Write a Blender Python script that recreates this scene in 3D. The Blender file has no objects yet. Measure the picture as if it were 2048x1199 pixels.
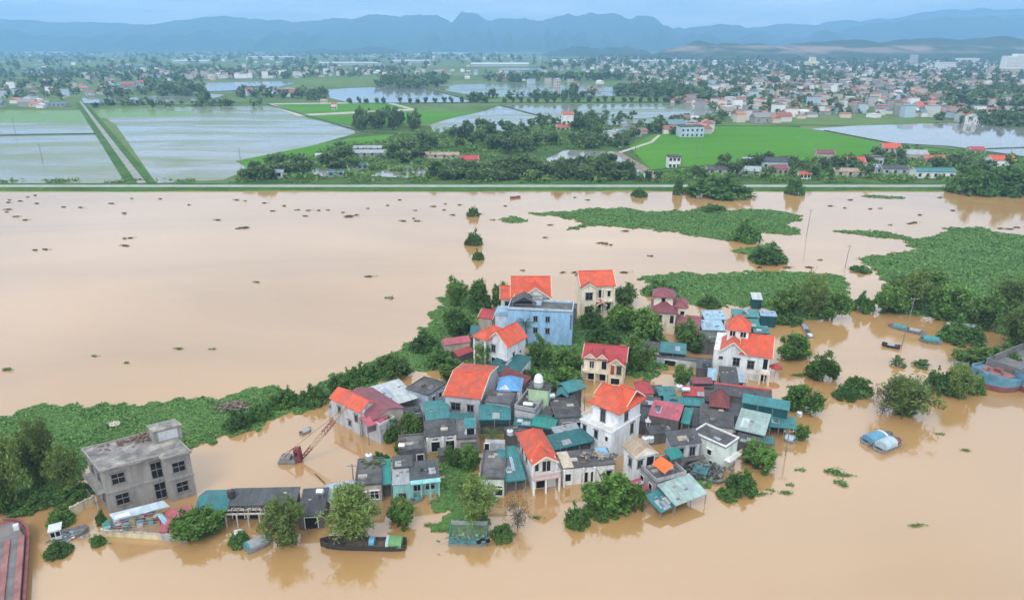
import bpy, math, random
import numpy as np
from mathutils import Vector, Matrix, noise as mnoise

scene = bpy.context.scene
col = scene.collection
random.seed(7)
RNG = np.random.default_rng(11)
R = math.radians

# ------------------------------------------------------------------ camera
FPX, PITCH, CAMZ = 1400.0, R(20.1), 60.0
cam_data = bpy.data.cameras.new('camera')
cam = bpy.data.objects.new('camera', cam_data)
col.objects.link(cam)
cam_data.sensor_width = 36.0
cam_data.lens = 36.0 * FPX / 2048.0
cam_data.clip_start = 0.5
cam_data.clip_end = 60000
cam.location = (0, 0, CAMZ)
cam.rotation_euler = (math.pi / 2 - PITCH, 0, 0)
scene.camera = cam

# ------------------------------------------------------------------ sky, sun, exposure
SUN_EL, SUN_AZ = R(52), R(205)      # azimuth clockwise from +Y (the view direction)
world = bpy.data.worlds.new('World')
scene.world = world
world.use_nodes = True
wn = world.node_tree
wn.nodes.clear()
def N(nt, kind, **kw):
    n = nt.nodes.new(kind)
    for k, v in kw.items():
        setattr(n, k, v)
    return n
def setin(n, **kw):
    for k, v in kw.items():
        n.inputs[k.replace('_', ' ')].default_value = v
out = N(wn, 'ShaderNodeOutputWorld')
bg = N(wn, 'ShaderNodeBackground')
bg.inputs['Strength'].default_value = 0.10
sky = N(wn, 'ShaderNodeTexSky', sky_type='NISHITA', sun_disc=False)
sky.sun_elevation = SUN_EL
sky.sun_rotation = SUN_AZ
sky.air_density = 1.0
sky.dust_density = 1.5
tc = N(wn, 'ShaderNodeTexCoord')
sep = N(wn, 'ShaderNodeSeparateXYZ')
wn.links.new(tc.outputs['Generated'], sep.inputs[0])
def M(nt, op, a, b=None, c=None):
    n = N(nt, 'ShaderNodeMath', operation=op)
    for i, v in enumerate((a, b, c)):
        if v is None: continue
        if isinstance(v, (int, float)): n.inputs[i].default_value = v
        else: nt.links.new(v, n.inputs[i])
    return n.outputs[0]
zc_ = M(wn, 'ADD', M(wn, 'MAXIMUM', sep.outputs['Z'], 0.0), 0.07)
cmb = N(wn, 'ShaderNodeCombineXYZ')
wn.links.new(M(wn, 'DIVIDE', sep.outputs['X'], zc_), cmb.inputs[0])
wn.links.new(M(wn, 'DIVIDE', sep.outputs['Y'], zc_), cmb.inputs[1])
cn = N(wn, 'ShaderNodeTexNoise')
setin(cn, Scale=0.42, Detail=7.0, Roughness=0.55, Distortion=0.4)
wn.links.new(cmb.outputs[0], cn.inputs['Vector'])
rampc = N(wn, 'ShaderNodeValToRGB')
rampc.color_ramp.elements[0].position = 0.36
rampc.color_ramp.elements[0].color = (0.5, 0.5, 0.5, 1)
rampc.color_ramp.elements[1].position = 0.66
rampc.color_ramp.elements[1].color = (1, 1, 1, 1)
wn.links.new(cn.outputs['Fac'], rampc.inputs[0])
cn2 = N(wn, 'ShaderNodeTexNoise')
setin(cn2, Scale=0.9, Detail=6.0, Roughness=0.6)
wn.links.new(cmb.outputs[0], cn2.inputs['Vector'])
cloudc = N(wn, 'ShaderNodeValToRGB')
cloudc.color_ramp.elements[0].position = 0.3
cloudc.color_ramp.elements[0].color = (9.8, 10.7, 11.8, 1)
cloudc.color_ramp.elements[1].position = 0.72
cloudc.color_ramp.elements[1].color = (16.6, 16.5, 16.3, 1)
wn.links.new(cn2.outputs['Fac'], cloudc.inputs[0])
mixc = N(wn, 'ShaderNodeMixRGB')
wn.links.new(rampc.outputs[0], mixc.inputs[0])
wn.links.new(sky.outputs[0], mixc.inputs[1])
wn.links.new(cloudc.outputs[0], mixc.inputs[2])
wn.links.new(mixc.outputs[0], bg.inputs['Color'])
wn.links.new(bg.outputs[0], out.inputs['Surface'])

sl = bpy.data.lights.new('sun', 'SUN')
sl.energy = 1.2
sl.angle = R(20)
sl.color = (1.0, 0.965, 0.91)
sun = bpy.data.objects.new('sun', sl)
col.objects.link(sun)
sdir = Vector((math.sin(SUN_AZ) * math.cos(SUN_EL), math.cos(SUN_AZ) * math.cos(SUN_EL), math.sin(SUN_EL)))
sun.rotation_euler = sdir.to_track_quat('Z', 'Y').to_euler()
sun.location = (0, 0, 200)

scene.view_settings.view_transform = 'Standard'
scene.view_settings.look = 'None'
scene.view_settings.exposure = 0.42
scene.view_settings.gamma = 1.0
scene.view_settings.use_curve_mapping = False
scene.render.engine = 'CYCLES'
cy = scene.cycles
cy.use_denoising = True
cy.max_bounces = 8
cy.diffuse_bounces = 3
cy.glossy_bounces = 3
cy.transmission_bounces = 3
cy.volume_bounces = 5
cy.use_adaptive_sampling = True
cy.adaptive_threshold = 0.02
cy.sample_clamp_indirect = 4.0

# ------------------------------------------------------------------ pixel -> place
CP, SP = math.cos(PITCH), math.sin(PITCH)
def ray(px, py):
    cx = (px - 1024) / FPX; c = (599.5 - py) / FPX
    return (cx, CP + c * SP, -SP + c * CP)
def at(px, py, z=0.0):
    d = ray(px, py); t = (z - CAMZ) / d[2]
    return Vector((d[0] * t, d[1] * t, z))
def on_depth(px, py, Y):
    d = ray(px, py); t = Y / d[1]
    return Vector((d[0] * t, Y, CAMZ + d[2] * t))
def pxm(py, z=0.0):
    p = at(1024, py, z)
    return FPX / (p.y * CP - (z - CAMZ) * SP)
def inpoly(x, y, poly):
    x = np.asarray(x); y = np.asarray(y); c = np.zeros(x.shape, bool)
    n = len(poly); j = n - 1
    for i in range(n):
        xi, yi = poly[i][0], poly[i][1]; xj, yj = poly[j][0], poly[j][1]
        if yi != yj:
            c ^= ((yi > y) != (yj > y)) & (x < (xj - xi) * (y - yi) / (yj - yi) + xi)
        j = i
    return c

# ------------------------------------------------------------------ materials
MATS = {}
def mat(name, c, rough=0.7, var=0.25, scale=0.6, stain=None, stain_amt=0.0, stain_scale=0.35, spec=0.35,
        ribs=None, rib_gap=0.25, rib_str=0.25, bump=0.0, streak=None, stain_lo=0.48, metallic=0.0, island=0.0, objrand=0.0, transl=0.0):
    if name in MATS: return MATS[name]
    m = bpy.data.materials.new(name); m.use_nodes = True
    nt = m.node_tree; b = nt.nodes['Principled BSDF']
    b.inputs['Roughness'].default_value = rough
    b.inputs['Metallic'].default_value = metallic
    b.inputs['Specular IOR Level'].default_value = spec
    tcn = N(nt, 'ShaderNodeTexCoord'); vec = tcn.outputs['Object']
    nz = N(nt, 'ShaderNodeTexNoise'); setin(nz, Scale=scale, Detail=6.0, Roughness=0.65)
    nt.links.new(vec, nz.inputs['Vector'])
    rp = N(nt, 'ShaderNodeValToRGB')
    lo = [max(0, v * (1 - var)) for v in c]; hi = [min(0.9, v * (1 + var)) for v in c]
    rp.color_ramp.elements[0].position = 0.3; rp.color_ramp.elements[0].color = (*lo, 1)
    rp.color_ramp.elements[1].position = 0.7; rp.color_ramp.elements[1].color = (*hi, 1)
    nt.links.new(nz.outputs['Fac'], rp.inputs[0])
    cur = rp.outputs[0]
    if stain is not None:
        n2 = N(nt, 'ShaderNodeTexNoise'); setin(n2, Scale=stain_scale, Detail=8.0, Roughness=0.7, Distortion=0.6)
        if streak:
            mps = N(nt, 'ShaderNodeMapping'); mps.inputs['Scale'].default_value = streak
            nt.links.new(vec, mps.inputs['Vector']); nt.links.new(mps.outputs[0], n2.inputs['Vector'])
        else: nt.links.new(vec, n2.inputs['Vector'])
        r2 = N(nt, 'ShaderNodeValToRGB')
        r2.color_ramp.elements[0].position = stain_lo; r2.color_ramp.elements[0].color = (0, 0, 0, 1)
        r2.color_ramp.elements[1].position = 0.68; r2.color_ramp.elements[1].color = (stain_amt,) * 3 + (1,)
        nt.links.new(n2.outputs['Fac'], r2.inputs[0])
        mx = N(nt, 'ShaderNodeMixRGB'); mx.inputs[2].default_value = (*stain, 1)
        nt.links.new(r2.outputs[0], mx.inputs[0]); nt.links.new(cur, mx.inputs[1])
        cur = mx.outputs[0]
    if island or objrand:
        rnd = None
        if island:
            g = N(nt, 'ShaderNodeNewGeometry'); rnd = M(nt, 'MULTIPLY_ADD', g.outputs['Random Per Island'], 2 * island, 1 - island)
        if objrand:
            oi = N(nt, 'ShaderNodeObjectInfo'); r3 = M(nt, 'MULTIPLY_ADD', oi.outputs['Random'], 2 * objrand, 1 - objrand)
            rnd = r3 if rnd is None else M(nt, 'MULTIPLY', rnd, r3)
        hs = N(nt, 'ShaderNodeHueSaturation'); nt.links.new(rnd, hs.inputs['Value']); nt.links.new(cur, hs.inputs['Color'])
        cur = hs.outputs[0]
    nt.links.new(cur, b.inputs['Base Color'])
    hgt = None
    if ribs:
        w = N(nt, 'ShaderNodeTexWave', wave_type='BANDS', bands_direction='X' if ribs == 'x' else 'Y')
        setin(w, Scale=0.314 / rib_gap, Distortion=0.0)
        nt.links.new(vec, w.inputs['Vector'])
        bp = N(nt, 'ShaderNodeBump'); bp.inputs['Strength'].default_value = rib_str; bp.inputs['Distance'].default_value = rib_gap * 0.3
        nt.links.new(w.outputs['Fac'], bp.inputs['Height']); nt.links.new(bp.outputs[0], b.inputs['Normal'])
    elif bump:
        bp = N(nt, 'ShaderNodeBump'); bp.inputs['Strength'].default_value = bump; bp.inputs['Distance'].default_value = 0.1
        n3 = N(nt, 'ShaderNodeTexNoise'); setin(n3, Scale=3.0, Detail=5.0); nt.links.new(vec, n3.inputs['Vector'])
        nt.links.new(n3.outputs['Fac'], bp.inputs['Height']); nt.links.new(bp.outputs[0], b.inputs['Normal'])
    if transl:
        tr = N(nt, 'ShaderNodeBsdfTranslucent'); nt.links.new(cur, tr.inputs['Color'])
        ms = N(nt, 'ShaderNodeMixShader'); ms.inputs[0].default_value = transl
        nt.links.new(b.outputs[0], ms.inputs[1]); nt.links.new(tr.outputs[0], ms.inputs[2])
        nt.links.new(ms.outputs[0], nt.nodes['Material Output'].inputs['Surface'])
    MATS[name] = m
    return m

GRIME = (0.05, 0.05, 0.045)
def roofmat(kind, d):
    """tile or sheet colour with ribs running down the slope; d is the axis across the ribs"""
    P = {'orange': ((0.63, 0.095, 0.038), 0.22, 0.42), 'brick': ((0.5, 0.1, 0.06), 0.22, 0.4), 'crimson': ((0.42, 0.05, 0.055), 0.22, 0.45),
         'magenta': ((0.42, 0.09, 0.12), 0.3, 0.4), 'maroon': ((0.24, 0.07, 0.085), 0.22, 0.5), 'teal': ((0.045, 0.21, 0.215), 0.3, 0.35),
         'tealdark': ((0.025, 0.135, 0.14), 0.3, 0.35), 'tealgreen': ((0.02, 0.22, 0.19), 0.3, 0.35), 'palegreen': ((0.33, 0.45, 0.42), 0.3, 0.4),
         'paleblue': ((0.28, 0.45, 0.56), 0.3, 0.35), 'grey': ((0.35, 0.38, 0.4), 0.3, 0.4), 'greyblue': ((0.33, 0.39, 0.46), 0.3, 0.35),
         'blue': ((0.12, 0.36, 0.72), 0.3, 0.4), 'fibro': ((0.085, 0.09, 0.095), 0.3, 0.8), 'tan': ((0.42, 0.32, 0.22), 0.2, 0.7),
         'palesheet': ((0.5, 0.55, 0.55), 0.3, 0.5), 'redbrown': ((0.2, 0.05, 0.045), 0.22, 0.6)}
    c, gap, ro = P[kind]
    g = sum(c) / 3
    st = tuple(0.3 * v + 0.28 * g + 0.012 for v in c)
    return mat('roof_%s_%s' % (kind, d), c, ro, 0.24, 0.8, stain=st, stain_amt=0.75, stain_scale=0.9, streak=(1.6, 0.35, 0.35) if d == 'x' else (0.35, 1.6, 0.35), stain_lo=0.45, ribs=d, rib_gap=gap, rib_str=0.5, objrand=0.1)

WALLS = dict(white=(0.8, 0.8, 0.78), whiteblue=(0.76, 0.79, 0.8), grey=(0.36, 0.36, 0.37), lightgrey=(0.5, 0.51, 0.53), concrete=(0.31, 0.295, 0.275),
             cream=(0.8, 0.72, 0.56), blue=(0.3, 0.5, 0.72), bluewhite=(0.5, 0.6, 0.7), turquoise=(0.3, 0.62, 0.6), green=(0.45, 0.6, 0.38),
             beige=(0.5, 0.45, 0.38), dark=(0.14, 0.13, 0.125), yellow=(0.66, 0.58, 0.38), tealwall=(0.02, 0.09, 0.1), mint=(0.68, 0.75, 0.68))
def wallmat(k):
    c = WALLS[k]
    return mat('plaster_' + k, c, 0.85, 0.1, 0.8, stain=tuple(v * 0.5 for v in c), stain_amt=0.7, stain_scale=0.8, streak=(1.3, 1.3, 0.3), stain_lo=0.46, spec=0.2, bump=0.15)
def flatmat():
    return mat('weathered_slab', (0.1, 0.1, 0.102), 0.9, 0.4, 0.7, stain=(0.22, 0.215, 0.2), stain_amt=0.6, stain_scale=0.3, spec=0.2, bump=0.3, objrand=0.2)
def flatlight():
    return mat('bleached_slab', (0.22, 0.21, 0.2), 0.9, 0.5, 0.6, stain=(0.55, 0.51, 0.4), stain_amt=0.85, stain_scale=0.3, spec=0.2, bump=0.3)
GLASS = lambda: mat('dark_glass', (0.018, 0.02, 0.022), 0.15, 0.3, 2.0, spec=0.5)
DARK = lambda: mat('dark_opening', (0.02, 0.02, 0.02), 0.9, 0.4, 1.0, spec=0.1)
FRAMEW = lambda: mat('white_frame', (0.7, 0.7, 0.68), 0.6, 0.08, 2)
FRAMED = lambda: mat('grey_frame', (0.2, 0.2, 0.2), 0.7, 0.2, 2)
TRIM = lambda: mat('cream_trim', (0.72, 0.62, 0.48), 0.7, 0.1, 1)
WOOD = lambda: mat('weathered_wood', (0.12, 0.09, 0.065), 0.85, 0.4, 2)
STEEL = lambda: mat('bright_steel', (0.72, 0.74, 0.76), 0.28, 0.08, 2, metallic=0.6)
POSTM = lambda: mat('post_grey', (0.22, 0.21, 0.2), 0.8, 0.3, 2)

# ------------------------------------------------------------------ mesh helpers
class MB:
    def __init__(s): s.v = []; s.f = []; s.mi = []
    def add(s, vs, fs, mi=0):
        o = len(s.v); s.v += [tuple(v) for v in vs]
        s.f += [tuple(i + o for i in f) for f in fs]; s.mi += [mi] * len(fs); return s
    def box(s, x0, x1, y0, y1, z0, z1, mi=0):
        return s.add([(x0, y0, z0), (x1, y0, z0), (x1, y1, z0), (x0, y1, z0), (x0, y0, z1), (x1, y0, z1), (x1, y1, z1), (x0, y1, z1)],
                     [(0, 3, 2, 1), (4, 5, 6, 7), (0, 1, 5, 4), (1, 2, 6, 5), (2, 3, 7, 6), (3, 0, 4, 7)], mi)
    def slab(s, ps, t, mi=0):
        n = len(ps); lo = [(p[0], p[1], p[2] - t) for p in ps]
        fs = [tuple(range(n)), tuple(range(2 * n - 1, n - 1, -1))] + [(i, i + n, (i + 1) % n + n, (i + 1) % n) for i in range(n)]
        return s.add(list(ps) + lo, fs, mi)
    def prism(s, tri, ext, mi=0):
        n = len(tri); e = Vector(ext); b = [tuple(Vector(p) + e) for p in tri]
        return s.add(list(tri) + b, [tuple(range(n - 1, -1, -1)), tuple(range(n, 2 * n))] + [(i, (i + 1) % n, (i + 1) % n + n, i + n) for i in range(n)], mi)
    def tube(s, p, q, r0, r1=None, n=8, mi=0):
        p = Vector(p); q = Vector(q); r1 = r0 if r1 is None else r1
        d = (q - p).normalized(); a = d.orthogonal().normalized(); b = d.cross(a)
        vs = []
        for c, r in ((p, r0), (q, r1)):
            for i in range(n):
                t = 2 * math.pi * i / n; vs.append(tuple(c + (a * math.cos(t) + b * math.sin(t)) * r))
        return s.add(vs, [tuple(range(n - 1, -1, -1)), tuple(range(n, 2 * n))] + [(i, (i + 1) % n, n + (i + 1) % n, n + i) for i in range(n)], mi)
    def lathe(s, prof, n=14, c=(0, 0, 0), mi=0):
        vs = []; fs = []
        for r, z in prof:
            for i in range(n):
                t = 2 * math.pi * i / n; vs.append((c[0] + r * math.cos(t), c[1] + r * math.sin(t), c[2] + z))
        for k in range(len(prof) - 1):
            for i in range(n):
                j = (i + 1) % n; fs.append((k * n + i, k * n + j, (k + 1) * n + j, (k + 1) * n + i))
        fs.append(tuple(range(n - 1, -1, -1))); k = len(prof) - 1; fs.append(tuple(range(k * n, k * n + n)))
        return s.add(vs, fs, mi)
    def loft(s, rings, mi=0, caps=True):
        n = len(rings[0]); vs = [p for r in rings for p in r]; fs = []
        for k in range(len(rings) - 1):
            for i in range(n):
                j = (i + 1) % n; fs.append((k * n + i, k * n + j, (k + 1) * n + j, (k + 1) * n + i))
        if caps: fs.append(tuple(range(n - 1, -1, -1))); k = len(rings) - 1; fs.append(tuple(range(k * n, k * n + n)))
        return s.add(vs, fs, mi)
    def mesh(s, name, mats, smooth=False):
        m = bpy.data.meshes.new(name); m.from_pydata(s.v, [], s.f)
        for q in (mats if isinstance(mats, (list, tuple)) else [mats]): m.materials.append(q)
        m.polygons.foreach_set('material_index', s.mi)
        if smooth: m.polygons.foreach_set('use_smooth', [True] * len(s.f))
        m.update(); return m
    def build(s, name, mats, parent=None, smooth=False):
        o = bpy.data.objects.new(name, s.mesh(name, mats, smooth)); col.objects.link(o); o.parent = parent; return o

def tag(o, label=None, cat=None, group=None, kind=None):
    if label: o['label'] = label
    if cat: o['category'] = cat
    if group: o['group'] = group
    if kind: o['kind'] = kind
    return o
def thing(name, label, cat, loc=(0, 0, 0), rz=0.0, group=None):
    o = bpy.data.objects.new(name, None); col.objects.link(o); o.empty_display_size = 0.5
    o.location = loc; o.rotation_euler = (0, 0, rz); return tag(o, label, cat, group)
def copy_tree(o, parent=None):
    c = o.copy(); col.objects.link(c); c.parent = parent
    for ch in o.children: copy_tree(ch, c)
    return c
def quads_mesh(name, V, mats, per=4):
    """V: (n*per,3) array of separate polygons"""
    n = len(V) // per; m = bpy.data.meshes.new(name)
    m.vertices.add(n * per); m.vertices.foreach_set('co', np.ascontiguousarray(V, dtype=np.float32).ravel())
    m.loops.add(n * per); m.loops.foreach_set('vertex_index', np.arange(n * per, dtype=np.int32))
    m.polygons.add(n); m.polygons.foreach_set('loop_start', np.arange(0, n * per, per, dtype=np.int32))
    try: m.polygons.foreach_set('loop_total', np.full(n, per, dtype=np.int32))
    except Exception: pass
    for q in (mats if isinstance(mats, (list, tuple)) else [mats]): m.materials.append(q)
    m.update(calc_edges=True); return m
def sheet(name, pts, m, kind='structure', z=None, label=None, cat=None):
    mb = MB(); mb.add([(p[0], p[1], p[2] if z is None else z) for p in pts], [tuple(range(len(pts)))])
    me = mb.mesh(name, m)
    if me.polygons[0].normal.z < 0: me.flip_normals()
    o = bpy.data.objects.new(name, me); col.objects.link(o); return tag(o, label, cat, kind=kind)

# ------------------------------------------------------------------ setting: water, plain, fields, levee, hills, haze
def water_mat(name, c, rough, ior, bump, green=None, green_lo=0.45, green_hi=0.6, gscale=0.02, stretch=(1, 1, 1), rows=False):
    m = bpy.data.materials.new(name); m.use_nodes = True
    nt = m.node_tree; b = nt.nodes['Principled BSDF']
    setin(b, Roughness=rough, IOR=ior)
    g = N(nt, 'ShaderNodeNewGeometry'); vec = g.outputs['Position']
    n1 = N(nt, 'ShaderNodeTexNoise'); setin(n1, Scale=0.012, Detail=5.0, Roughness=0.55, Distortion=1.2)
    mp = N(nt, 'ShaderNodeMapping'); mp.inputs['Scale'].default_value = (0.5, 1.6, 1)
    nt.links.new(vec, mp.inputs['Vector']); nt.links.new(mp.outputs[0], n1.inputs['Vector'])
    rp = N(nt, 'ShaderNodeValToRGB')
    rp.color_ramp.elements[0].position = 0.3; rp.color_ramp.elements[0].color = (*[v * 0.86 for v in c], 1)
    rp.color_ramp.elements[1].position = 0.7; rp.color_ramp.elements[1].color = (*[min(0.9, v * 1.1) for v in c], 1)
    nt.links.new(n1.outputs['Fac'], rp.inputs[0])
    nb = N(nt, 'ShaderNodeTexNoise'); setin(nb, Scale=0.55, Detail=4.0, Roughness=0.6)
    nt.links.new(vec, nb.inputs['Vector'])
    bp = N(nt, 'ShaderNodeBump'); bp.inputs['Strength'].default_value = bump; bp.inputs['Distance'].default_value = 0.25
    nt.links.new(nb.outputs['Fac'], bp.inputs['Height']); nt.links.new(bp.outputs[0], b.inputs['Normal'])
    nt.links.new(rp.outputs[0], b.inputs['Base Color'])
    # faint patches of smoother and rougher water
    n4 = N(nt, 'ShaderNodeTexNoise'); setin(n4, Scale=0.02, Detail=4.0, Roughness=0.6, Distortion=2.0)
    nt.links.new(mp.outputs[0], n4.inputs['Vector'])
    mr = N(nt, 'ShaderNodeMapRange'); mr.inputs['To Min'].default_value = rough * 0.7; mr.inputs['To Max'].default_value = rough * 1.5
    nt.links.new(n4.outputs['Fac'], mr.inputs['Value']); nt.links.new(mr.outputs[0], b.inputs['Roughness'])
    if green:
        gd = N(nt, 'ShaderNodeBsdfDiffuse'); gd.inputs['Color'].default_value = (*green, 1)
        n2 = N(nt, 'ShaderNodeTexNoise'); setin(n2, Scale=gscale, Detail=8.0, Roughness=0.62, Distortion=0.5)
        mp2 = N(nt, 'ShaderNodeMapping'); mp2.inputs['Scale'].default_value = stretch; mp2.inputs['Rotation'].default_value = (0, 0, R(8))
        nt.links.new(vec, mp2.inputs['Vector']); nt.links.new(mp2.outputs[0], n2.inputs['Vector'])
        r2 = N(nt, 'ShaderNodeValToRGB')
        r2.color_ramp.elements[0].position = green_lo; r2.color_ramp.elements[0].color = (0.05, 0.05, 0.05, 1)
        r2.color_ramp.elements[1].position = green_hi; r2.color_ramp.elements[1].color = (0.85, 0.85, 0.85, 1)
        nt.links.new(n2.outputs['Fac'], r2.inputs[0])
        fac = r2.outputs[0]
        w = N(nt, 'ShaderNodeTexWave', bands_direction='X'); setin(w, Scale=0.09, Distortion=1.5, Detail=2.0)
        nt.links.new(vec, w.inputs['Vector'])
        if rows: fac = M(nt, 'MULTIPLY', fac, M(nt, 'MULTIPLY_ADD', w.outputs['Fac'], 0.45, 0.6))
        ms = N(nt, 'ShaderNodeMixShader'); nt.links.new(fac, ms.inputs[0])
        nt.links.new(b.outputs[0], ms.inputs[1]); nt.links.new(gd.outputs[0], ms.inputs[2])
        nt.links.new(ms.outputs[0], nt.nodes['Material Output'].inputs['Surface'])
    return m

def land_mat(name, cols, scales, rough=0.95, stretch=(1, 1, 1), bump=0.0):
    """mottled ground: several colours driven by noise in world metres"""
    m = bpy.data.materials.new(name); m.use_nodes = True
    nt = m.node_tree; b = nt.nodes['Principled BSDF']; setin(b, Roughness=rough); b.inputs['Specular IOR Level'].default_value = 0.1
    g = N(nt, 'ShaderNodeNewGeometry')
    mp = N(nt, 'ShaderNodeMapping'); mp.inputs['Scale'].default_value = stretch; nt.links.new(g.outputs['Position'], mp.inputs['Vector'])
    n1 = N(nt, 'ShaderNodeTexNoise'); setin(n1, Scale=scales[0], Detail=8.0, Roughness=0.65); nt.links.new(mp.outputs[0], n1.inputs['Vector'])
    n2 = N(nt, 'ShaderNodeTexNoise'); setin(n2, Scale=scales[1], Detail=5.0, Roughness=0.7); nt.links.new(g.outputs['Position'], n2.inputs['Vector'])
    f = M(nt, 'MULTIPLY_ADD', n2.outputs['Fac'], 0.4, M(nt, 'MULTIPLY', n1.outputs['Fac'], 0.6))
    rp = N(nt, 'ShaderNodeValToRGB'); el = rp.color_ramp.elements
    while len(el) < len(cols): el.new(0.5)
    for i, c in enumerate(cols):
        el[i].position = 0.33 + 0.34 * i / (len(cols) - 1); el[i].color = (*c, 1)
    nt.links.new(f, rp.inputs[0]); nt.links.new(rp.outputs[0], b.inputs['Base Color'])
    if bump:
        bp = N(nt, 'ShaderNodeBump'); bp.inputs['Strength'].default_value = bump; bp.inputs['Distance'].default_value = 0.5
        nt.links.new(n2.outputs['Fac'], bp.inputs['Height']); nt.links.new(bp.outputs[0], b.inputs['Normal'])
    return m

WATER = water_mat('silty_river_water', (0.45, 0.265, 0.108), 0.08, 2.4, 0.035)
sheet('river', [(-900, -250, 0), (900, -250, 0), (900, 306, 0), (-900, 306, 0)], WATER)
PLAIN = land_mat('plain_ground', [(0.05, 0.085, 0.03), (0.09, 0.15, 0.045), (0.14, 0.2, 0.07), (0.2, 0.21, 0.13)], (0.006, 0.05))
LEV0, LEV1 = 301.5, 304.3
PZ = 0.35
sheet('plain', [(-14000, 306, PZ), (14000, 306, PZ), (14000, 11500, PZ), (-14000, 11500, PZ)], PLAIN)

BANKM = land_mat('levee_grass', [(0.03, 0.075, 0.02), (0.06, 0.14, 0.03), (0.1, 0.19, 0.05)], (0.05, 0.6), bump=0.6)
mb = MB()
rings = []
for i in range(0, 181):
    x = -900 + i * 10
    w = 0.9 * math.sin(x * 0.045) + 0.8 * math.sin(x * 0.13 + 1) + 0.5 * math.sin(x * 0.31)
    rings.append([(x, LEV0 - 2.0 + w, -0.6), (x, LEV0 + 0.4 + w * 0.7, 0.35), (x, LEV1 - 0.4, 1.0), (x, 312.0, 1.02), (x, 318.0, 0.3), (x, 318.0, -0.6)])
mb.loft(rings)
tag(mb.build('levee', BANKM), kind='structure')
ROADM = mat('levee_concrete', (0.36, 0.36, 0.34), 0.9, 0.2, 0.3, spec=0.2)
mb = MB(); mb.box(-900, 900, 305.0, 309.6, 0.9, 1.1)
tag(mb.build('levee_road', ROADM), kind='structure')

PADDY_G = water_mat('paddy_rice_half_drowned', (0.2, 0.22, 0.19), 0.1, 1.33, 0.02, green=(0.19, 0.235, 0.115), green_lo=0.4, green_hi=0.58, gscale=0.022, stretch=(0.35, 1.3, 1), rows=True)
PADDY_W = water_mat('paddy_open_water', (0.22, 0.235, 0.22), 0.08, 1.36, 0.02, green=(0.18, 0.23, 0.12), green_lo=0.46, green_hi=0.68, gscale=0.03, stretch=(0.3, 1.2, 1))
PADDY_M = water_mat('paddy_rice_thick', (0.2, 0.22, 0.19), 0.1, 1.33, 0.02, green=(0.14, 0.27, 0.05), green_lo=0.2, green_hi=0.42, gscale=0.02, stretch=(0.35, 1.3, 1), rows=True)
LAKE = water_mat('lake_water', (0.24, 0.245, 0.23), 0.06, 1.36, 0.015)
RICE = land_mat('bright_rice', [(0.055, 0.17, 0.012), (0.075, 0.225, 0.018), (0.1, 0.26, 0.028)], (0.012, 0.3), stretch=(0.5, 1.6, 1), bump=0.3)
RICE2 = land_mat('pale_rice', [(0.08, 0.15, 0.03), (0.12, 0.19, 0.05), (0.16, 0.22, 0.08)], (0.02, 0.3), stretch=(0.4, 1.5, 1))
PATH = mat('pale_earth_path', (0.42, 0.4, 0.33), 0.95, 0.2, 0.1)
SCRUB = land_mat('scrub_ground', [(0.025, 0.055, 0.015), (0.05, 0.1, 0.025), (0.09, 0.15, 0.04), (0.1, 0.12, 0.06)], (0.03, 0.3), bump=0.5)
zl = [PZ + 0.03]
def field(name, px, m):
    zl[0] += 0.012
    return sheet(name, [at(x, min(y, 366), zl[0]) for x, y in px], m)
field('scrub_land', [(470, 366), (470, 352), (560, 318), (700, 268), (800, 250), (1010, 258), (1110, 245), (1260, 262), (1310, 266), (1262, 292), (1310, 366)], SCRUB)
field('scrub_land', [(1300, 366), (1290, 340), (1500, 322), (1760, 308), (1920, 296), (2250, 318), (2250, 366)], SCRUB)
field('paddy_field', [(-400, 366), (-330, 246), (181, 246), (258, 366)], PADDY_G)
field('paddy_field', [(-400, 246), (-330, 219), (166, 221), (182, 246)], PADDY_M)
field('paddy_field', [(312, 366), (445, 360), (500, 338), (470, 322), (600, 298), (725, 263), (690, 250), (232, 250)], PADDY_W)
field('paddy_field', [(232, 250), (690, 250), (600, 232), (545, 212), (430, 213), (186, 219)], PADDY_G)
field('paddy_field', [(200, 236), (390, 232), (380, 222), (186, 220)], PADDY_M)
field('rice_field', [(478, 322), (520, 312), (600, 296), (700, 276), (790, 268), (770, 280), (690, 300), (590, 322), (490, 334)], RICE)
field('rice_field', [(545, 210), (778, 206), (828, 219), (600, 231)], RICE)
field('earth_path', [(535, 208), (545, 208.5), (602, 228.5), (825, 217.5), (832, 221), (596, 232.5)], PATH)
field('earth_path', [(535, 207), (778, 204), (832, 219), (822, 219), (774, 206.5), (545, 209)], PATH)
field('rice_field', [(610, 236), (840, 221), (965, 222), (900, 236), (850, 246), (720, 250), (665, 246)], RICE)
field('paddy_field', [(860, 250), (905, 236), (970, 222), (1000, 211), (1060, 222), (1110, 240), (1010, 262), (870, 268)], PADDY_W)
field('paddy_field', [(1010, 211), (1440, 206), (1475, 214), (1400, 232), (1240, 238), (1120, 240)], PADDY_W)
field('paddy_field', [(1100, 240), (1240, 239), (1400, 232), (1360, 243), (1230, 250), (1130, 250)], PADDY_G)
field('lake', [(655, 180), (700, 176), (835, 173), (948, 204), (700, 206), (660, 196)], LAKE)
field('lake', [(862, 176), (930, 168), (1140, 166), (1310, 184), (1290, 192), (960, 194)], PADDY_W)
field('lake', [(410, 166), (560, 163), (590, 166), (540, 178), (415, 183)], LAKE)
field('lake', [(163, 196), (250, 194), (235, 205), (168, 207)], LAKE)
field('lake', [(250, 196), (410, 186), (450, 190), (420, 200), (260, 207)], PADDY_W)
field('rice_field', [(580, 160), (760, 154), (830, 172), (650, 176), (610, 172)], RICE2)
field('rice_field', [(960, 198), (1300, 196), (1320, 203), (960, 205)], RICE2)
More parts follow.
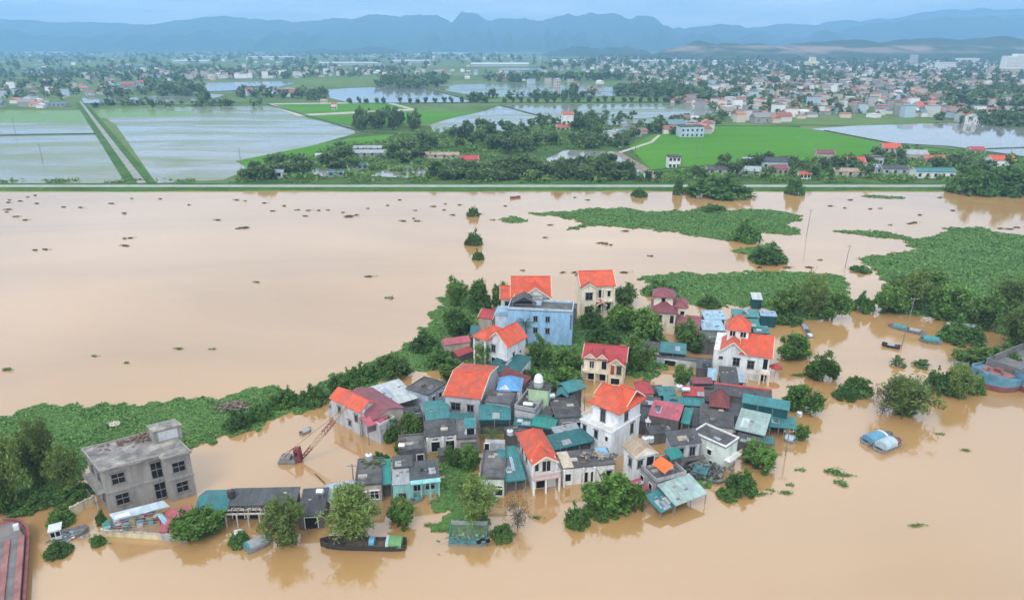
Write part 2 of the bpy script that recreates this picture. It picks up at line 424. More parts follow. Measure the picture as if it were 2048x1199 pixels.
field('rice_field', [(1258, 292), (1310, 270), (1400, 258), (1462, 250), (1590, 254), (1660, 266), (1790, 290), (1925, 298), (1760, 311), (1500, 328), (1305, 344)], RICE)
field('rice_field', [(1540, 249), (1600, 241), (1870, 237), (1930, 243), (1700, 252)], RICE2)
field('lake', [(1620, 258), (1700, 252), (1900, 245), (2048, 257), (2200, 262), (2200, 314), (2048, 312), (1900, 292), (1790, 286), (1680, 266)], LAKE)
field('rice_field', [(-300, 126), (300, 124), (420, 131), (150, 136), (-300, 136)], RICE2)
field('pond', [(1092, 318), (1130, 300), (1235, 303), (1310, 352), (1275, 358), (1225, 330), (1160, 334), (1108, 336)], LAKE)
field('pond', [(612, 345), (650, 331), (735, 328), (720, 342), (650, 354)], LAKE)
field('pond', [(740, 352), (790, 332), (870, 330), (880, 345), (820, 356)], LAKE)
field('rice_field', [(1000, 318), (1060, 312), (1090, 318), (1030, 326)], RICE2)
field('village_lane', [(1228, 306), (1240, 304), (1328, 354), (1308, 358)], mat('lane_brick', (0.25, 0.19, 0.16), 0.95, 0.25, 0.3))
field('village_lane', [(1236, 304), (1300, 283), (1316, 270), (1322, 270), (1306, 285), (1243, 306)], PATH)
field('verge', [(152, 206), (162, 206), (275, 366), (252, 366)], BANKM)
field('verge', [(164, 206), (172, 206), (314, 366), (292, 366)], BANKM)
field('farm_road', [(158.5, 203), (163, 203), (293, 366), (275, 366)], mat('farm_road_grey', (0.27, 0.27, 0.25), 0.95, 0.25, 0.2))
rs = random.Random(9)
for i in range(34):
    y_ = rs.uniform(104, 166); x_ = rs.uniform(-60, 1300 if y_ > 118 else 2000); w_ = rs.uniform(40, 190); h_ = 1.2 + (y_ - 100) * .09 * rs.random()
    field('flooded_strip', [(x_, y_), (x_ + w_ * .1, y_ - h_), (x_ + w_, y_ - h_ * .9), (x_ + w_ * .93, y_ + .2)], LAKE if i % 3 else RICE2)

# levee-side lower ledges between paddies
DIKE = mat('paddy_dike', (0.06, 0.09, 0.035), 0.95, 0.3, 0.2)
def dike(a, b, w=1.6, h=0.7):
    p, q = at(*a, PZ), at(*b, PZ); d = (q - p); n = Vector((-d.y, d.x, 0)).normalized() * w / 2
    mb = MB(); mb.add([p - n * 1.4, p + n * 1.4, q + n * 1.4, q - n * 1.4] + [v + Vector((0, 0, h)) for v in (p - n, p + n, q + n, q - n)],
           [(4, 5, 6, 7), (0, 1, 5, 4), (1, 2, 6, 5), (2, 3, 7, 6), (3, 0, 4, 7)])
    tag(mb.build('field_dike', DIKE), kind='structure')
for a, b in [((535, 209), (725, 264)), ((725, 264), (860, 272)), ((1650, 262), (1800, 291)), ((1800, 291), (2060, 316)), ((835, 172), (950, 204)), ((700, 207), (1480, 205)),
             ((1000, 211), (1110, 241)), ((1300, 342), (1500, 327)), ((0, 271), (190, 268)), ((410, 184), (560, 178)), ((168, 208), (440, 212)), ((1320, 252), (1600, 254)), ((1940, 300), (2060, 296))]:
    dike(a, b)

# hills
def hills(name, prof, Y, depth, rough, m, seed, jit=5.0, ny=26):
    xs = np.linspace(prof[0][0], prof[-1][0], 420)
    ys = np.interp(xs, [p[0] for p in prof], [p[1] for p in prof])
    ys = ys + np.array([jit * (mnoise.fractal(Vector((x / 26, seed, 0)), .8, 2.0, 5)) for x in xs])
    mb = MB(); nx = len(xs); V = []
    for i in range(nx):
        c = on_depth(xs[i], ys[i], Y); H = max(c.z, 2)
        for k in range(ny):
            t = -1 + 2 * k / (ny - 1)
            y = Y + t * depth + H * 0.3 * math.sin(i * 0.21 + seed)
            f = (1 - abs(t)) ** 0.75 if t < 0 else (1 - t * t)
            nz = mnoise.fractal(Vector((c.x / 420 + seed, y / 420, seed)), 1.0, 2.0, 6)
            z = H * f * (1 + rough * nz * (1 - f * f)) - 3
            V.append((c.x * (y / Y if False else 1), y, z))
    fs = [(i * ny + k, (i + 1) * ny + k, (i + 1) * ny + k + 1, i * ny + k + 1) for i in range(nx - 1) for k in range(ny - 1)]
    mb.add(V, fs)
    return tag(mb.build(name, m, smooth=True), kind='structure')
HILLM = land_mat('hill_forest', [(0.02, 0.04, 0.02), (0.035, 0.065, 0.028), (0.055, 0.085, 0.04)], (0.004, 0.03))
QUARM = land_mat('quarry_hill', [(0.03, 0.055, 0.025), (0.04, 0.07, 0.03), (0.05, 0.075, 0.035), (0.3, 0.22, 0.17)], (0.006, 0.03), stretch=(0.4, 0.4, 2.5))
def quarry(m):
    nt = m.node_tree; b = nt.nodes['Principled BSDF']; old = b.inputs['Base Color'].links[0].from_socket
    g = N(nt, 'ShaderNodeNewGeometry'); s = N(nt, 'ShaderNodeSeparateXYZ'); nt.links.new(g.outputs['Position'], s.inputs[0])
    mp = N(nt, 'ShaderNodeMapping'); mp.inputs['Scale'].default_value = (.004, .004, .03); nt.links.new(g.outputs['Position'], mp.inputs['Vector'])
    nz = N(nt, 'ShaderNodeTexNoise'); setin(nz, Scale=1.0, Detail=5.0); nt.links.new(mp.outputs[0], nz.inputs['Vector'])
    band = N(nt, 'ShaderNodeValToRGB'); el = band.color_ramp.elements
    el[0].position = .28; el[0].color = (0, 0, 0, 1); el[1].position = .4; el[1].color = (1, 1, 1, 1); e = el.new(.6); e.color = (1, 1, 1, 1); e = el.new(.72); e.color = (0, 0, 0, 1)
    nt.links.new(M(nt, 'DIVIDE', s.outputs['Z'], 78.0), band.inputs[0])
    f = M(nt, 'MULTIPLY', band.outputs[0], M(nt, 'SMOOTH_MIN', 1.0, M(nt, 'MAXIMUM', M(nt, 'MULTIPLY_ADD', nz.outputs['Fac'], 6.0, -2.6), 0.0), .1))
    mx = N(nt, 'ShaderNodeMixRGB'); mx.inputs[2].default_value = (.3, .22, .17, 1); nt.links.new(f, mx.inputs[0]); nt.links.new(old, mx.inputs[1]); nt.links.new(mx.outputs[0], b.inputs['Base Color'])
quarry(QUARM)
hills('mountain_range', [(-900, 60), (-500, 48), (-150, 36), (0, 40), (60, 41), (120, 44), (200, 45), (280, 50), (350, 42), (400, 36), (430, 32), (470, 35), (520, 39), (600, 42), (650, 37), (690, 35), (715, 43),
      (726, 33), (742, 27), (800, 32), (840, 28), (872, 29), (890, 38), (905, 46), (914, 36), (925, 25), (945, 27), (965, 33), (985, 40), (1010, 36), (1030, 36), (1060, 39), (1085, 41), (1110, 34), (1130, 28), (1160, 28), (1200, 24), (1228, 26),
      (1245, 34), (1260, 39), (1275, 31), (1290, 27), (1306, 33), (1318, 48), (1330, 56), (1370, 59), (1400, 52), (1425, 48), (1470, 51), (1510, 60), (1540, 72), (1575, 84)], 7800, 1600, 0.5, HILLM, 3.1)
hills('mountain_range', [(1360, 70), (1440, 58), (1500, 54), (1570, 48), (1610, 50), (1640, 51), (1670, 44), (1692, 42), (1715, 48), (1740, 44), (1775, 36), (1830, 30), (1870, 23), (1910, 19), (1960, 18), (2048, 20), (2250, 30), (2700, 45), (3200, 60)], 8900, 1600, 0.5, HILLM, 7.7)
hills('mountain_range', [(1460, 92), (1520, 78), (1570, 80), (1600, 74), (1630, 80), (1700, 62), (1760, 48), (1830, 40), (1880, 36), (1960, 34), (2060, 36), (2300, 44), (2700, 60)], 7000, 1100, 0.5, HILLM, 12.2)
rk = random.Random(4); pk = []; x_ = -500
while x_ < 1700:
    w_ = rk.uniform(22, 60); top_ = rk.uniform(54, 80); pk += [(x_, 90), (x_ + w_ * .35, top_ + 4), (x_ + w_ * .5, top_), (x_ + w_ * .7, top_ + 3), (x_ + w_, 88)]; x_ += w_ * rk.uniform(.75, 1.5)
pk = sorted(pk)
hills('mountain_range', pk, 6300, 640, .4, HILLM, 21.0, jit=2.5)
hills('hill', [(560, 108), (600, 102), (640, 97), (670, 100), (700, 101), (730, 93), (752, 90), (775, 97), (800, 104), (840, 112)], 4700, 480, 0.3, HILLM, 1.3)
hills('hill', [(1060, 118), (1090, 108), (1120, 98), (1158, 90), (1185, 93), (1205, 98), (1235, 92), (1258, 92), (1280, 97), (1300, 103), (1325, 116)], 4000, 440, 0.3, HILLM, 5.2)
hills('hill', [(1300, 116), (1335, 103), (1365, 92), (1390, 85), (1440, 85), (1490, 86), (1545, 90), (1570, 93), (1600, 86), (1640, 82), (1700, 80), (1760, 83), (1790, 84), (1830, 77), (1870, 74), (1930, 79), (1985, 71), (2010, 72), (2048, 80), (2300, 84), (2700, 95)], 3100, 480, 0.35, QUARM, 9.4)

# air
def haze_box():
    m = bpy.data.materials.new('haze_air'); m.use_nodes = True
    nt = m.node_tree; nt.nodes.remove(nt.nodes['Principled BSDF'])
    pv = N(nt, 'ShaderNodeVolumePrincipled')
    setin(pv, Color=(0.34, 0.64, 1.0, 1), Density=2.05e-4, Anisotropy=0.1)
    nt.links.new(pv.outputs[0], nt.nodes['Material Output'].inputs['Volume'])
    mb = MB(); mb.box(-14500, 14500, -600, 11700, -6, 620)
    o = mb.build('haze', m)
    return tag(o, 'thin blue haze over the flooded plain', 'haze', kind='stuff')
haze_box()

# ------------------------------------------------------------------ vegetation
def leafmat(name, c, island=0.35, objrand=0.25, transl=0.38):
    return mat(name, c, 0.6, 0.3, 1.3, spec=0.25, island=island, objrand=objrand, transl=transl)
LEAF = {'round': leafmat('leaf_dark', (0.115, 0.22, 0.042)), 'feather': leafmat('leaf_feather', (0.185, 0.26, 0.07)),
        'mid': leafmat('leaf_mid', (0.145, 0.255, 0.055)), 'bush': leafmat('leaf_bush', (0.12, 0.23, 0.055)),
        'grey': leafmat('leaf_grey', (0.13, 0.13, 0.085)), 'far': leafmat('leaf_far', (0.14, 0.22, 0.075), 0.4, 0.3), 'hya': leafmat('leaf_hyacinth', (0.125, 0.245, 0.065), 0.4, 0.0, 0.15),
        'palm': leafmat('leaf_palm', (0.085, 0.15, 0.04))}
BARK = mat('bark', (0.09, 0.07, 0.05), 0.9, 0.35, 3, bump=0.4)

def leaves(rng, C, spread, per, size, aspect=0.55, droop=0.0, up=0.35):
    n = len(C) * per
    P = np.repeat(C, per, 0) + rng.normal(0, 1, (n, 3)) * spread
    nrm = rng.normal(0, 1, (n, 3)); nrm[:, 2] = np.abs(nrm[:, 2]) + up
    nrm /= np.linalg.norm(nrm, axis=1)[:, None]
    a = rng.normal(0, 1, (n, 3)); a[:, 2] -= droop
    a -= nrm * (a * nrm).sum(1)[:, None]; a /= np.linalg.norm(a, axis=1)[:, None]
    b = np.cross(nrm, a)
    s = size * rng.uniform(0.6, 1.35, (n, 1))
    V = np.stack([P - a * s, P + b * s * aspect, P + a * s, P - b * s * aspect], 1)
    return V.reshape(-1, 3)

def crown_centres(rng, kind, n):
    """clump centres of a unit crown: radius about 1, from z 0 to about 2"""
    if kind in ('round', 'mid', 'far'):
        lobes = [(0, 0, 1.05, 0.72)]
        for i in range(7):
            t = rng.uniform(0, 6.28); q = rng.uniform(0.35, 0.62)
            lobes.append((q * math.cos(t), q * math.sin(t), rng.uniform(0.5, 1.4), rng.uniform(0.34, 0.52)))
        out = []
        while len(out) < n:
            L = lobes[rng.integers(len(lobes))]; d = rng.normal(0, 1, 3); d /= np.linalg.norm(d)
            r = L[3] * (0.55 + 0.45 * rng.random() ** 0.5)
            p = np.array(L[:3]) + d * r
            if p[2] > 0.12: out.append(p)
        return np.array(out)
    if kind in ('feather', 'grey'):
        out = []
        nb = 26
        for i in range(nb):
            t = rng.uniform(0, 6.28); q = rng.uniform(0.25, 1.0); top = rng.uniform(1.2, 1.95) * (1.12 - 0.4 * q)
            for k in range(n // nb):
                s = (k + rng.random()) / (n // nb)
                rr = q * s ** 0.8; z = 0.15 + top * math.sin(min(1, s * 1.25) * 1.5) - max(0, s - 0.6) ** 1.2 * 1.1 * q
                w = 0.1
                out.append((rr * math.cos(t) + rng.normal(0, w), rr * math.sin(t) + rng.normal(0, w), max(0.05, z + rng.normal(0, 0.08))))
        return np.array(out)
    out = []                                     # bush: a low uneven mound
    for i in range(n):
        t = rng.uniform(0, 6.28); q = math.sqrt(rng.random())
        h = (1 - q * q) ** 0.5 * (0.75 + 0.3 * math.sin(3 * t + 1) + 0.2 * math.sin(5 * t))
        out.append((q * math.cos(t), q * math.sin(t), max(0.04, h * rng.uniform(0.35, 1.0))))
    return np.array(out)

CROWNS = {}
def make_crown(kind, v, n, per, size, spread, matk, **kw):
    rng = np.random.default_rng(hash((len(kind), v, n)) % 9999 + v * 17)
    C = crown_centres(rng, kind, n)
    return quads_mesh('crown', leaves(rng, C, spread, per, size, **kw), LEAF[matk])
def make_trunk(v, h, spread, n=6, r=0.07):
    rng = np.random.default_rng(100 + v); mb = MB()
    lean = rng.normal(0, 0.06, 2)
    p0 = Vector((0, 0, -0.3)); p1 = Vector((lean[0], lean[1], h * 0.55))
    mb.tube(p0, p1, r, r * 0.7, 7)
    for i in range(n):
        t = i * 6.28 / n + rng.uniform(-0.4, 0.4)
        q = p1 + Vector((spread * math.cos(t) * 0.5, spread * math.sin(t) * 0.5, h * rng.uniform(0.25, 0.45)))
        e = q + Vector((spread * math.cos(t) * 0.35, spread * math.sin(t) * 0.35, h * rng.uniform(0.1, 0.3)))
        mb.tube(p1 - Vector((0, 0, h * rng.uniform(0, 0.2))), q, r * 0.5, r * 0.3, 5); mb.tube(q, e, r * 0.3, r * 0.12, 5)
    return mb.mesh('trunk', BARK)
for v in range(3):
    CROWNS['round', v] = (make_crown('round', v, 150, 42, 0.075, 0.075, 'round'), make_trunk(v, 1.5, 0.7))
    CROWNS['mid', v] = (make_crown('mid', v + 5, 130, 38, 0.08, 0.085, 'mid'), make_trunk(v + 3, 1.5, 0.7))
    CROWNS['feather', v] = (make_crown('feather', v, 320, 20, 0.075, 0.075, 'feather', aspect=0.3, droop=1.0, up=0.1), make_trunk(v + 6, 1.4, 0.8))
    CROWNS['far', v] = (make_crown('far', v + 9, 60, 16, 0.15, 0.1, 'far'), make_trunk(v + 9, 1.3, 0.6, 4, 0.08))
    CROWNS['bush', v] = (make_crown('bush', v, 130, 26, 0.085, 0.07, 'bush'), make_trunk(v + 12, 0.5, 0.9, 7, 0.03))
CROWNS['grey', 0] = (make_crown('grey', 3, 160, 9, 0.06, 0.1, 'grey', aspect=0.3), make_trunk(20, 1.5, 0.95, 12, 0.035))

def plant(name, label, kind, loc, r, h, cat='tree', group=None, v=None, parts=True, lean=0.0):
    v = random.randrange(3) if v is None else v
    if (kind, v) not in CROWNS: v = 0
    cm, tm = CROWNS[kind, v]
    o = thing(name, label, cat, loc, random.uniform(0, 6.28), group)
    o.scale = (r, r, h / (1.05 if kind == 'bush' else 1.85)); o.rotation_euler[1] = lean
    for nm, me in (('trunk', tm), ('crown', cm)):
        c = bpy.data.objects.new(nm, me); col.objects.link(c); c.parent = o
    return o
def tree_px(label, kind, x0, x1, y0, y1, name=None, cat=None, group=None, hmul=1.0, lift=0.0):
    """a plant whose foliage fills the photo box x0..x1, y0..y1 and whose foot stands on the water or bank"""
    xc = (x0 + x1) / 2
    r = (x1 - x0) / 2 / pxm(y1)
    p = at(xc, y1); p = Vector((p.x, p.y + 0.62 * r, lift))
    p.x = at(xc, y1).x * p.y / at(xc, y1).y
    top = on_depth(xc, y0, p.y + 0.1 * r)
    h = max(0.55 * r, (top.z - lift) * hmul)
    p.z -= 0.13 * h if kind in ('round', 'mid', 'feather') else 0.0; h *= 1.1 if kind in ('round', 'mid', 'feather') else 1.0
    nm = name or {'bush': 'bush', 'grey': 'bare_shrub'}.get(kind, 'tree')
    return plant(nm, label, kind, p, r, h, cat or ('bush' if kind in ('bush', 'grey') else 'tree'), group)

# palm and banana: each frond is a part
def frond_mesh(L, name, width, droop, n=9, leaflets=True, mk='palm'):
    V = []; rng = np.random.default_rng(5)
    pts = [Vector((L * (s := i / n) * (1 - 0.2 * s * s), 0, L * (0.42 * s - droop * s * s))) for i in range(n + 1)]
    for i in range(n):
        a, b = pts[i], pts[i + 1]; s = i / n
        w = width * (0.25 + 1.1 * math.sin(min(1, s + 0.15) * 3.0)) if not leaflets else width * math.sin(0.25 + s * 2.6)
        if leaflets:
            for sd in (-1, 1):
                for k in range(2):
                    q = a.lerp(b, k * 0.5); e = q + Vector((0.25 * w, sd * w, -0.35 * w)); d = (b - a) * 0.28
                    V += [q, q + d, e + d * 0.3, e]
        else:
            for sd in (-1, 1):
                V += [a, b, b + Vector((0, sd * w, -0.15 * w)), a + Vector((0, sd * w, -0.15 * w))]
        V += [a + Vector((0, -0.03, 0)), a + Vector((0, 0.03, 0)), b + Vector((0, 0.02, 0)), b + Vector((0, -0.02, 0))]
    return quads_mesh(name, np.array([tuple(v) for v in V]), LEAF[mk])
PALM_F = frond_mesh(2.6, 'frond', 0.55, 0.62); BAN_F = frond_mesh(2.2, 'leaf', 0.34, 0.55, leaflets=False)
def palm(label, px, py, h, s=1.0, n=14, banana=False):
    p = at(px, py); o = thing('banana_plant' if banana else 'palm_tree', label, 'plant' if banana else 'palm', p, random.uniform(0, 6))
    mb = MB(); k = 5
    for i in range(k):
        mb.tube((0.12 * i, 0, -0.5 + (h + 0.5) * i / k), (0.12 * (i + 1), 0, -0.5 + (h + 0.5) * (i + 1) / k), 0.17 - 0.012 * i, 0.158 - 0.012 * i, 8)
    mb.build('trunk', BARK, o)
    for i in range(n):
        f = bpy.data.objects.new('leaf' if banana else 'frond', BAN_F if banana else PALM_F); col.objects.link(f); f.parent = o
        f.location = (0.6, 0, h - 0.05); f.scale = (s * random.uniform(0.8, 1.15),) * 3
        f.rotation_euler = (random.uniform(-0.3, 0.3), random.uniform(-0.75, 0.25), i * 6.28 / n + random.uniform(-0.2, 0.2))
    return o

def jag(poly, step=2.0, amp=0.8, seed=0):
    out = []
    for i in range(len(poly)):
        a, b = Vector(poly[i]), Vector(poly[(i + 1) % len(poly)]); L = (b - a).length; k = max(1, int(L / step))
        for j in range(k):
            p = a.lerp(b, j / k)
            n = mnoise.noise_vector(Vector((p.x * 0.23, p.y * 0.23, seed))) + 0.6 * mnoise.noise_vector(Vector((p.x * 0.7, p.y * 0.7, seed + 9)))
            out.append(Vector((p.x + n.x * amp, p.y + n.y * amp, p.z)))
    return out
MATBASE = land_mat('weed_mat', [(0.07, 0.15, 0.042), (0.1, 0.2, 0.055), (0.15, 0.25, 0.08)], (0.08, 0.9), bump=1.0)
def edge_dist(X, Y, P):
    """distance from points to the outline of a polygon"""
    d = np.full(X.shape, 1e9)
    for i in range(len(P)):
        a, b = P[i], P[(i + 1) % len(P)]; ex, ey = b[0] - a[0], b[1] - a[1]; L2 = ex * ex + ey * ey + 1e-9
        t = np.clip(((X - a[0]) * ex + (Y - a[1]) * ey) / L2, 0, 1)
        d = np.minimum(d, np.hypot(X - a[0] - t * ex, Y - a[1] - t * ey))
    return d
def ragged(X, Y, seed):
    return (np.sin(X * .41 + 2.1 * np.sin(Y * .33 + seed)) + np.sin(Y * .57 + 1.9 * np.sin(X * .29)) + .8 * np.sin(X * 1.31 + 1.1 * Y + seed) + .6 * np.sin(2.3 * X - 1.9 * Y)) / 2.6
def weed_mat(name, label, px, dens, size, lump=0.9, amp=1.0, cat='water weed', z=0.05, seed=0, rag=1.6):
    """floating weed: a broken raft of overlapping pads with leaves standing on it, ragged at the rim"""
    P = [at(x, y, z) for x, y in px]; rng = np.random.default_rng(seed + 40)
    xs = [p.x for p in P]; ys = [p.y for p in P]; lump *= .55
    def keep(X, Y):
        ins = inpoly(X, Y, P); d = np.where(ins, 1, -1) * edge_dist(X, Y, P); n = ragged(X, Y, seed)
        n2 = np.sin(X * .11 + 1.7 * np.sin(Y * .13 + seed)) + np.sin(Y * .17 + 1.3 * np.sin(X * .07))
        return (d + rag * n > .2) & (seed in (1, 2, 4, 5)) | (d + rag * n > .2) & ((n2 > -1.55) | (d > 9) & (n > -.2))
    area = (max(xs) - min(xs)) * (max(ys) - min(ys))
    st = size * 3.2; gx, gy = np.meshgrid(np.arange(min(xs) - 3, max(xs) + 3, st), np.arange(min(ys) - 3, max(ys) + 3, st)); gx = gx.ravel() + rng.uniform(-.3, .3, gx.size) * st; gy = gy.ravel() + rng.uniform(-.3, .3, gy.size) * st
    k = keep(gx, gy); gx, gy = gx[k], gy[k]; a0 = rng.uniform(0, 6.28, len(gx)); rr = st * rng.uniform(.62, .95, len(gx)); zz = z + rng.uniform(0, .06, len(gx))
    V = np.stack([np.stack([gx + rr * np.cos(a0 + i * 1.0472), gy + rr * np.sin(a0 + i * 1.0472) * .9, zz], 1) for i in range(6)], 1).reshape(-1, 3)
    o = bpy.data.objects.new(name, quads_mesh(name, V, MATBASE, 6)); col.objects.link(o); tag(o, label, cat, kind='stuff')
    n = int(area * dens); X = rng.uniform(min(xs) - 3, max(xs) + 3, n); Y = rng.uniform(min(ys) - 3, max(ys) + 3, n)
    k = keep(X, Y); X = X[k]; Y = Y[k]; hmap = ragged(X * .8, Y * .8, seed + 2)
    Z = z + 0.06 + lump * (0.2 + 0.8 * np.clip(hmap, -0.25, 1)) * rng.uniform(0.2, 1.0, len(X))
    V = leaves(rng, np.stack([X, Y, Z], 1), np.array([0.25, 0.25, 0.06]) * size * 2, 2, size, aspect=0.6, up=1.1)
    c = bpy.data.objects.new('leaves', quads_mesh('leaves', V, LEAF['hya'])); col.objects.link(c); c.parent = o; c['kind'] = 'stuff'
    return o
weed_mat('water_hyacinth', 'broad green belt of water weed along the near river bank at the left', [(-60, 850), (0, 834), (70, 813), (150, 808), (290, 805), (420, 796), (500, 781), (560, 771), (592, 776), (604, 790), (650, 755), (720, 735), (800, 695), (850, 660), (858, 630), (880, 600), (905, 565),
     (960, 585), (985, 615), (960, 640), (965, 690), (950, 730), (880, 745), (830, 742), (760, 768), (680, 790), (640, 812), (575, 826), (500, 858), (390, 892), (330, 905), (170, 935), (150, 985), (0, 1030), (-60, 1040)], 14.0, 0.2, 0.55, seed=1)
weed_mat('water_hyacinth', 'long pointed weed raft drifting mid river below the levee', [(1050, 426), (1120, 423), (1190, 417), (1240, 415), (1290, 422), (1380, 421), (1400, 414), (1450, 420), (1540, 418), (1610, 432), (1595, 441), (1572, 449), (1615, 470), (1540, 468), (1490, 461), (1510, 480), (1490, 484), (1420, 474), (1330, 462), (1240, 452), (1180, 452), (1140, 458), (1170, 446), (1120, 434)], 6, 0.32, 0.45, seed=2)
weed_mat('water_hyacinth', 'small wedge of weed just under the long river raft', [(1450, 503), (1500, 494), (1540, 488), (1568, 505), (1572, 526), (1540, 524), (1500, 513)], 5, 0.4, 0.8, seed=3)
weed_mat('water_hyacinth', 'wide green weed field behind the house with the pyramid roof tower', [(1275, 553), (1330, 547), (1430, 545), (1560, 542), (1650, 545), (1685, 552), (1700, 575), (1688, 612), (1640, 640), (1560, 640), (1540, 615), (1460, 612), (1390, 612), (1330, 600), (1290, 590), (1310, 570)], 7.5, 0.3, 0.45, seed=4)
weed_mat('water_hyacinth', 'vast weed field along the right edge beyond the sunken trees', [(1675, 462), (1720, 460), (1775, 462), (1800, 470), (1830, 478), (1880, 468), (1900, 455), (1950, 452), (1990, 462), (2048, 470), (2120, 480), (2120, 690), (2020, 680), (1980, 650), (1900, 640), (1800, 625), (1765, 625), (1762, 595), (1765, 562), (1745, 535), (1712, 517), (1770, 508), (1830, 497), (1800, 478), (1740, 473)], 6, 0.32, 0.45, seed=5)
weed_mat('water_hyacinth', 'small round weed raft left of the long river raft', [(998, 438), (1025, 433), (1055, 437), (1050, 444), (1020, 447)], 5, 0.4, 0.6, seed=6)
weed_mat('ground_cover', 'weeds and shrubs covering the ground between the blue house and the small red roofed villa', [(1040, 650), (1080, 690), (1140, 640), (1200, 632), (1300, 645), (1330, 690), (1345, 730), (1300, 760), (1255, 745), (1240, 690), (1180, 690), (1160, 760), (1100, 770), (1050, 745)], 8, 0.28, 1.0, cat='weeds', seed=7)
weed_mat('ground_cover', 'weedy green patch in front of the turquoise house', [(870, 905), (955, 900), (960, 960), (985, 1000), (945, 1012), (880, 1010), (862, 985), (885, 950)], 12, 0.22, 0.8, cat='weeds', seed=8)
weed_mat('ground_cover', 'strip of weeds on the water beside the junk heap at the white flat roofed house', [(1385, 950), (1420, 955), (1450, 968), (1490, 945), (1512, 968), (1500, 985), (1462, 985), (1440, 1000), (1430, 980), (1395, 965)], 14, 0.2, 0.7, cat='weeds', seed=9)
weed_mat('ground_cover', 'thin weeds floating in front of the teal raft', [(845, 1060), (880, 1045), (905, 1018), (940, 1010), (1010, 1045), (1020, 1070), (1000, 1080), (980, 1060), (920, 1050), (880, 1068)], 6, 0.2, 0.4, cat='weeds', seed=10)
weed_mat('water_hyacinth', 'thin weed line close under the levee at the right', [(1716, 392), (1780, 388), (1830, 391), (1800, 397), (1740, 396)], 3, 0.4, 0.4, seed=12)

def undergrowth(label, px, n, size, hmax, seed):
    P = [at(x, min(y, 366), .4) for x, y in px]; xs = [q.x for q in P]; ys = [q.y for q in P]; rng = np.random.default_rng(seed)
    X = rng.uniform(min(xs), max(xs), n * 3); Y = rng.uniform(min(ys), max(ys), n * 3); k = inpoly(X, Y, P); X = X[k][:n]; Y = Y[k][:n]
    hm = np.clip((np.sin(X * .23 + 1.7 * np.sin(Y * .17)) + np.sin(Y * .29 + 1.3 * np.sin(X * .13 + seed))) / 2, -.25, 1)
    k = hm > -.1; X, Y, hm = X[k], Y[k], hm[k]
    C = np.stack([X, Y, .4 + hmax * (hm + .1) * rng.uniform(.2, 1, len(X))], 1)
    o = bpy.data.objects.new('undergrowth', quads_mesh('undergrowth', leaves(rng, C, size * .8, 5, size, aspect=.7, up=.6), LEAF['mid'])); col.objects.link(o)
    return tag(o, label, 'undergrowth', kind='stuff')
undergrowth('green undergrowth filling the gaps of the woods behind the levee', [(480, 364), (560, 322), (700, 290), (860, 262), (1010, 262), (1100, 256), (1260, 268), (1240, 298), (1100, 300), (1000, 312), (1100, 340), (1260, 345), (1300, 364)], 5200, .9, 3.2, 21)
undergrowth('green undergrowth between the farmhouses behind the right end of the levee', [(1310, 364), (1350, 345), (1500, 328), (1760, 314), (1930, 302), (2080, 325), (2080, 364)], 4200, .8, 2.4, 22)
undergrowth('rough grass and shrubs along the landward side of the levee road', [(-60, 366), (-60, 360), (2100, 360), (2100, 366)], 2600, .55, .9, 23)
undergrowth('ragged grass and weeds along the water side of the levee', [(-60, 385), (-60, 377), (2100, 377), (2100, 385)], 4200, .42, .7, 24)

# ------------------------------------------------------------------ buildings of the flooded hamlet
def frame(A, B, C, h, zc=None, half=False, D=None):
    a, b = at(*A, h), at(*B, h); u = (b - a); Wd = u.length; u.normalize(); v = Vector((-u.y, u.x, 0))
    if D is None:
        c = at(*C, h if zc is None else zc); D = (c - a).dot(v) * (2 if half else 1)
    return Vector((a.x, a.y, 0)), math.atan2(u.y, u.x), Wd, abs(D)

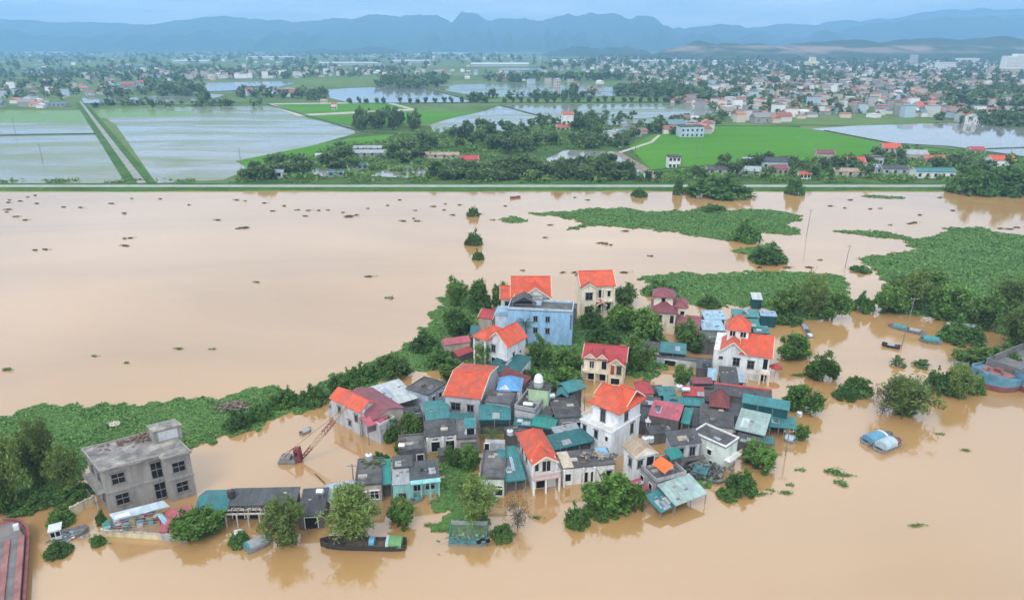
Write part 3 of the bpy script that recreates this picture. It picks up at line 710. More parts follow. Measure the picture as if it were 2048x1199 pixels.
def roof_on(root, x0, x1, y0, y1, h, t, rise=1.0, m='orange', over=0.35, th=0.12, trim=True, par=0.25, wall=None, light=False):
    """builds the roof part on a rectangle; gable ends are returned through the wall builder"""
    w, d = x1 - x0, y1 - y0
    if t == 'flat':
        fm = flatlight() if light else flatmat()
        mb = MB(); mb.box(x0 - over, x1 + over, y0 - over, y1 + over, h, h + 0.14)
        o = mb.build('roof', fm, root)
        if par:
            q = over - 0.02; k = 0.16
            for bx in ((x0 - q, x1 + q, y0 - q, y0 - q + k), (x0 - q, x1 + q, y1 + q - k, y1 + q), (x0 - q, x0 - q + k, y0 - q + k, y1 + q - k), (x1 + q - k, x1 + q, y0 - q + k, y1 + q - k)):
                MB().box(*bx, h + 0.14, h + 0.14 + par).build('parapet', wallmat(wall) if wall else fm, o)
        if w > 3 and d > 3 and h < 7.4:
            rp = random.Random(int(w * 773 + d * 91))
            for i in range(rp.choice([1, 2, 3])):
                a = x0 + rp.uniform(.15, .8) * w; c = y0 + rp.uniform(.2, .8) * d; s = rp.uniform(.3, .7)
                MB().box(a - s, a + s, c - s * .6, c + s * .6, h + .14, h + rp.uniform(.2, .5)).build('roof_clutter', rp.choice([flatlight(), WOOD(), wallmat('grey'), wallmat('beige')]), o)
            MB().tube((x0 + .4, y1 - .4, h + .1), (x0 + .4, y1 - .4, h + 1.8), .03, n=4).build('antenna', POSTM(), o)
        return o
    if t == 'shed':
        s = rise / d; e = over
        mb = MB(); mb.slab([(x0 - e, y0 - e, h - s * e), (x1 + e, y0 - e, h - s * e), (x1 + e, y1 + e, h + rise + s * e), (x0 - e, y1 + e, h + rise + s * e)], th)
        o = mb.build('roof', roofmat(m, 'x'), root)
        if w > 2.5 and d > 1.6 and h < 9:
            rp = random.Random(int(w * 997 + d * 131 + h * 17))
            for i in range(rp.choice([0, 1, 2, 3])):
                a = x0 + rp.uniform(.05, .7) * w; b = min(a + rp.uniform(.8, 1.6), x1 - .05); c = rp.uniform(0, .45); e_ = c + rp.uniform(.3, .5)
                zf = lambda f: h + rise * f + .03
                pm = rp.choice([m, m, 'grey', 'palesheet', 'greyblue'] if m != 'fibro' else ['fibro', 'grey', 'fibro', 'tan'])
                MB().slab([(a, y0 + c * d, zf(c)), (b, y0 + c * d, zf(c)), (b + rp.uniform(-.05, .05), y0 + e_ * d, zf(e_)), (a + rp.uniform(-.05, .05), y0 + e_ * d, zf(e_))], .02).build('patch_sheet', roofmat(pm, 'x'), o)
            for i in range(rp.choice([1, 2, 3])):
                a = x0 + rp.uniform(.1, .9) * w; c = rp.uniform(.15, .8)
                MB().box(a - .22, a + .22, y0 + c * d - .1, y0 + c * d + .1, h + rise * c + .0, h + rise * c + .14).build('weight_stone', flatlight(), o)
        return o
    if t == 'shedx':
        s = rise / w; e = over
        mb = MB(); mb.slab([(x0 - e, y0 - e, h - s * e), (x1 + e, y0 - e, h + rise + s * e), (x1 + e, y1 + e, h + rise + s * e), (x0 - e, y1 + e, h - s * e)], th)
        return mb.build('roof', roofmat(m, 'y'), root)
    if t == 'gx':
        ym = (y0 + y1) / 2; s = rise / (d / 2); e = over; g = over
        mb = MB()
        mb.slab([(x0 - g, y0 - e, h - s * e + th), (x1 + g, y0 - e, h - s * e + th), (x1 + g, ym, h + rise + th), (x0 - g, ym, h + rise + th)], th)
        mb.slab([(x0 - g, ym, h + rise + th), (x1 + g, ym, h + rise + th), (x1 + g, y1 + e, h - s * e + th), (x0 - g, y1 + e, h - s * e + th)], th)
        o = mb.build('roof', roofmat(m, 'x'), root)
        if trim:
            MB().tube((x0 - g, ym, h + rise + th), (x1 + g, ym, h + rise + th), 0.12, n=6).build('ridge_cap', roofmat(m, 'x'), o)
            for x in (x0 - g - 0.05, x1 + g - 0.03):
                tb = MB()
                for ya, yb in ((y0 - e, ym), (ym, y1 + e)):
                    za = h + rise - s * abs(ya - ym); zb = h + rise - s * abs(yb - ym)
                    tb.add([(x, ya, za - 0.06), (x + .08, ya, za - 0.06), (x + .08, yb, zb - 0.06), (x, yb, zb - 0.06), (x, ya, za + th + 0.06), (x + .08, ya, za + th + 0.06), (x + .08, yb, zb + th + 0.06), (x, yb, zb + th + 0.06)],
                           [(0, 3, 2, 1), (4, 5, 6, 7), (0, 1, 5, 4), (1, 2, 6, 5), (2, 3, 7, 6), (3, 0, 4, 7)])
                tb.build('verge', TRIM(), o)
        return o
    if t == 'gy':
        xm = (x0 + x1) / 2; s = rise / (w / 2); e = over; g = over
        mb = MB()
        mb.slab([(x0 - e, y0 - g, h - s * e + th), (xm, y0 - g, h + rise + th), (xm, y1 + g, h + rise + th), (x0 - e, y1 + g, h - s * e + th)], th)
        mb.slab([(xm, y0 - g, h + rise + th), (x1 + e, y0 - g, h - s * e + th), (x1 + e, y1 + g, h - s * e + th), (xm, y1 + g, h + rise + th)], th)
        o = mb.build('roof', roofmat(m, 'y'), root)
        if trim:
            MB().tube((xm, y0 - g, h + rise + th), (xm, y1 + g, h + rise + th), 0.12, n=6).build('ridge_cap', roofmat(m, 'y'), o)
            y = y0 - g - 0.05; tb = MB()
            for xa, xb in ((x0 - e, xm), (xm, x1 + e)):
                za = h + rise - s * abs(xa - xm); zb = h + rise - s * abs(xb - xm)
                tb.add([(xa, y, za - 0.06), (xb, y, zb - 0.06), (xb, y + .08, zb - 0.06), (xa, y + .08, za - 0.06), (xa, y, za + th + 0.06), (xb, y, zb + th + 0.06), (xb, y + .08, zb + th + 0.06), (xa, y + .08, za + th + 0.06)],
                       [(0, 3, 2, 1), (4, 5, 6, 7), (0, 1, 5, 4), (1, 2, 6, 5), (2, 3, 7, 6), (3, 0, 4, 7)])
            tb.build('verge', TRIM(), o)
        return o
    if t == 'hip':
        e = over; X0, X1, Y0, Y1 = x0 - e, x1 + e, y0 - e, y1 + e; Wd, Dd = X1 - X0, Y1 - Y0
        k = min(Wd, Dd) / 2; hh = h + 0.02
        if Wd >= Dd: r0, r1 = (X0 + k, (Y0 + Y1) / 2, hh + rise), (X1 - k + 1e-3, (Y0 + Y1) / 2, hh + rise)
        else: r0, r1 = ((X0 + X1) / 2, Y0 + k, hh + rise), ((X0 + X1) / 2, Y1 - k + 1e-3, hh + rise)
        c = [(X0, Y0, hh), (X1, Y0, hh), (X1, Y1, hh), (X0, Y1, hh)]
        cb = [(p[0], p[1], hh - th) for p in c]
        fs = [(0, 1, 5, 4), (1, 2, 5), (2, 3, 4, 5), (3, 0, 4)] if Wd >= Dd else [(0, 1, 4), (1, 2, 5, 4), (2, 3, 5), (3, 0, 4, 5)]
        mb = MB(); mb.add(c + [r0, r1] + cb, fs + [(6, 7, 1, 0), (7, 8, 2, 1), (8, 9, 3, 2), (9, 6, 0, 3), (9, 8, 7, 6)])
        o = mb.build('roof', roofmat(m, 'x'), root)
        if trim:
            hb = MB()
            for a, b in ((c[0], r0), (c[3], r0 if Wd >= Dd else r1), (c[1], r1 if Wd >= Dd else r0), (c[2], r1)): hb.tube(a, b, 0.07, n=5)
            if (Vector(r0) - Vector(r1)).length > 0.1: hb.tube(r0, r1, 0.1, n=5)
            hb.build('hip_ridge', roofmat(m, 'y'), o)
        return o

def opening(root, face, u, z, w, h, rect, kind='w'):
    """window or door on one face; u is the place along the face from 0 to 1"""
    x0, x1, y0, y1 = rect
    if face == 'f': o_, du, dn = Vector((x0 + u * (x1 - x0), y0, z)), Vector((1, 0, 0)), Vector((0, -1, 0))
    elif face == 'l': o_, du, dn = Vector((x0, y1 + u * (y0 - y1), z)), Vector((0, -1, 0)), Vector((-1, 0, 0))
    else: o_, du, dn = Vector((x1, y0 + u * (y1 - y0), z)), Vector((0, 1, 0)), Vector((1, 0, 0))
    def bx(mb, a, b, c, d, p, q):
        vs = [o_ + du * s + Vector((0, 0, t)) + dn * k for k in (p, q) for s, t in ((a, c), (b, c), (b, d), (a, d))]
        mb.add(vs, [(0, 3, 2, 1), (4, 5, 6, 7), (0, 1, 5, 4), (1, 2, 6, 5), (2, 3, 7, 6), (3, 0, 4, 7)])
        return mb
    door = kind in ('d', 'o')
    mats = {'w': GLASS, 'd': GLASS, 'o': DARK, 'x': DARK, 'r': lambda: mat('red_door', (0.35, 0.06, 0.05), 0.6, 0.2, 1), 'b': GLASS}
    ob = bx(MB(), -w / 2, w / 2, 0, h, 0.0, 0.03).build('door' if kind in ('d', 'o', 'r') else 'window', mats[kind](), root)
    fm = FRAMED() if kind in ('x', 'b') else FRAMEW()
    f = 0.09; fb = MB()
    bx(fb, -w / 2 - f, -w / 2, 0, h, -0.02, 0.09); bx(fb, w / 2, w / 2 + f, 0, h, -0.02, 0.09); bx(fb, -w / 2 - f, w / 2 + f, h, h + f, -0.02, 0.1)
    if kind in ('w', 'b', 'd', 'x') and w > 0.7:
        bx(fb, -0.035, 0.035, 0, h, 0.02, 0.06)
        if kind in ('w', 'b') and w > 1.0: bx(fb, -w / 2, w / 2, h * 0.62, h * 0.62 + 0.06, 0.02, 0.062)
        if kind == 'x': bx(fb, -w / 2, w / 2, h * 0.5, h * 0.5 + 0.12, 0.02, 0.062)
    fb.build('frame', fm, ob)
    if kind in ('w', 'b', 'x'):
        bx(MB(), -w / 2 - 0.16, w / 2 + 0.16, -0.12, -0.01, -0.02, 0.16).build('sill', fm, ob)
        if h > 0.8: bx(MB(), -w / 2 - 0.2, w / 2 + 0.2, h + 0.1, h + 0.18, -0.02, 0.3).build('hood', fm, ob)
    return ob

def block(root, x0, x1, y0, y1, h, wall, roof=None, wins=(), z0=-1.2, name='wall', g=None):
    """a walled storey block: wall part (with gable ends), roof part, openings"""
    mb = MB(); mb.box(x0, x1, y0, y1, z0, h)
    if roof:
        t, rise = roof[0], roof[1]
        if t == 'gx':
            ym = (y0 + y1) / 2
            for x in (x0, x1 - 0.2): mb.prism([(x, y0, h), (x, y1, h), (x, ym, h + rise)], (0.2, 0, 0))
        elif t == 'gy':
            xm = (x0 + x1) / 2
            for y in (y0, y1 - 0.2): mb.prism([(x0, y, h), (xm, y, h + rise), (x1, y, h)], (0, 0.2, 0))
        elif t == 'shed': mb.prism([(x0 + .02, y0 + .02, h - .01), (x0 + .02, y1 - .02, h - .01), (x0 + .02, y1 - .02, h + rise - 0.13)], (x1 - x0 - 0.04, 0, 0))
        elif t == 'shedx': mb.prism([(x0 + .02, y0 + .02, h - .01), (x1 - .02, y0 + .02, h + rise - .13), (x1 - .02, y0 + .02, h - .01)], (0, y1 - y0 - 0.04, 0))
    wo = mb.build(name, wallmat(wall), root)
    if roof:
        roof_on(root, x0, x1, y0, y1, h, roof[0], roof[1], roof[2] if len(roof) > 2 else 'orange', **(roof[3] if len(roof) > 3 else {}))
    for wn_ in wins: opening(root, wn_[0], wn_[1], wn_[2], wn_[3], wn_[4], (x0, x1, y0, y1), *(wn_[5:6]))
    return wo

SIZES = []
def house(label, A, B, C, h, wall, roof, wins=(), zc=None, half=False, D=None, name='house', cat='house', group=None):
    loc, rz, Wd, D = frame(A, B, C, h, zc, half, D)
    SIZES.append((round(Wd, 1), round(D, 1), h, label))
    root = thing(name, label, cat, loc, rz, group)
    block(root, 0, Wd, 0, D, h, wall, roof, wins)
    return root, Wd, D
def canopy(label, A, B, C, h, roof, zc=None, D=None, name='shed', cat='shed', posts=3, back=None, group=None, half=False, front=None, closed=True):
    """open shed: roof on posts with an optional back wall or shade box"""
    loc, rz, Wd, D = frame(A, B, C, h, zc, half, D)
    SIZES.append((round(Wd, 1), round(D, 1), h, label))
    root = thing(name, label, cat, loc, rz, group)
    roof_on(root, 0, Wd, 0, D, h, *roof[:3], **(roof[3] if len(roof) > 3 else {}))
    top = h - 0.14
    rise = roof[1] if roof[0] == 'shed' else 0
    for i in range(posts):
        x = 0.08 + (Wd - 0.16) * i / (posts - 1)
        MB().tube((x, 0.1, -1.2), (x, 0.1, top + 0.02 + rise * 0.1 / D), 0.07, n=6).build('post', POSTM(), root)
        if roof[0] == 'shedx': continue
        MB().tube((x, D - 0.1, -1.2), (x, D - 0.1, top + rise * (D - 0.1) / D), 0.07, n=6).build('post', POSTM(), root)
    MB().box(0.0, Wd, 0.06, 0.14, top - 0.12, top - 0.01).build('beam', POSTM(), root)
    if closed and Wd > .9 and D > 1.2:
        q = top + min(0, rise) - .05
        MB().box(.25, Wd - .25, min(.9, D * .3), D - .3, -1.2, q).build('shade_box', wallmat('dark'), root)  # dark box inset under the roof, put in for the shade there
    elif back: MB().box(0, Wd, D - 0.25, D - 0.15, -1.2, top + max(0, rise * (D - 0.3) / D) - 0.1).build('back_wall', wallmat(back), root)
    if front: MB().box(0, Wd, 0.16, 0.24, front[1], front[2]).build('front_panel', wallmat(front[0]), root)
    return root, Wd, D
def railing(root, pts, z, h=0.9, m=None, gap=0.22, name='railing'):
    mb = MB()
    for a, b in zip(pts, pts[1:]):
        a = Vector((*a, z)); b = Vector((*b, z)); L = (b - a).length; k = max(2, int(L / gap))
        mb.tube(a + Vector((0, 0, h)), b + Vector((0, 0, h)), 0.04, n=5)
        mb.tube(a + Vector((0, 0, 0.08)), b + Vector((0, 0, 0.08)), 0.03, n=5)
        for i in range(k + 1):
            p = a.lerp(b, i / k); mb.tube(p, p + Vector((0, 0, h)), 0.022, n=4)
    return mb.build(name, m or FRAMEW(), root)
def tank(label, px, py, z, r=0.55, L=1.3, vertical=False, rz=0.0, m=None):
    p = at(px, py, z); o = thing('water_tank', label, 'water tank', p, rz)
    if vertical:
        MB().lathe([(0.02, 0.0), (r, 0.02), (r, L * .8), (r * .92, L * .88), (r * .45, L), (0.05, L * 1.03)], 14).build('drum', m or STEEL(), o, smooth=False)
        MB().lathe([(r * .3, L * 1.0), (r * .3, L * 1.08), (0.03, L * 1.1)], 8).build('lid', FRAMED(), o)
    else:
        mb = MB(); rings = []
        for x, q in ((-L / 2 - .12, .25), (-L / 2, .92), (-L / 2 + .08, 1), (L / 2 - .08, 1), (L / 2, .92), (L / 2 + .12, .25)):
            rings.append([(x, r * q * math.cos(t * math.pi / 7), r + .35 + r * q * math.sin(t * math.pi / 7)) for t in range(14)])
        mb.loft(rings); mb.build('drum', m or STEEL(), o)
        sb = MB()
        for x in (-L * .35, L * .35):
            sb.box(x - .05, x + .05, -r * .8, r * .8, 0.3, 0.42)
            for y in (-r * .8, r * .8 - .08): sb.box(x - .04, x + .04, y, y + .08, 0, 0.3)
        sb.build('stand', POSTM(), o)
    return o
def pil(root, x, y, z1, s=0.16, wall='white', z0=-1.2): return MB().box(x - s, x + s, y - s, y + s, z0, z1).build('column', wallmat(wall), root)

# 1 unfinished concrete house at the left
loc, rz, Wd, D = frame((203, 941), (371, 896), (166, 902), 7.0)
SIZES.append((Wd, D, 7, 'concrete house'))
r1 = thing('house', 'unfinished bare grey concrete house with stair box on its flat roof', 'house', loc, rz)
block(r1, 0, Wd, 0, D, 7.0, 'concrete', None, [('f', .16, 4.55, 1.5, 1.5, 'x'), ('f', .16, 1.25, 1.5, 1.6, 'x'), ('f', .61, 3.75, 1.3, 2.4, 'x'), ('f', .61, .45, 1.3, 2.4, 'x'),
      ('l', .3, 4.4, 1.2, 1.6, 'x'), ('l', .7, 4.4, 1.2, 1.6, 'x'), ('l', .3, 1.1, 1.2, 1.6, 'x'), ('l', .7, 1.1, 1.2, 1.6, 'x')])
bx0 = Wd * .68
block(r1, bx0, Wd - 0.01, -1.3, -0.003, 6.95, 'concrete', None, [('f', .5, 4.5, 1.5, 1.5, 'x'), ('f', .5, 1.3, 1.4, 1.5, 'x')], name='bay')
o = MB().box(-.35, bx0 - .3, -.5, D + .35, 7.0, 7.2).build('roof', flatlight(), r1)
MB().box(bx0 - .3, Wd + .15, -1.7, D + .35, 7.003, 7.2).build('roof', flatlight(), r1)
for bx in ((-.35, Wd + .15, D + .15, D + .35), (-.35, -.15, -.5, D + .15), (-.15, bx0 - .3, -.5, -.32), (bx0 - .3, Wd + .15, -1.7, -1.52), (Wd - .05, Wd + .15, -1.52, D + .15)):
    MB().box(*bx, 7.2, 7.36).build('parapet', wallmat('concrete'), o)
for z in (3.35,):
    MB().box(-.12, bx0, -.14, -.0, z, z + .3).build('floor_band', wallmat('concrete'), r1)
    MB().box(bx0 - .12, Wd + .1, -1.44, -1.3, z, z + .3).build('floor_band', wallmat('concrete'), r1)
    MB().box(-1.0, -.002, .4, D, z, z + .18).build('balcony', wallmat('concrete'), r1)
railing(r1, [(-.95, .45), (-.95, D - .1)], 3.53, .8, FRAMED(), .5)
railing(r1, [(-.95, .45), (-.95, D - .1)], .4, .8, FRAMED(), .5)
tx0, ty0 = Wd * .74, D * .45
block(r1, tx0, tx0 + 3.5, ty0, ty0 + 2.1, 9.15, 'concrete', ('flat', 0, '', dict(over=.15, par=0, light=True)), [], z0=7.2, name='stair_box')
MB().box(tx0 + .5, tx0 + 3.0, ty0 - .04, ty0, 7.5, 8.9).build('panel', wallmat('lightgrey'), r1)
def shear(root, k):
    for ch in root.children_recursive:
        for v in ch.data.vertices: v.co.x += k * v.co.y
shear(r1, -.24)
RUB = mat('brick_rubble', (0.2, 0.13, 0.1), 0.95, 0.5, 3, island=.5)
def rubble(label, base, n, sx, sy, smin, smax, m, name='rubble', z=0.0, rot=0.0, hmax=.4):
    o = thing(name, label, 'rubble', base, rot); mb = MB()
    for i in range(n):
        x, y = random.gauss(0, sx / 2.4), random.gauss(0, sy / 2.4); s = random.uniform(smin, smax); a = random.uniform(0, 3)
        d = Vector((math.cos(a), math.sin(a), 0)) * s; e = Vector((-d.y, d.x, 0)) * .5; c = Vector((x, y, max(0, hmax * (1 - (x / sx) ** 2 - (y / sy) ** 2)) * random.random()))
        t = Vector((0, 0, s * .4))
        mb.add([c - d - e, c + d - e, c + d + e, c - d + e, c - d - e + t, c + d - e + t, c + d + e + t, c - d + e + t], [(0, 3, 2, 1), (4, 5, 6, 7), (0, 1, 5, 4), (1, 2, 6, 5), (2, 3, 7, 6), (3, 0, 4, 7)])
    b = mb.build('pieces', m, o); b['kind'] = 'stuff'; return o
rubble('scattered bricks and blocks on the roof of the unfinished concrete house', at(278, 878, 7.2), 130, 5, 2.2, .08, .28, RUB, rot=rz)
# tarpaulin lean-to with slats and goods below
def quad_sheet(root, name, pts, m, t=.05): return MB().slab(pts, t).build(name, m, root)
TARPB = mat('pale_blue_tarp', (0.46, 0.56, 0.63), 0.5, 0.2, .8, stain=(.25, .3, .33), stain_amt=.6, bump=.6)
o = thing('lean_to', 'lean-to of pale blue tarpaulin and open slats below the concrete house', 'shelter', at(222, 1044))
b0 = o.location
def rel(px, py, z): p = at(px, py, z) - b0; return (p.x, p.y, p.z)
quad_sheet(o, 'tarpaulin', [rel(228, 1040, 1.75), rel(340, 1012, 1.8), rel(326, 1000, 2.6), rel(218, 1027, 2.5)], TARPB)
quad_sheet(o, 'metal_sheet', [rel(232, 1036, 1.95), rel(262, 1029, 1.97), rel(256, 1021, 2.35), rel(226, 1028, 2.33)], mat('white_sheet', (.62, .68, .7), .4, .1, 1))
quad_sheet(o, 'metal_sheet', [rel(296, 1014, 2.15), rel(332, 1006, 2.15), rel(330, 1003, 2.4), rel(295, 1010, 2.4)], mat('white_sheet', (.62, .68, .7), .4, .1, 1))
for i in range(9):
    t = i / 8
    MB().tube(rel(205 + 14 * (1 - t) * .9 + 18 * t, 1062 - 27 * t, 1.45 + .35 * t), rel(318 + 16 * t, 1060 - 52 * t, 1.5 + .35 * t), .045, n=5).build('slat', FRAMED(), o)
for x in (212, 240, 268, 296, 322): MB().tube(rel(x, 1066, -1), rel(x, 1062, 1.45), .05, n=5).build('post', WOOD(), o)
GOODS = [mat('goods_%d' % i, c, .7, .2, 2) for i, c in enumerate([(.5, .45, .2), (.5, .08, .1), (.12, .3, .42), (.6, .6, .58), (.08, .25, .18), (.45, .3, .15), (.2, .42, .45)])]
for i in range(46):
    px = random.uniform(210, 320); py = random.uniform(1044, 1064) - (px - 210) * .22
    p = at(px, py, .35); g = thing('crate', 'crate or sack of goods standing under the slats of the blue lean-to', 'crate', p, random.uniform(0, 1.5), 'goods stored under the slatted lean-to')
    a, b, c = random.uniform(.22, .45), random.uniform(.2, .35), random.uniform(.25, .6)
    mb = MB(); mb.box(-a, a, -b, b, -.4, c); q = mb.build('body', GOODS[i % 7], g)
    mb = MB(); mb.box(-a - .03, a + .03, -b - .03, b + .03, c, c + .06); mb.build('rim', GOODS[(i * 3) % 7], g)
quadred = roofmat('magenta', 'x')
canopy('long narrow red metal roof strip sloping down beside the slatted lean-to', (318, 1062), (334, 1061), (348, 1016), 1.4, ('shed', .8, 'magenta', dict(over=.05)), posts=2, zc=2.2, closed=False)
canopy('pink red metal roof panel next to the teal shed', (347, 1045), (385, 1028), (391, 1003), 1.5, ('shed', .7, 'magenta', dict(over=.1)), posts=2, zc=2.2, closed=False)
canopy('narrow pale blue metal strip roof between the two pink roofs', (334, 1054), (342, 1050), (350, 1014), 1.45, ('shed', .75, 'paleblue', dict(over=.05)), posts=2, zc=2.2, closed=False)
# yard wall in front
for (a, b, hh, wl, lb) in [((205, 1071), (322, 1079), .8, 'yellow', 'low yellowish yard wall in the water before the slatted lean-to'), ((326, 1080), (372, 1083), .9, 'grey', 'low grey block wall beside the round dark tree'), ((146, 1030), (190, 1008), 1.2, 'yellow', 'stained low yard wall left of the concrete house')]:
    p, q = at(*a), at(*b); L = (q - p).length
    w_ = thing('yard_wall', lb, 'wall', p, math.atan2(q.y - p.y, q.x - p.x))
    MB().box(0, L, 0, .22, -1, hh).build('panel', wallmat(wl), w_); MB().box(-.05, L + .05, -.05, .27, hh, hh + .1).build('coping', wallmat('beige'), w_)
    for i in range(4): MB().box(L * i / 3 - .15, L * i / 3 + .15, -.04, .26, -1, hh + .22).build('pillar', wallmat(wl), w_)
# 3 teal shed, 4 long dark building, 5, 6
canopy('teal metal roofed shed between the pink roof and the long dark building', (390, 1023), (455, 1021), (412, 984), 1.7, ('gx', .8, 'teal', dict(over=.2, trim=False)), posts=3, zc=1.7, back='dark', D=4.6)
r4, Wd, D = house('long low building with dark fibre cement roof and open beamed front', (458, 1009), (590, 1006), (472, 977), 2.4, 'dark', ('shed', .7, 'fibro', dict(over=.15)), zc=3.1)
for i in range(7): pil(r4, Wd * i / 6, -1.6, 2.0, .09, 'beige')
MB().box(-.1, Wd + .1, -1.68, -1.5, 2.0, 2.2).build('beam', wallmat('beige'), r4); MB().box(-.1, Wd + .1, -1.0, -.88, 2.15, 2.3).build('beam', wallmat('beige'), r4)
for i in range(12): MB().box(Wd * i / 11 - .05, Wd * i / 11 + .05, -1.6, -.05, 2.2, 2.3).build('rafter', WOOD(), r4)
for i in range(4): opening(r4, 'f', .12 + .25 * i, .2, 1.5, 1.6, (0, Wd, 0, D), 'o')
r5, Wd5, D5 = house('small dark roofed annex with a tank right of the long low building', (596, 1030), (646, 1027), (600, 978), 2.2, 'dark', ('shed', .6, 'fibro', dict(over=.15)), [('f', .5, .1, 1.6, 1.7, 'o')], zc=2.8)
tank('dark rusty water drum on the left end of the long dark roof', 463, 992, 2.9, .5, 1.1, True, m=mat('rusty_drum', (.06, .05, .055), .7, .4, 2))
tank('light steel water tank on the small dark annex roof', 641, 992, 2.8, .42, .9)
canopy('open shed with pale grey sheet roof between annex and dark flat house', (653, 1001), (710, 992), (656, 968), 1.9, ('shed', .5, 'greyblue', dict(over=.1)), zc=2.4, posts=3, closed=False)
# 7 8 9 10
r7, Wd, D = house('grey flat roofed house with silver tank beside the narrow teal roof', (711, 971), (762, 967), (718, 920), 3.0, 'beige', ('flat', 0, '', dict(over=.15, par=.12)), [('f', .72, .7, 1.1, 1.3, 'w'), ('f', .25, .7, .9, 1.2, 'w')])
tank('round silver water tank on the grey flat roof by the teal strip', 738, 918, 3.1, .55, 1.0, True)
rubble('green weeds and rubbish behind the silver tank on the grey flat roof', at(752, 926, 3.15), 60, 2.2, 1.2, .1, .28, mat('mossy_rubbish', (.09, .12, .05), .9, .5, 2, island=.5))
canopy('narrow teal metal roof strip between grey house and turquoise house', (763, 968), (783, 966), (783, 916), 2.7, ('shed', .7, 'tealgreen', dict(over=.02)), zc=3.4, posts=2)
r9, Wd, D = house('turquoise house with dark flat roof and twin windows', (823, 957), (876, 951), (874, 919), 2.8, 'turquoise', ('shed', .6, 'fibro', dict(over=.25)), [('f', .2, .8, 1.0, 1.1, 'w'), ('f', .68, .8, 1.3, 1.1, 'w')], zc=3.4)
for i in range(4): pil(r9, Wd * i / 3, -1.0, 2.55, .1, 'turquoise')
MB().box(-.15, Wd + .25, -1.2, -.0, 2.55, 2.7).build('porch_slab', wallmat('turquoise'), r9)
r9b, Wd, D = house('pale turquoise block house with grey sheet roof and barred window', (785, 968), (822, 966), (786, 932), 2.6, 'turquoise', ('shed', .7, 'grey', dict(over=.1)), [('f', .5, .25, .9, .8, 'b')], zc=3.3)
house('dark roofed lower house stretched behind the turquoise houses', (786, 933), (824, 930), (786, 912), 3.6, 'dark', ('shed', .5, 'fibro', dict(over=.1)), zc=4.1)
r10, Wd, D = house('sooty small house with cluttered flat roof behind the turquoise house', (800, 905), (850, 900), (802, 874), 2.5, 'dark', ('flat', 0, '', dict(over=.1, par=.3)), [('f', .8, .4, 1, 1.5, 'o'), ('f', .3, .4, 1, 1.3, 'o')])
tank('silver water tank with blue pipe on the sooty small house', 804, 899, 2.7, .4, .9)
# 11 grey house with orange roof
r11, Wd, D = house('grey plastered house with orange tiled roof near the sunken crane', (661, 795), (720, 824), (679, 775), 4.3, 'lightgrey', ('gx', 1.2, 'orange', dict(over=.2, trim=False)), [('f', .3, 2.3, .7, 1.2, 'b'), ('f', .86, 2.3, .7, 1.2, 'b'), ('f', .62, .9, .6, .9, 'b')], zc=5.5, half=True)
block(r11, Wd + .02, Wd + 4.4, .3, D - .2, 3.0, 'lightgrey', ('flat', 0, '', dict(over=.02, par=.5, wall='lightgrey', light=True)), name='annex_wall')
block(r11, -1.9, -.02, .6, D - .8, 1.7, 'lightgrey', ('flat', 0, '', dict(over=.05, par=0, light=True)), name='porch_wall')
tank('white upright water tank on the terrace of the grey plastered house', 726, 832, 3.2, .5, 1.4, True)
r11b, Wd, D = house('long shed with crimson metal gable roof behind the grey plastered house', (748, 838), (806, 815), (725, 790), 3.9, 'beige', ('gy', .9, 'maroon', dict(over=.25, trim=False)), [], D=9.5)
canopy('crimson box canopy hung on the corner of the grey plastered house', (735, 853), (780, 838), (750, 826), 3.4, ('gx', .55, 'magenta', dict(over=.1, trim=False)), D=3.2, posts=2, front=('dark', 2.2, 3.2), closed=False)
# 12 13
canopy('wide pale sheet metal roof behind the crimson gable shed', (772, 812), (832, 794), (803, 757), 3.0, ('shed', .5, 'palesheet', dict(over=.3)), zc=3.5, posts=3, back='lightgrey')
r13, Wd, D = house('plain pale blue grey cube house with dark flat roof', (856, 789), (889, 767), (814, 778), 3.6, 'bluewhite', ('flat', 0, '', dict(over=.3, par=.12)), [('f', .3, 1.6, .7, 1.1, 'w'), ('f', .7, 1.6, .7, 1.1, 'w')])
# 14 orange gable house
r14, Wd, D = house('grey two storey house with broad plain orange roof', (890, 789), (960, 796), (908, 741), 4.9, 'lightgrey', ('gx', 1.5, 'orange', dict(over=.3)), [('f', .72, 2.3, 1.0, 1.2, 'b'), ('f', .3, 2.3, 1.5, 1.3, 'b'), ('r', .4, 2.4, .6, .8, 'w')], zc=6.4, half=True)
canopy('teal sheet roof low at the left of the broad orange roof', (852, 839), (900, 834), (888, 799), 2.7, ('shed', .8, 'teal', dict(over=.1)), zc=3.5, posts=3, back='dark')
canopy('teal green awning strip under the windows of the broad orange roofed house', (898, 836), (945, 838), (944, 826), 2.8, ('shed', .4, 'tealdark', dict(over=.05)), zc=3.2, posts=3)
r16, Wd, D = house('white fronted low house with mossy dark roof and two black doorways', (853, 873), (911, 868), (872, 842), 2.8, 'white', ('flat', 0, '', dict(over=.25, par=0)), [('f', .3, .1, 1.3, 1.7, 'o'), ('f', .8, .1, 1.3, 1.7, 'o'), ('f', .3, 2.1, .9, .25, 'o'), ('f', .8, 2.1, .9, .25, 'o')])
for u in (0.02, .55, .99): pil(r16, Wd * u, -.2, 2.8, .18, 'white')
r16b, Wd, D = house('dark slab roof house with small teal dormer right of the white fronted low house', (914, 879), (953, 877), (915, 840), 2.6, 'beige', ('flat', 0, '', dict(over=.1, par=.15)), [])
block(r16b, Wd * .45, Wd - .05, 1.2, 3.0, 4.0, 'white', ('shed', .5, 'teal', dict(over=.15)), [('f', .5, 2.75, 1.2, 1.1, 'o')], z0=2.74, name='dormer_wall')
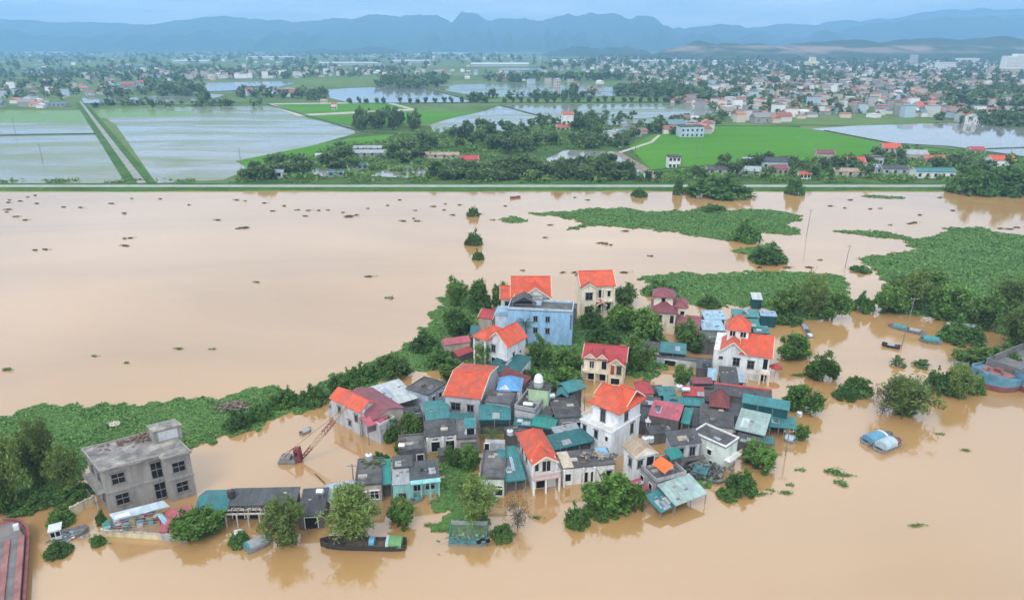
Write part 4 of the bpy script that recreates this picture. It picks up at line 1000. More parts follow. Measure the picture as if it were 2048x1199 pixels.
# 17 18
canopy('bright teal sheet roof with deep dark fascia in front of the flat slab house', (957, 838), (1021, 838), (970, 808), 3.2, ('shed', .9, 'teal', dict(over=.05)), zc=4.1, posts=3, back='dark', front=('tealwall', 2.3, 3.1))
r18, Wd, D = house('slab roofed house with white edge under the small blue roof', (970, 803), (1020, 809), (985, 780), 4.4, 'grey', ('flat', 0, '', dict(over=.15, par=.1)), [])
r18b, Wd, D = house('little house with bright blue hipped roof and white front gable', (996, 778), (1040, 780), (1022, 752), 4.9, 'whiteblue', ('hip', 1.5, 'blue', dict(over=.25)), [], D=4.2)
bl = MB(); bl.prism([(0.1, -.15, 4.9), (Wd * .55, -.15, 4.9), (Wd * .33, -.15, 5.9)], (0, .12, 0)); bl.build('gable', wallmat('white'), r18b)
# 19 green block + tank
r19, Wd, D = house('weathered terrace house with parapet under the pale green stair block', (1029, 818), (1070, 826), (1056, 786), 3.9, 'lightgrey', ('flat', 0, '', dict(over=.05, par=.7, wall='grey')), [])
tank('horizontal steel tank lying on the weathered terrace', 1056, 816, 4.0, .4, 1.5, rz=-.15)
r19b, Wd, D = house('pale green painted stair block with dark slab top', (1057, 776), (1097, 780), (1060, 764), 6.3, 'green', ('flat', 0, '', dict(over=.15, par=.1)), [])
p = at(1077, 773, 6.55); o = thing('water_tank', 'tall white dome topped water tank on the pale green stair block', 'water tank', p)
MB().lathe([(.02, 0), (.78, .02), (.8, .9), (.85, 1.0), (.78, 1.1), (.74, 1.6), (.55, 2.1), (.25, 2.35), (.05, 2.42)], 16).build('drum', mat('white_drum', (.75, .75, .73), .5, .05, 1), o, smooth=True)
MB().lathe([(.84, .94), (.9, .97), (.9, 1.03), (.84, 1.06)], 16).build('band', FRAMED(), o)
# 20 dark houses centre
r20, Wd, D = house('dark stained house with stepped slab roof left of the tall white house', (1113, 835), (1163, 832), (1100, 788), 3.4, 'grey', ('flat', 0, '', dict(over=.25, par=.1)), [('f', .42, 1.1, 1.3, 1.3, 'o'), ('f', .92, 1.1, .8, 1.3, 'o')])
house('low dark slab roof behind the stepped dark house', (1093, 818), (1112, 818), (1100, 796), 3.2, 'dark', ('flat', 0, '', dict(over=.1, par=.1)), [])
tank('shiny steel tank at the edge of the dark stepped roof', 1103, 800, 3.6, .45, 1.0, rz=.3)
canopy('small teal tilted sheet roof beside the shiny tank', (1112, 793), (1135, 795), (1132, 775), 3.9, ('gy', .7, 'teal', dict(over=.1, trim=False)), posts=2, D=3.0)
canopy('blue teal ridge roof just behind the tall white house', (1136, 785), (1172, 775), (1176, 762), 4.2, ('gx', .7, 'teal', dict(over=.1, trim=False)), posts=2, D=3.6)
canopy('dark teal low roof under the weathered terrace', (1027, 849), (1066, 852), (1030, 834), 2.7, ('shed', .4, 'tealdark', dict(over=.05)), zc=3.1, posts=3)
canopy('teal roof with pale ridge at the foot of the dark stained house', (1063, 850), (1108, 858), (1080, 829), 2.9, ('gx', .6, 'tealgreen', dict(over=.1, trim=False)), posts=3, D=3.6, front=('tealwall', 2.1, 2.8))
# brown roof among trees
canopy('rusty red brown roof slope among the trees behind the dome tank', (1046, 770), (1062, 762), (1090, 742), 3.2, ('shedx', .8, 'redbrown', dict(over=.1)), posts=2, D=6)
# 22 centre white house
r22, Wd, D = house('white narrow house with orange hipped roof and front balcony', (1064, 922), (1112, 915), (1034, 868), 4.7, 'whiteblue', None, [('f', .2, 3.0, .55, 1.3, 'w'), ('f', .6, 2.75, 1.2, 1.7, 'd'), ('f', .42, .1, 1.7, 1.5, 'o'), ('l', .35, 2.9, .5, 1.1, 'b'), ('l', .65, 2.9, .5, 1.1, 'b'), ('l', .1, 2.9, .5, 1.1, 'b')])
roof_on(r22, 0, Wd, 1.1, D, 4.72, 'hip', 1.75, 'orange', over=.35)
roof_on(r22, .1, Wd - .1, -.6, 2.4, 4.6, 'gy', 1.0, 'orange', over=.3)
gm = MB(); gm.prism([(.3, -.35, 4.65), (Wd - .3, -.35, 4.65), (Wd / 2, -.35, 5.45)], (0, .15, 0)); gm.build('gable', wallmat('cream'), r22)
MB().box(-.2, Wd + .3, -1.5, -.002, 2.35, 2.55).build('balcony', mat('pink_tile', (.55, .38, .36), .6, .2, 2), r22)
railing(r22, [(-.15, -.05), (-.15, -1.42), (Wd + .25, -1.42), (Wd + .25, -.05)], 2.55, .85)
for x in (-.1, Wd * .48, Wd + .15): pil(r22, x, -1.3, 2.35, .13, 'white')
for x in (0.0, Wd - .05): pil(r22, x, -.5, 4.5, .1, 'white', 2.55)
tank('small round tank at the back corner of the narrow white balcony house', 1020, 868, 4.6, .5, .8, True)
canopy('long teal lean-to roof along the left wall of the narrow white balcony house', (1011, 962), (1053, 957), (1004, 893), 2.3, ('shed', 1.1, 'teal', dict(over=.02)), zc=3.4, posts=3, back='dark', front=('tealwall', 1.7, 2.2))
r24, Wd, D = house('narrow grey slab roofed house with raised rear parapet left of the teal lean-to', (961, 957), (1008, 958), (971, 893), 2.9, 'mint', ('flat', 0, '', dict(over=.1, par=.3)), [('f', .78, .3, 1.0, 1.0, 'o'), ('f', .78, 1.55, 1.0, .25, 'o')])
block(r24, .1, Wd - .2, D - 1.2, D - .1, 4.3, 'grey', None, [('f', .1, 3.15, .7, 1.1, 'o')], z0=3.05, name='rear_wall')
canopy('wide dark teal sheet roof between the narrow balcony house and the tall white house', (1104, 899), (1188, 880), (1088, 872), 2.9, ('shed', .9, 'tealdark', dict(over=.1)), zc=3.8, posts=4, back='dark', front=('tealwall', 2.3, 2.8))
# 26 low white house
r26, Wd, D = house('low white house with dark patched roof and arched porch', (1127, 937), (1229, 927), (1122, 905), 2.8, 'white', ('flat', 0, '', dict(over=.15, par=0)), [('f', .08, .7, 1.0, 1.2, 'o'), ('f', .42, .2, .9, 1.7, 'o'), ('f', .58, .2, .6, 1.7, 'o'), ('f', .9, .9, .7, .9, 'x')])
quad_sheet(r26, 'patched_roof_edge', [(-.1, -.1, 3.02), (1.5, -.1, 3.02), (1.5, D, 3.02), (-.1, D, 3.02)], mat('cream_patch', (.55, .47, .36), .9, .3, 1.2), .06)
for x in (.05, 2.9, 4.5): pil(r26, x, -.35, 2.85, .13, 'white')
quad_sheet(r26, 'tarpaulin', [(Wd * .72, D - 2.2, 3.1), (Wd * .98, D - 2.6, 3.12), (Wd * .96, D - .6, 3.4), (Wd * .75, D - .3, 3.3)], mat('blue_tarp', (.2, .42, .65), .5, .15, 1, bump=.5), .04)
rubble('broken slabs and old sheets on the low white house roof', at(1196, 912, 3.0), 70, 3.5, 1.2, .1, .45, mat('old_sheets', (.22, .2, .18), .9, .4, 2, island=.5))
# 27 tall white house
loc, rz, Wd, D = frame((1163, 803), (1225, 829), (1269, 789), 8.3)
SIZES.append((Wd, D, 8.3, 'tall white'))
r27 = thing('house', 'tall white three storey house with bright orange hipped roof', 'house', loc, rz)
block(r27, 0, Wd, 0, D, 5.3, 'whiteblue', None, [('f', .14, 3.3, .55, 1.3, 'b'), ('f', .52, 3.3, .55, 1.3, 'b'), ('f', .86, 3.5, .5, .8, 'w'), ('r', .72, 2.9, .7, 1.8, 'b'), ('f', .3, .8, .6, 1.1, 'b')])
MB().box(-.15, Wd + .15, -.15, D + .1, 5.2, 5.34).build('floor_band', wallmat('white'), r27)
railing(r27, [(.02, D * .55), (.02, .02), (Wd - .02, .02), (Wd - .02, 1.5)], 5.34, .9)
block(r27, 1.0, Wd - .02, 1.6, D - .02, 8.1, 'whiteblue', None, [('f', .42, 5.4, .8, 2.0, 'b'), ('r', .35, 5.9, .8, 1.4, 'b')], z0=5.3, name='upper_wall')
block(r27, .02, .98, D * .55, D - .03, 8.1, 'whiteblue', None, [], z0=5.3, name='side_wall')
roof_on(r27, 1.0, Wd, 1.6, D, 8.12, 'hip', 2.2, 'orange', over=.65)
roof_on(r27, Wd * .55, Wd + .1, D * .45, D + .5, 8.5, 'gx', 1.7, 'orange', over=.2)
roof_on(r27, -.2, Wd * .5, D * .55, D, 8.16, 'gx', 1.1, 'orange', over=.3)
# 28 tan roof house, terrace and orange tarp
r28, Wd, D = house('white two storey house with tan tiled roof and white pediment', (1271, 912), (1311, 903), (1236, 893), 4.9, 'whiteblue', ('gy', 1.0, 'tan', dict(over=.3)), [('f', .25, 2.9, .75, 1.2, 'b'), ('f', .75, 2.5, 1.2, 1.9, 'o'), ('l', .6, 2.6, .7, 1.3, 'b')])
pd = MB(); pd.prism([(.0, -.32, 4.85), (Wd, -.32, 4.85), (Wd / 2, -.32, 5.75)], (0, .1, 0)); pd.build('pediment', wallmat('white'), r28)
r29, Wd9, D9 = house('dark open terrace house with soot stained parapet under the orange tarpaulin', (1312, 966), (1372, 950), (1270, 931), 2.6, 'grey', ('flat', 0, '', dict(over=.05, par=.55, wall='grey')), [('l', .3, .9, .8, .9, 'o'), ('l', .75, .9, .8, .9, 'o')])
o = thing('tarpaulin', 'bright orange tarpaulin stretched over the dark terrace', 'tarpaulin', at(1325, 930, 2.7))
b0 = o.location
n = 6; mb = MB(); pts = []
c4 = [Vector(rel(*q)) for q in ((1304, 927, 4.5), (1330, 947, 4.3), (1348, 929, 4.6), (1321, 911, 4.9))]
for i in range(n + 1):
    for j in range(n + 1):
        s, t = i / n, j / n; p = (c4[0] * (1 - s) + c4[1] * s) * (1 - t) + (c4[3] * (1 - s) + c4[2] * s) * t
        pts.append((p.x, p.y, p.z - .25 * math.sin(s * 3.14) * math.sin(t * 3.14) + .04 * math.sin(7 * s + 5 * t)))
mb.add(pts, [(i * (n + 1) + j, (i + 1) * (n + 1) + j, (i + 1) * (n + 1) + j + 1, i * (n + 1) + j + 1) for i in range(n) for j in range(n)])
mb.build('cloth', mat('orange_tarp', (.85, .15, .03), .5, .06, 1), o, smooth=True)
for c in c4: MB().tube((c.x, c.y, -.0), (c.x, c.y, c.z), .04, n=5).build('pole', POSTM(), o)
canopy('small teal roof tucked behind the orange tarpaulin', (1343, 918), (1368, 911), (1338, 897), 4.2, ('shed', .6, 'tealgreen', dict(over=.05)), zc=4.8, posts=2)
canopy('large pale green sheet roof at the front edge of the hamlet', (1351, 1009), (1414, 985), (1313, 970), 1.8, ('shed', .9, 'palegreen', dict(over=.1)), zc=2.7, posts=3, back='dark', closed=False)
canopy('teal sheet roof at the front tip of the hamlet', (1322, 1023), (1349, 1010), (1287, 992), 1.3, ('shed', .8, 'teal', dict(over=.1)), zc=2.1, posts=2, closed=False)
canopy('small faded red roof between the tan house and the front trees', (1268, 985), (1298, 975), (1274, 972), 1.6, ('shed', .3, 'magenta', dict(over=.05)), D=2.2, posts=2, closed=False)
# 31, 32
r31, Wd, D = house('house with broad dark grey sheet roof behind the orange tarpaulin', (1344, 888), (1400, 881), (1305, 868), 4.3, 'lightgrey', ('shed', .8, 'fibro', dict(over=.25)), [('f', .35, 2.0, .7, 1.5, 'b'), ('f', .75, 2.0, .8, 1.5, 'b')], zc=5.1)
MB().box(-.1, Wd + .8, -.9, -.002, 1.6, 1.8).build('balcony', wallmat('dark'), r31)
r32, Wd, D = house('white box house with white lipped flat roof and side balcony', (1386, 866), (1451, 895), (1472, 876), 4.0, 'mint', ('flat', 0, '', dict(over=.15, par=.25, wall='white')), [('f', .55, 1.7, .7, .9, 'w'), ('f', .62, .3, .5, .5, 'w')])
MB().box(Wd - .002, Wd + .9, .2, D, 1.7, 1.9).build('balcony', wallmat('white'), r32)
railing(r32, [(Wd + .85, .25), (Wd + .85, D - .05)], 1.9, .8)
rubble('heap of tarps, tins and household junk afloat beside the white box house', at(1408, 946, 0), 160, 5.5, 2.6, .12, .5, mat('mixed_junk', (.14, .15, .15), .8, .6, 1.2, island=.6), rot=-.3, hmax=1.5)
canopy('low teal tarp cover over the junk heap', (1385, 942), (1412, 950), (1405, 930), 1.0, ('gx', .35, 'teal', dict(over=.05, trim=False)), D=2.4, posts=2, closed=False)
# 33..40 right block of roofs
house('small hut with red hipped roof beside the tall white house', (1276, 786), (1307, 786), (1304, 762), 3.2, 'beige', ('hip', 1.0, 'crimson', dict(over=.15)), [], D=4.0)
house('low dark sheet roof behind the corner of the tall white house', (1272, 806), (1318, 812), (1283, 790), 3.0, 'dark', ('shed', .4, 'fibro', dict(over=.1)), zc=3.4)
canopy('left half of the long teal roof with pale flashing', (1318, 790), (1352, 789), (1335, 772), 2.9, ('shed', .6, 'teal', dict(over=.05)), zc=3.5, posts=3)
canopy('long teal roof in front of the red sheet roof', (1328, 806), (1410, 812), (1330, 790), 2.8, ('shed', .5, 'teal', dict(over=.05)), zc=3.3, posts=4)
canopy('bright red sheet roof with round tank at its left', (1366, 789), (1409, 792), (1369, 771), 3.6, ('shed', .7, 'crimson', dict(over=.05)), zc=4.3, posts=3)
tank('ball shaped pale tank left of the bright red sheet roof', 1358, 780, 3.6, .6, 1.1, True)
tank('white lying tank on the edge of the bright red sheet roof', 1371, 786, 3.7, .4, 1.3)
house('house with wide magenta sheet roof and dark side wall', (1298, 828), (1357, 840), (1318, 800), 3.6, 'dark', ('shed', .9, 'magenta', dict(over=.1)), [('l', .5, 1.0, 1.0, 1.6, 'o')], zc=4.5)
canopy('teal awning along the front of the magenta roof', (1296, 838), (1352, 851), (1300, 829), 2.4, ('shed', .4, 'tealdark', dict(over=.05)), zc=2.8, posts=4)
canopy('bright green teal tilted roof at the right of the magenta roof', (1362, 844), (1379, 847), (1392, 817), 3.2, ('shed', .5, 'tealgreen', dict(over=.05)), zc=3.7, posts=2)
o = thing('gate_pillar', 'white gate pillar with finial standing in the water beside the tall white house', 'pillar', at(1294, 868))
MB().box(-.3, .3, -.3, .3, -1, 2.4).build('shaft', wallmat('white'), o); MB().box(-.42, .42, -.42, .42, 2.4, 2.6).build('cap', wallmat('white'), o); MB().lathe([(.25, 2.6), (.28, 2.8), (.12, 3.0), (.16, 3.1), (.03, 3.3)], 10).build('finial', wallmat('white'), o)
tank('cluster of silver tank lids behind the tan tiled house', 1290, 884, 4.6, .55, 1.0, True)
tank('second silver tank next to the tan tiled roof ridge', 1301, 882, 4.6, .5, .9, True)
r36, Wd, D = house('dark slab roofed house with red pointed gable above', (1400, 848), (1466, 857), (1428, 811), 3.3, 'beige', ('flat', 0, '', dict(over=.15, par=.08)), [('f', .3, .7, 1.0, 1.0, 'w'), ('f', .7, .7, 1.0, 1.0, 'w')])
roof_on(r36, Wd * .28, Wd * .85, D * .8, D * 1.35, 4.0, 'hip', 2.2, 'redbrown', over=.2)
canopy('pale green sheet roof with a torn white sheet right of the dark slab house', (1469, 856), (1530, 870), (1487, 816), 2.6, ('shed', .9, 'palegreen', dict(over=.05)), zc=3.5, posts=3, back='dark')
r38, Wd, D = canopy('raised long teal roof over a dark teal wall at the right', (1485, 803), (1578, 819), (1484, 786), 4.4, ('shed', .5, 'teal', dict(over=.1)), zc=4.9, posts=4, back='tealwall', front=('tealwall', 1.4, 4.2))
canopy('lower teal roof on posts over the water at the right end', (1540, 851), (1594, 856), (1551, 831), 2.2, ('shed', .5, 'teal', dict(over=.1)), zc=2.7, posts=4, closed=False)
tank('round pale tank at the right end of the raised teal roof', 1598, 832, 2.7, .45, .9, True)
canopy('tiny blue green canopy on posts standing alone in the water', (1520, 884), (1549, 887), (1524, 871), 1.5, ('shed', .3, 'teal', dict(over=.05)), zc=1.8, posts=2, closed=False)
house('row of low dark sheds along the water front behind the white box house', (1472, 880), (1520, 892), (1478, 864), 1.6, 'dark', ('shed', .5, 'fibro', dict(over=.1)), zc=2.1)
r40, Wd, D = house('long dark outbuilding with red tiled ridge in front of the white villa', (1428, 786), (1543, 800), (1432, 768), 2.6, 'dark', ('shed', .8, 'fibro', dict(over=.1)), zc=3.4)
MB().box(-.1, Wd + .1, D - .05, D + .6, 3.36, 3.52).build('tile_ridge', roofmat('crimson', 'x'), r40)
canopy('short crimson roof corner left of the long dark outbuilding', (1385, 766), (1426, 766), (1390, 754), 3.0, ('shed', .5, 'maroon', dict(over=.05)), zc=3.5, posts=2)
for i, (a, b, c) in enumerate([((1408, 800), (1440, 803), (1410, 790)), ((1405, 790), (1440, 792), (1408, 779))]):
    canopy(['lower of two stepped black sheet roofs beside the red pointed gable', 'upper of two stepped black sheet roofs beside the red pointed gable'][i], a, b, c, 2.8 + .3 * i, ('shed', .3, 'fibro', dict(over=.1)), zc=3.1 + .3 * i, posts=2)
# 41 white villa at right
loc, rz, Wd, D = frame((1428, 697), (1541, 712), (1545, 668), 5.4)
D = 9.0
r41 = thing('house', 'large white villa with orange roofs and square roof tower', 'house', loc, rz)
SIZES.append((Wd, D, 5.4, 'white villa'))
block(r41, 0, Wd, 0, D, 5.3, 'whiteblue', None, [('f', .42, 2.6, 1.1, 1.5, 'b'), ('f', .68, 2.4, 1.1, 1.5, 'b'), ('f', .14, 3.6, .6, .4, 'b'), ('f', .93, 2.6, .8, 2.1, 'o'), ('f', .93, .1, .9, 1.6, 'o'), ('r', .4, 2.6, .9, 1.6, 'b')])
roof_on(r41, Wd * .5, Wd, 0, D, 5.32, 'gx', 2.2, 'orange', over=.45)
roof_on(r41, Wd * .12, Wd * .56, -.1, D * .7, 5.34, 'gy', 1.9, 'orange', over=.35)
g_ = MB(); g_.prism([(Wd * .1, -.02, 5.28), (Wd * .58, -.02, 5.28), (Wd * .34, -.02, 7.1)], (0, .18, 0)); g_.build('gable', wallmat('whiteblue'), r41)
t0, t1, u0, u1 = Wd * .2, Wd * .58, D * .35, D * .85
block(r41, t0, t1, u0, u1, 8.6, 'white', ('hip', 2.3, 'orange', dict(over=.35)), [('f', .25, 7.2, 1.0, 1.1, 'w'), ('f', .75, 7.2, 1.0, 1.1, 'w')], z0=5.3, name='tower_wall')
MB().box(Wd * .84, Wd + .3, -1.4, -.002, 2.1, 2.3).build('balcony', wallmat('cream'), r41)
for x in (Wd * .86, Wd + .15): pil(r41, x, -1.25, 2.1, .14, 'cream')
railing(r41, [(Wd * .85, -.05), (Wd * .85, -1.33), (Wd + .25, -1.33), (Wd + .25, -.05)], 2.3, .8)
canopy('dark grey awning roof at the front of the white villa', (1442, 765), (1478, 768), (1450, 732), 2.6, ('shed', .8, 'fibro', dict(over=.05)), zc=3.4, posts=2)
canopy('pale blue translucent roof strip left of the villa awning', (1415, 758), (1432, 760), (1426, 736), 2.4, ('shed', .6, 'paleblue', dict(over=.05)), zc=3.0, posts=2)
canopy('light grey roof strip right of the villa awning', (1472, 763), (1492, 764), (1480, 741), 2.5, ('shed', .6, 'greyblue', dict(over=.05)), zc=3.1, posts=2)
o = thing('yard_pergola', 'cream concrete pergola frame before the white villa', 'pergola', at(1494, 763), rz)
for x in (0, 2.9):
    for y in (0, 2.2): MB().box(x - .1, x + .1, y - .1, y + .1, -1, 1.9).build('post', wallmat('cream'), o)
for y in (0, 2.2): MB().box(-.3, 3.2, y - .08, y + .08, 1.9, 2.1).build('beam', wallmat('cream'), o)
for x in (0, 2.9): MB().box(x - .07, x + .07, .08, 2.12, 1.92, 2.08).build('beam', wallmat('cream'), o)
o = thing('parasol', 'closed round red parasol at the right corner of the white villa', 'parasol', at(1549, 752))
MB().lathe([(1.25, 1.9), (1.22, 2.0), (.7, 2.35), (.06, 2.6)], 12).build('canopy', roofmat('crimson', 'x'), o); MB().tube((0, 0, -1), (0, 0, 2.5), .04).build('pole', POSTM(), o)
# 42 maroon tower house
r42, Wd, D = house('cream house with maroon roofs and square maroon capped tower', (1303, 622), (1352, 626), (1330, 594), 5.0, 'cream', ('hip', 1.9, 'maroon', dict(over=.4)), [('f', .35, 2.9, .8, 1.3, 'b'), ('f', .85, 2.6, .8, 1.8, 'o'), ('f', .3, .4, .9, 1.2, 'b')], D=7.5)
block(r42, .3, 4.4, 2.2, 6.3, 7.8, 'cream', ('hip', 1.5, 'maroon', dict(over=.5)), [('f', .5, 6.6, .7, .9, 'b')], z0=5.0, name='tower_wall')
block(r42, Wd - .5, Wd + 2.2, 2.5, 7.0, 5.6, 'cream', ('hip', 1.2, 'maroon', dict(over=.4)), [('f', .7, 2.8, .9, 1.9, 'o')], name='wing_wall')
pil(r42, Wd + 1.9, 1.7, 4.2, .15, 'cream'); MB().box(Wd, Wd + 2.3, 1.4, 2.5, 2.3, 2.5).build('balcony', wallmat('cream'), r42)
railing(r42, [(Wd + .05, 1.45), (Wd + 2.2, 1.45), (Wd + 2.2, 2.4)], 2.5, .8)
canopy('broad maroon sheet roof right of the cream tower house', (1353, 652), (1399, 657), (1368, 629), 3.0, ('shed', .9, 'maroon', dict(over=.1)), zc=3.9, posts=3, back='beige')
canopy('lower brick red awning below the broad maroon sheet roof', (1367, 667), (1396, 669), (1368, 658), 2.3, ('shed', .4, 'brick', dict(over=.05)), zc=2.7, posts=3)
canopy('upper blue sheet roof beside the broad maroon roof', (1410, 638), (1454, 638), (1412, 620), 2.9, ('shed', .6, 'paleblue', dict(over=.05)), zc=3.5, posts=3, back='beige')
canopy('lower pale blue sheet roof beside the broad maroon roof', (1405, 659), (1451, 660), (1408, 639), 2.3, ('shed', .6, 'paleblue', dict(over=.05)), zc=2.9, posts=3)
house('dark grey flat roof between the blue roofs and the white villa', (1402, 685), (1450, 688), (1405, 662), 2.5, 'dark', ('flat', 0, '', dict(over=.1, par=.15)), [])
canopy('far teal roof strip at the back right of the hamlet', (1468, 632), (1520, 634), (1468, 617), 2.8, ('shed', .5, 'teal', dict(over=.05)), zc=3.3, posts=3)
house('dark teal walled shed with pale roof at the back right', (1522, 630), (1553, 632), (1522, 620), 2.8, 'tealwall', ('shed', .3, 'paleblue', dict(over=.1)), zc=3.1)
canopy('green teal patched roof left of the dark teal walled shed', (1480, 652), (1522, 654), (1482, 636), 2.4, ('shed', .4, 'tealgreen', dict(over=.05)), zc=2.8, posts=3)
canopy('low teal shelter with blue tarp behind the villa roof', (1508, 664), (1540, 666), (1510, 650), 1.9, ('shed', .4, 'teal', dict(over=.05)), zc=2.3, posts=3, back='tealwall')
r44, Wd, D = house('small teal hut on stilts standing in the far weed field', (1506, 597), (1524, 598), (1507, 585), 2.6, 'tealwall', ('shed', .5, 'palesheet', dict(over=.2)), [], zc=3.1)
# 46
house('long low shed with dark blue grey roof and white wall', (1276, 698), (1318, 703), (1282, 680), 2.3, 'lightgrey', ('shed', .5, 'fibro', dict(over=.1)), [('f', .5, .3, 1.2, 1.3, 'o')], zc=2.8)
canopy('faded teal sheet roof with a pink patch beside the round tree', (1320, 703), (1372, 708), (1322, 682), 2.4, ('shed', .6, 'teal', dict(over=.05)), zc=3.0, posts=3, back='lightgrey')
house('low white washed wall block below the faded teal roof', (1305, 712), (1396, 724), (1308, 704), 1.5, 'lightgrey', ('flat', 0, '', dict(over=.02, par=0)), [('f', .4, .0, 2.2, 1.1, 'o')])
house('dark step roofed hut between the round tree and the white villa', (1394, 735), (1424, 738), (1400, 715), 2.4, 'dark', ('shed', .5, 'fibro', dict(over=.1)), zc=2.9)
# 47 small villa
loc, rz, Wd, D = frame((1168, 714), (1250, 722), (1176, 692), 4.6, zc=6.0)
D = 6.0
r47 = thing('house', 'small cream villa with crimson roof and three front gables', 'house', loc, rz)
SIZES.append((Wd, D, 4.6, 'small villa'))
block(r47, 0, Wd, 0, D, 4.6, 'cream', ('gx', 1.5, 'crimson', dict(over=.35)), [('f', .2, 2.6, .8, 1.4, 'w'), ('f', .5, 2.4, .9, 1.8, 'o'), ('f', .2, .2, 1.2, 1.3, 'o'), ('f', .48, .2, 1.2, 1.3, 'o')])
for c, wv, y0 in ((.16, .27, -.3), (.45, .24, -.2)):
    roof_on(r47, Wd * (c - wv / 2), Wd * (c + wv / 2), y0, D * .5, 4.7, 'gy', .85, 'crimson', over=.15)
    g_ = MB(); g_.prism([(Wd * (c - wv / 2), y0 + .05, 4.6), (Wd * (c + wv / 2), y0 + .05, 4.6), (Wd * c, y0 + .05, 5.4)], (0, .15, 0)); g_.build('gable', wallmat('cream'), r47)
block(r47, Wd * .62, Wd * .98, -1.2, -.002, 4.3, 'yellow', ('gy', 1.1, 'crimson', dict(over=.3)), [('f', .28, 2.2, .75, 1.9, 'r'), ('f', .72, 2.4, .75, 1.6, 'b'), ('f', .5, .3, 1.6, 1.2, 'o')], name='bay_wall')
MB().box(-.3, Wd * .62 - .02, -1.3, -.002, 2.1, 2.3).build('balcony', wallmat('cream'), r47)
railing(r47, [(-.25, -.05), (-.25, -1.22), (Wd * .6, -1.22)], 2.3, .75, wallmat('cream'))
for x in (-.1, Wd * .3, Wd * .58): pil(r47, x, -1.1, 2.1, .13, 'cream')
# 48 white 3 storey with vines
loc, rz, Wd, D = frame((958, 672), (1018, 690), (1045, 668), 6.6)
r48 = thing('house', 'white tall house hung with green creeper and orange double roof', 'house', loc, rz)
D = 6.0; Wd = 6.8
block(r48, 2.2, Wd, 0, D, 6.4, 'whiteblue', ('gy', 2.2, 'orange', dict(over=.4)), [('r', .35, 2.8, .4, 1.4, 'b'), ('f', .3, 4.3, .8, 1.4, 'b'), ('f', .3, 1.2, .9, 1.9, 'o'), ('r', .7, 3.4, .5, .6, 'w')])
block(r48, -.2, 2.19, .4, D, 6.0, 'white', None, [('f', .5, 4.2, 1.2, 1.2, 'o')], name='side_wall')
MB().box(-.4, 2.6, -1.3, .39, 5.0, 5.2).build('balcony', wallmat('white'), r48)
railing(r48, [(-.3, .3), (-.3, -1.2), (2.5, -1.2)], 5.2, .8)
for x, y in ((-.25, -1.1), (2.4, -1.1)): pil(r48, x, y, 7.0, .16, 'white')
roof_on(r48, -.3, 2.9, -1.2, D * .75, 7.0, 'hip', 1.3, 'orange', over=.35)
MB().box(-.35, 2.5, -1.25, .6, 6.7, 6.98).build('cornice', wallmat('white'), r48)
rngv = np.random.default_rng(3); Cv = np.stack([rngv.uniform(-.1, 3.0, 200), rngv.uniform(-1.5, -.3, 200), 5.3 * (1 - rngv.random(200) ** 1.5)], 1)
c = bpy.data.objects.new('creeper', quads_mesh('creeper', leaves(rngv, Cv, .14, 14, .16), LEAF['mid'])); col.objects.link(c); c.parent = r48
r49, Wd, D = house('white annex with teal green sheet roof before the creeper hung house', (973, 738), (1030, 750), (1046, 711), 2.8, 'whiteblue', ('shed', .7, 'tealdark', dict(over=.25)), [('r', .6, 1.2, .6, .8, 'b')], zc=3.5)
# 50 blue house
r50, Wd, D = house('plain sky blue block house with four small windows', (1016, 619), (1145, 625), (1018, 610), 7.6, 'blue', ('flat', 0, '', dict(over=.08, par=.45, wall='bluewhite')), [('f', .43, 5.3, .75, 1.1, 'b'), ('f', .62, 5.3, .75, 1.1, 'b'), ('f', .43, 2.7, .75, 1.1, 'b'), ('f', .62, 2.7, .75, 1.1, 'b'), ('f', .98, 4.0, .1, 3, 'b')], D=5.5)
block(r50, -3.0, -.01, 1.5, 5.0, 5.8, 'bluewhite', None, name='side_wall'); mb = MB()
rg = []
for y in (1.3, 5.2): rg.append([(-1.5 + 1.75 * math.cos(a * math.pi / 8), y, 5.75 + .8 * math.sin(a * math.pi / 8)) for a in range(9)] + [(-3.1, y, 5.7)])
mb.loft(rg); mb.build('barrel_roof', roofmat('paleblue', 'y'), r50)
block(r50, Wd * .36, Wd * .5, 3.0, 5.3, 9.0, 'bluewhite', ('flat', 0, '', dict(over=.1, par=0, light=True)), z0=7.7, name='stair_box')
# 51 orange roofs behind blue
loc, rz, Wd, D = frame((1026, 594), (1082, 594), (1034, 551), 8.2, zc=11.0)
Wd = 8.0; D = 8.5
r51 = thing('house', 'white tall house with steep orange roof and white gable behind the blue house', 'house', loc, rz)
block(r51, 0, Wd, 0, D, 8.2, 'cream', None, [('f', .5, 6.5, 1.0, 1.3, 'b')])
roof_on(r51, -.2, Wd, 1.0, D, 8.22, 'gx', 3.1, 'orange', over=.4)
roof_on(r51, Wd * .2, Wd + .1, -.6, D * .6, 8.25, 'gy', 2.3, 'orange', over=.35)
g_ = MB(); g_.prism([(Wd * .2, -.4, 8.2), (Wd + .1, -.4, 8.2), (Wd * .6 + .05, -.4, 10.3)], (0, .2, 0)); g_.build('gable', wallmat('white'), r51)
block(r51, -2.6, -.01, 0.5, 5.5, 7.8, 'cream', ('gx', 1.9, 'orange', dict(over=.3)), [('f', .5, 5.6, .9, 1.4, 'b')], name='wing_wall')
canopy('dark grey gable roof shelter on top of the blue house', (1024, 607), (1072, 607), (1026, 590), 8.4, ('gy', 1.4, 'fibro', dict(over=.1, trim=False)), posts=2, D=3.5, closed=False)
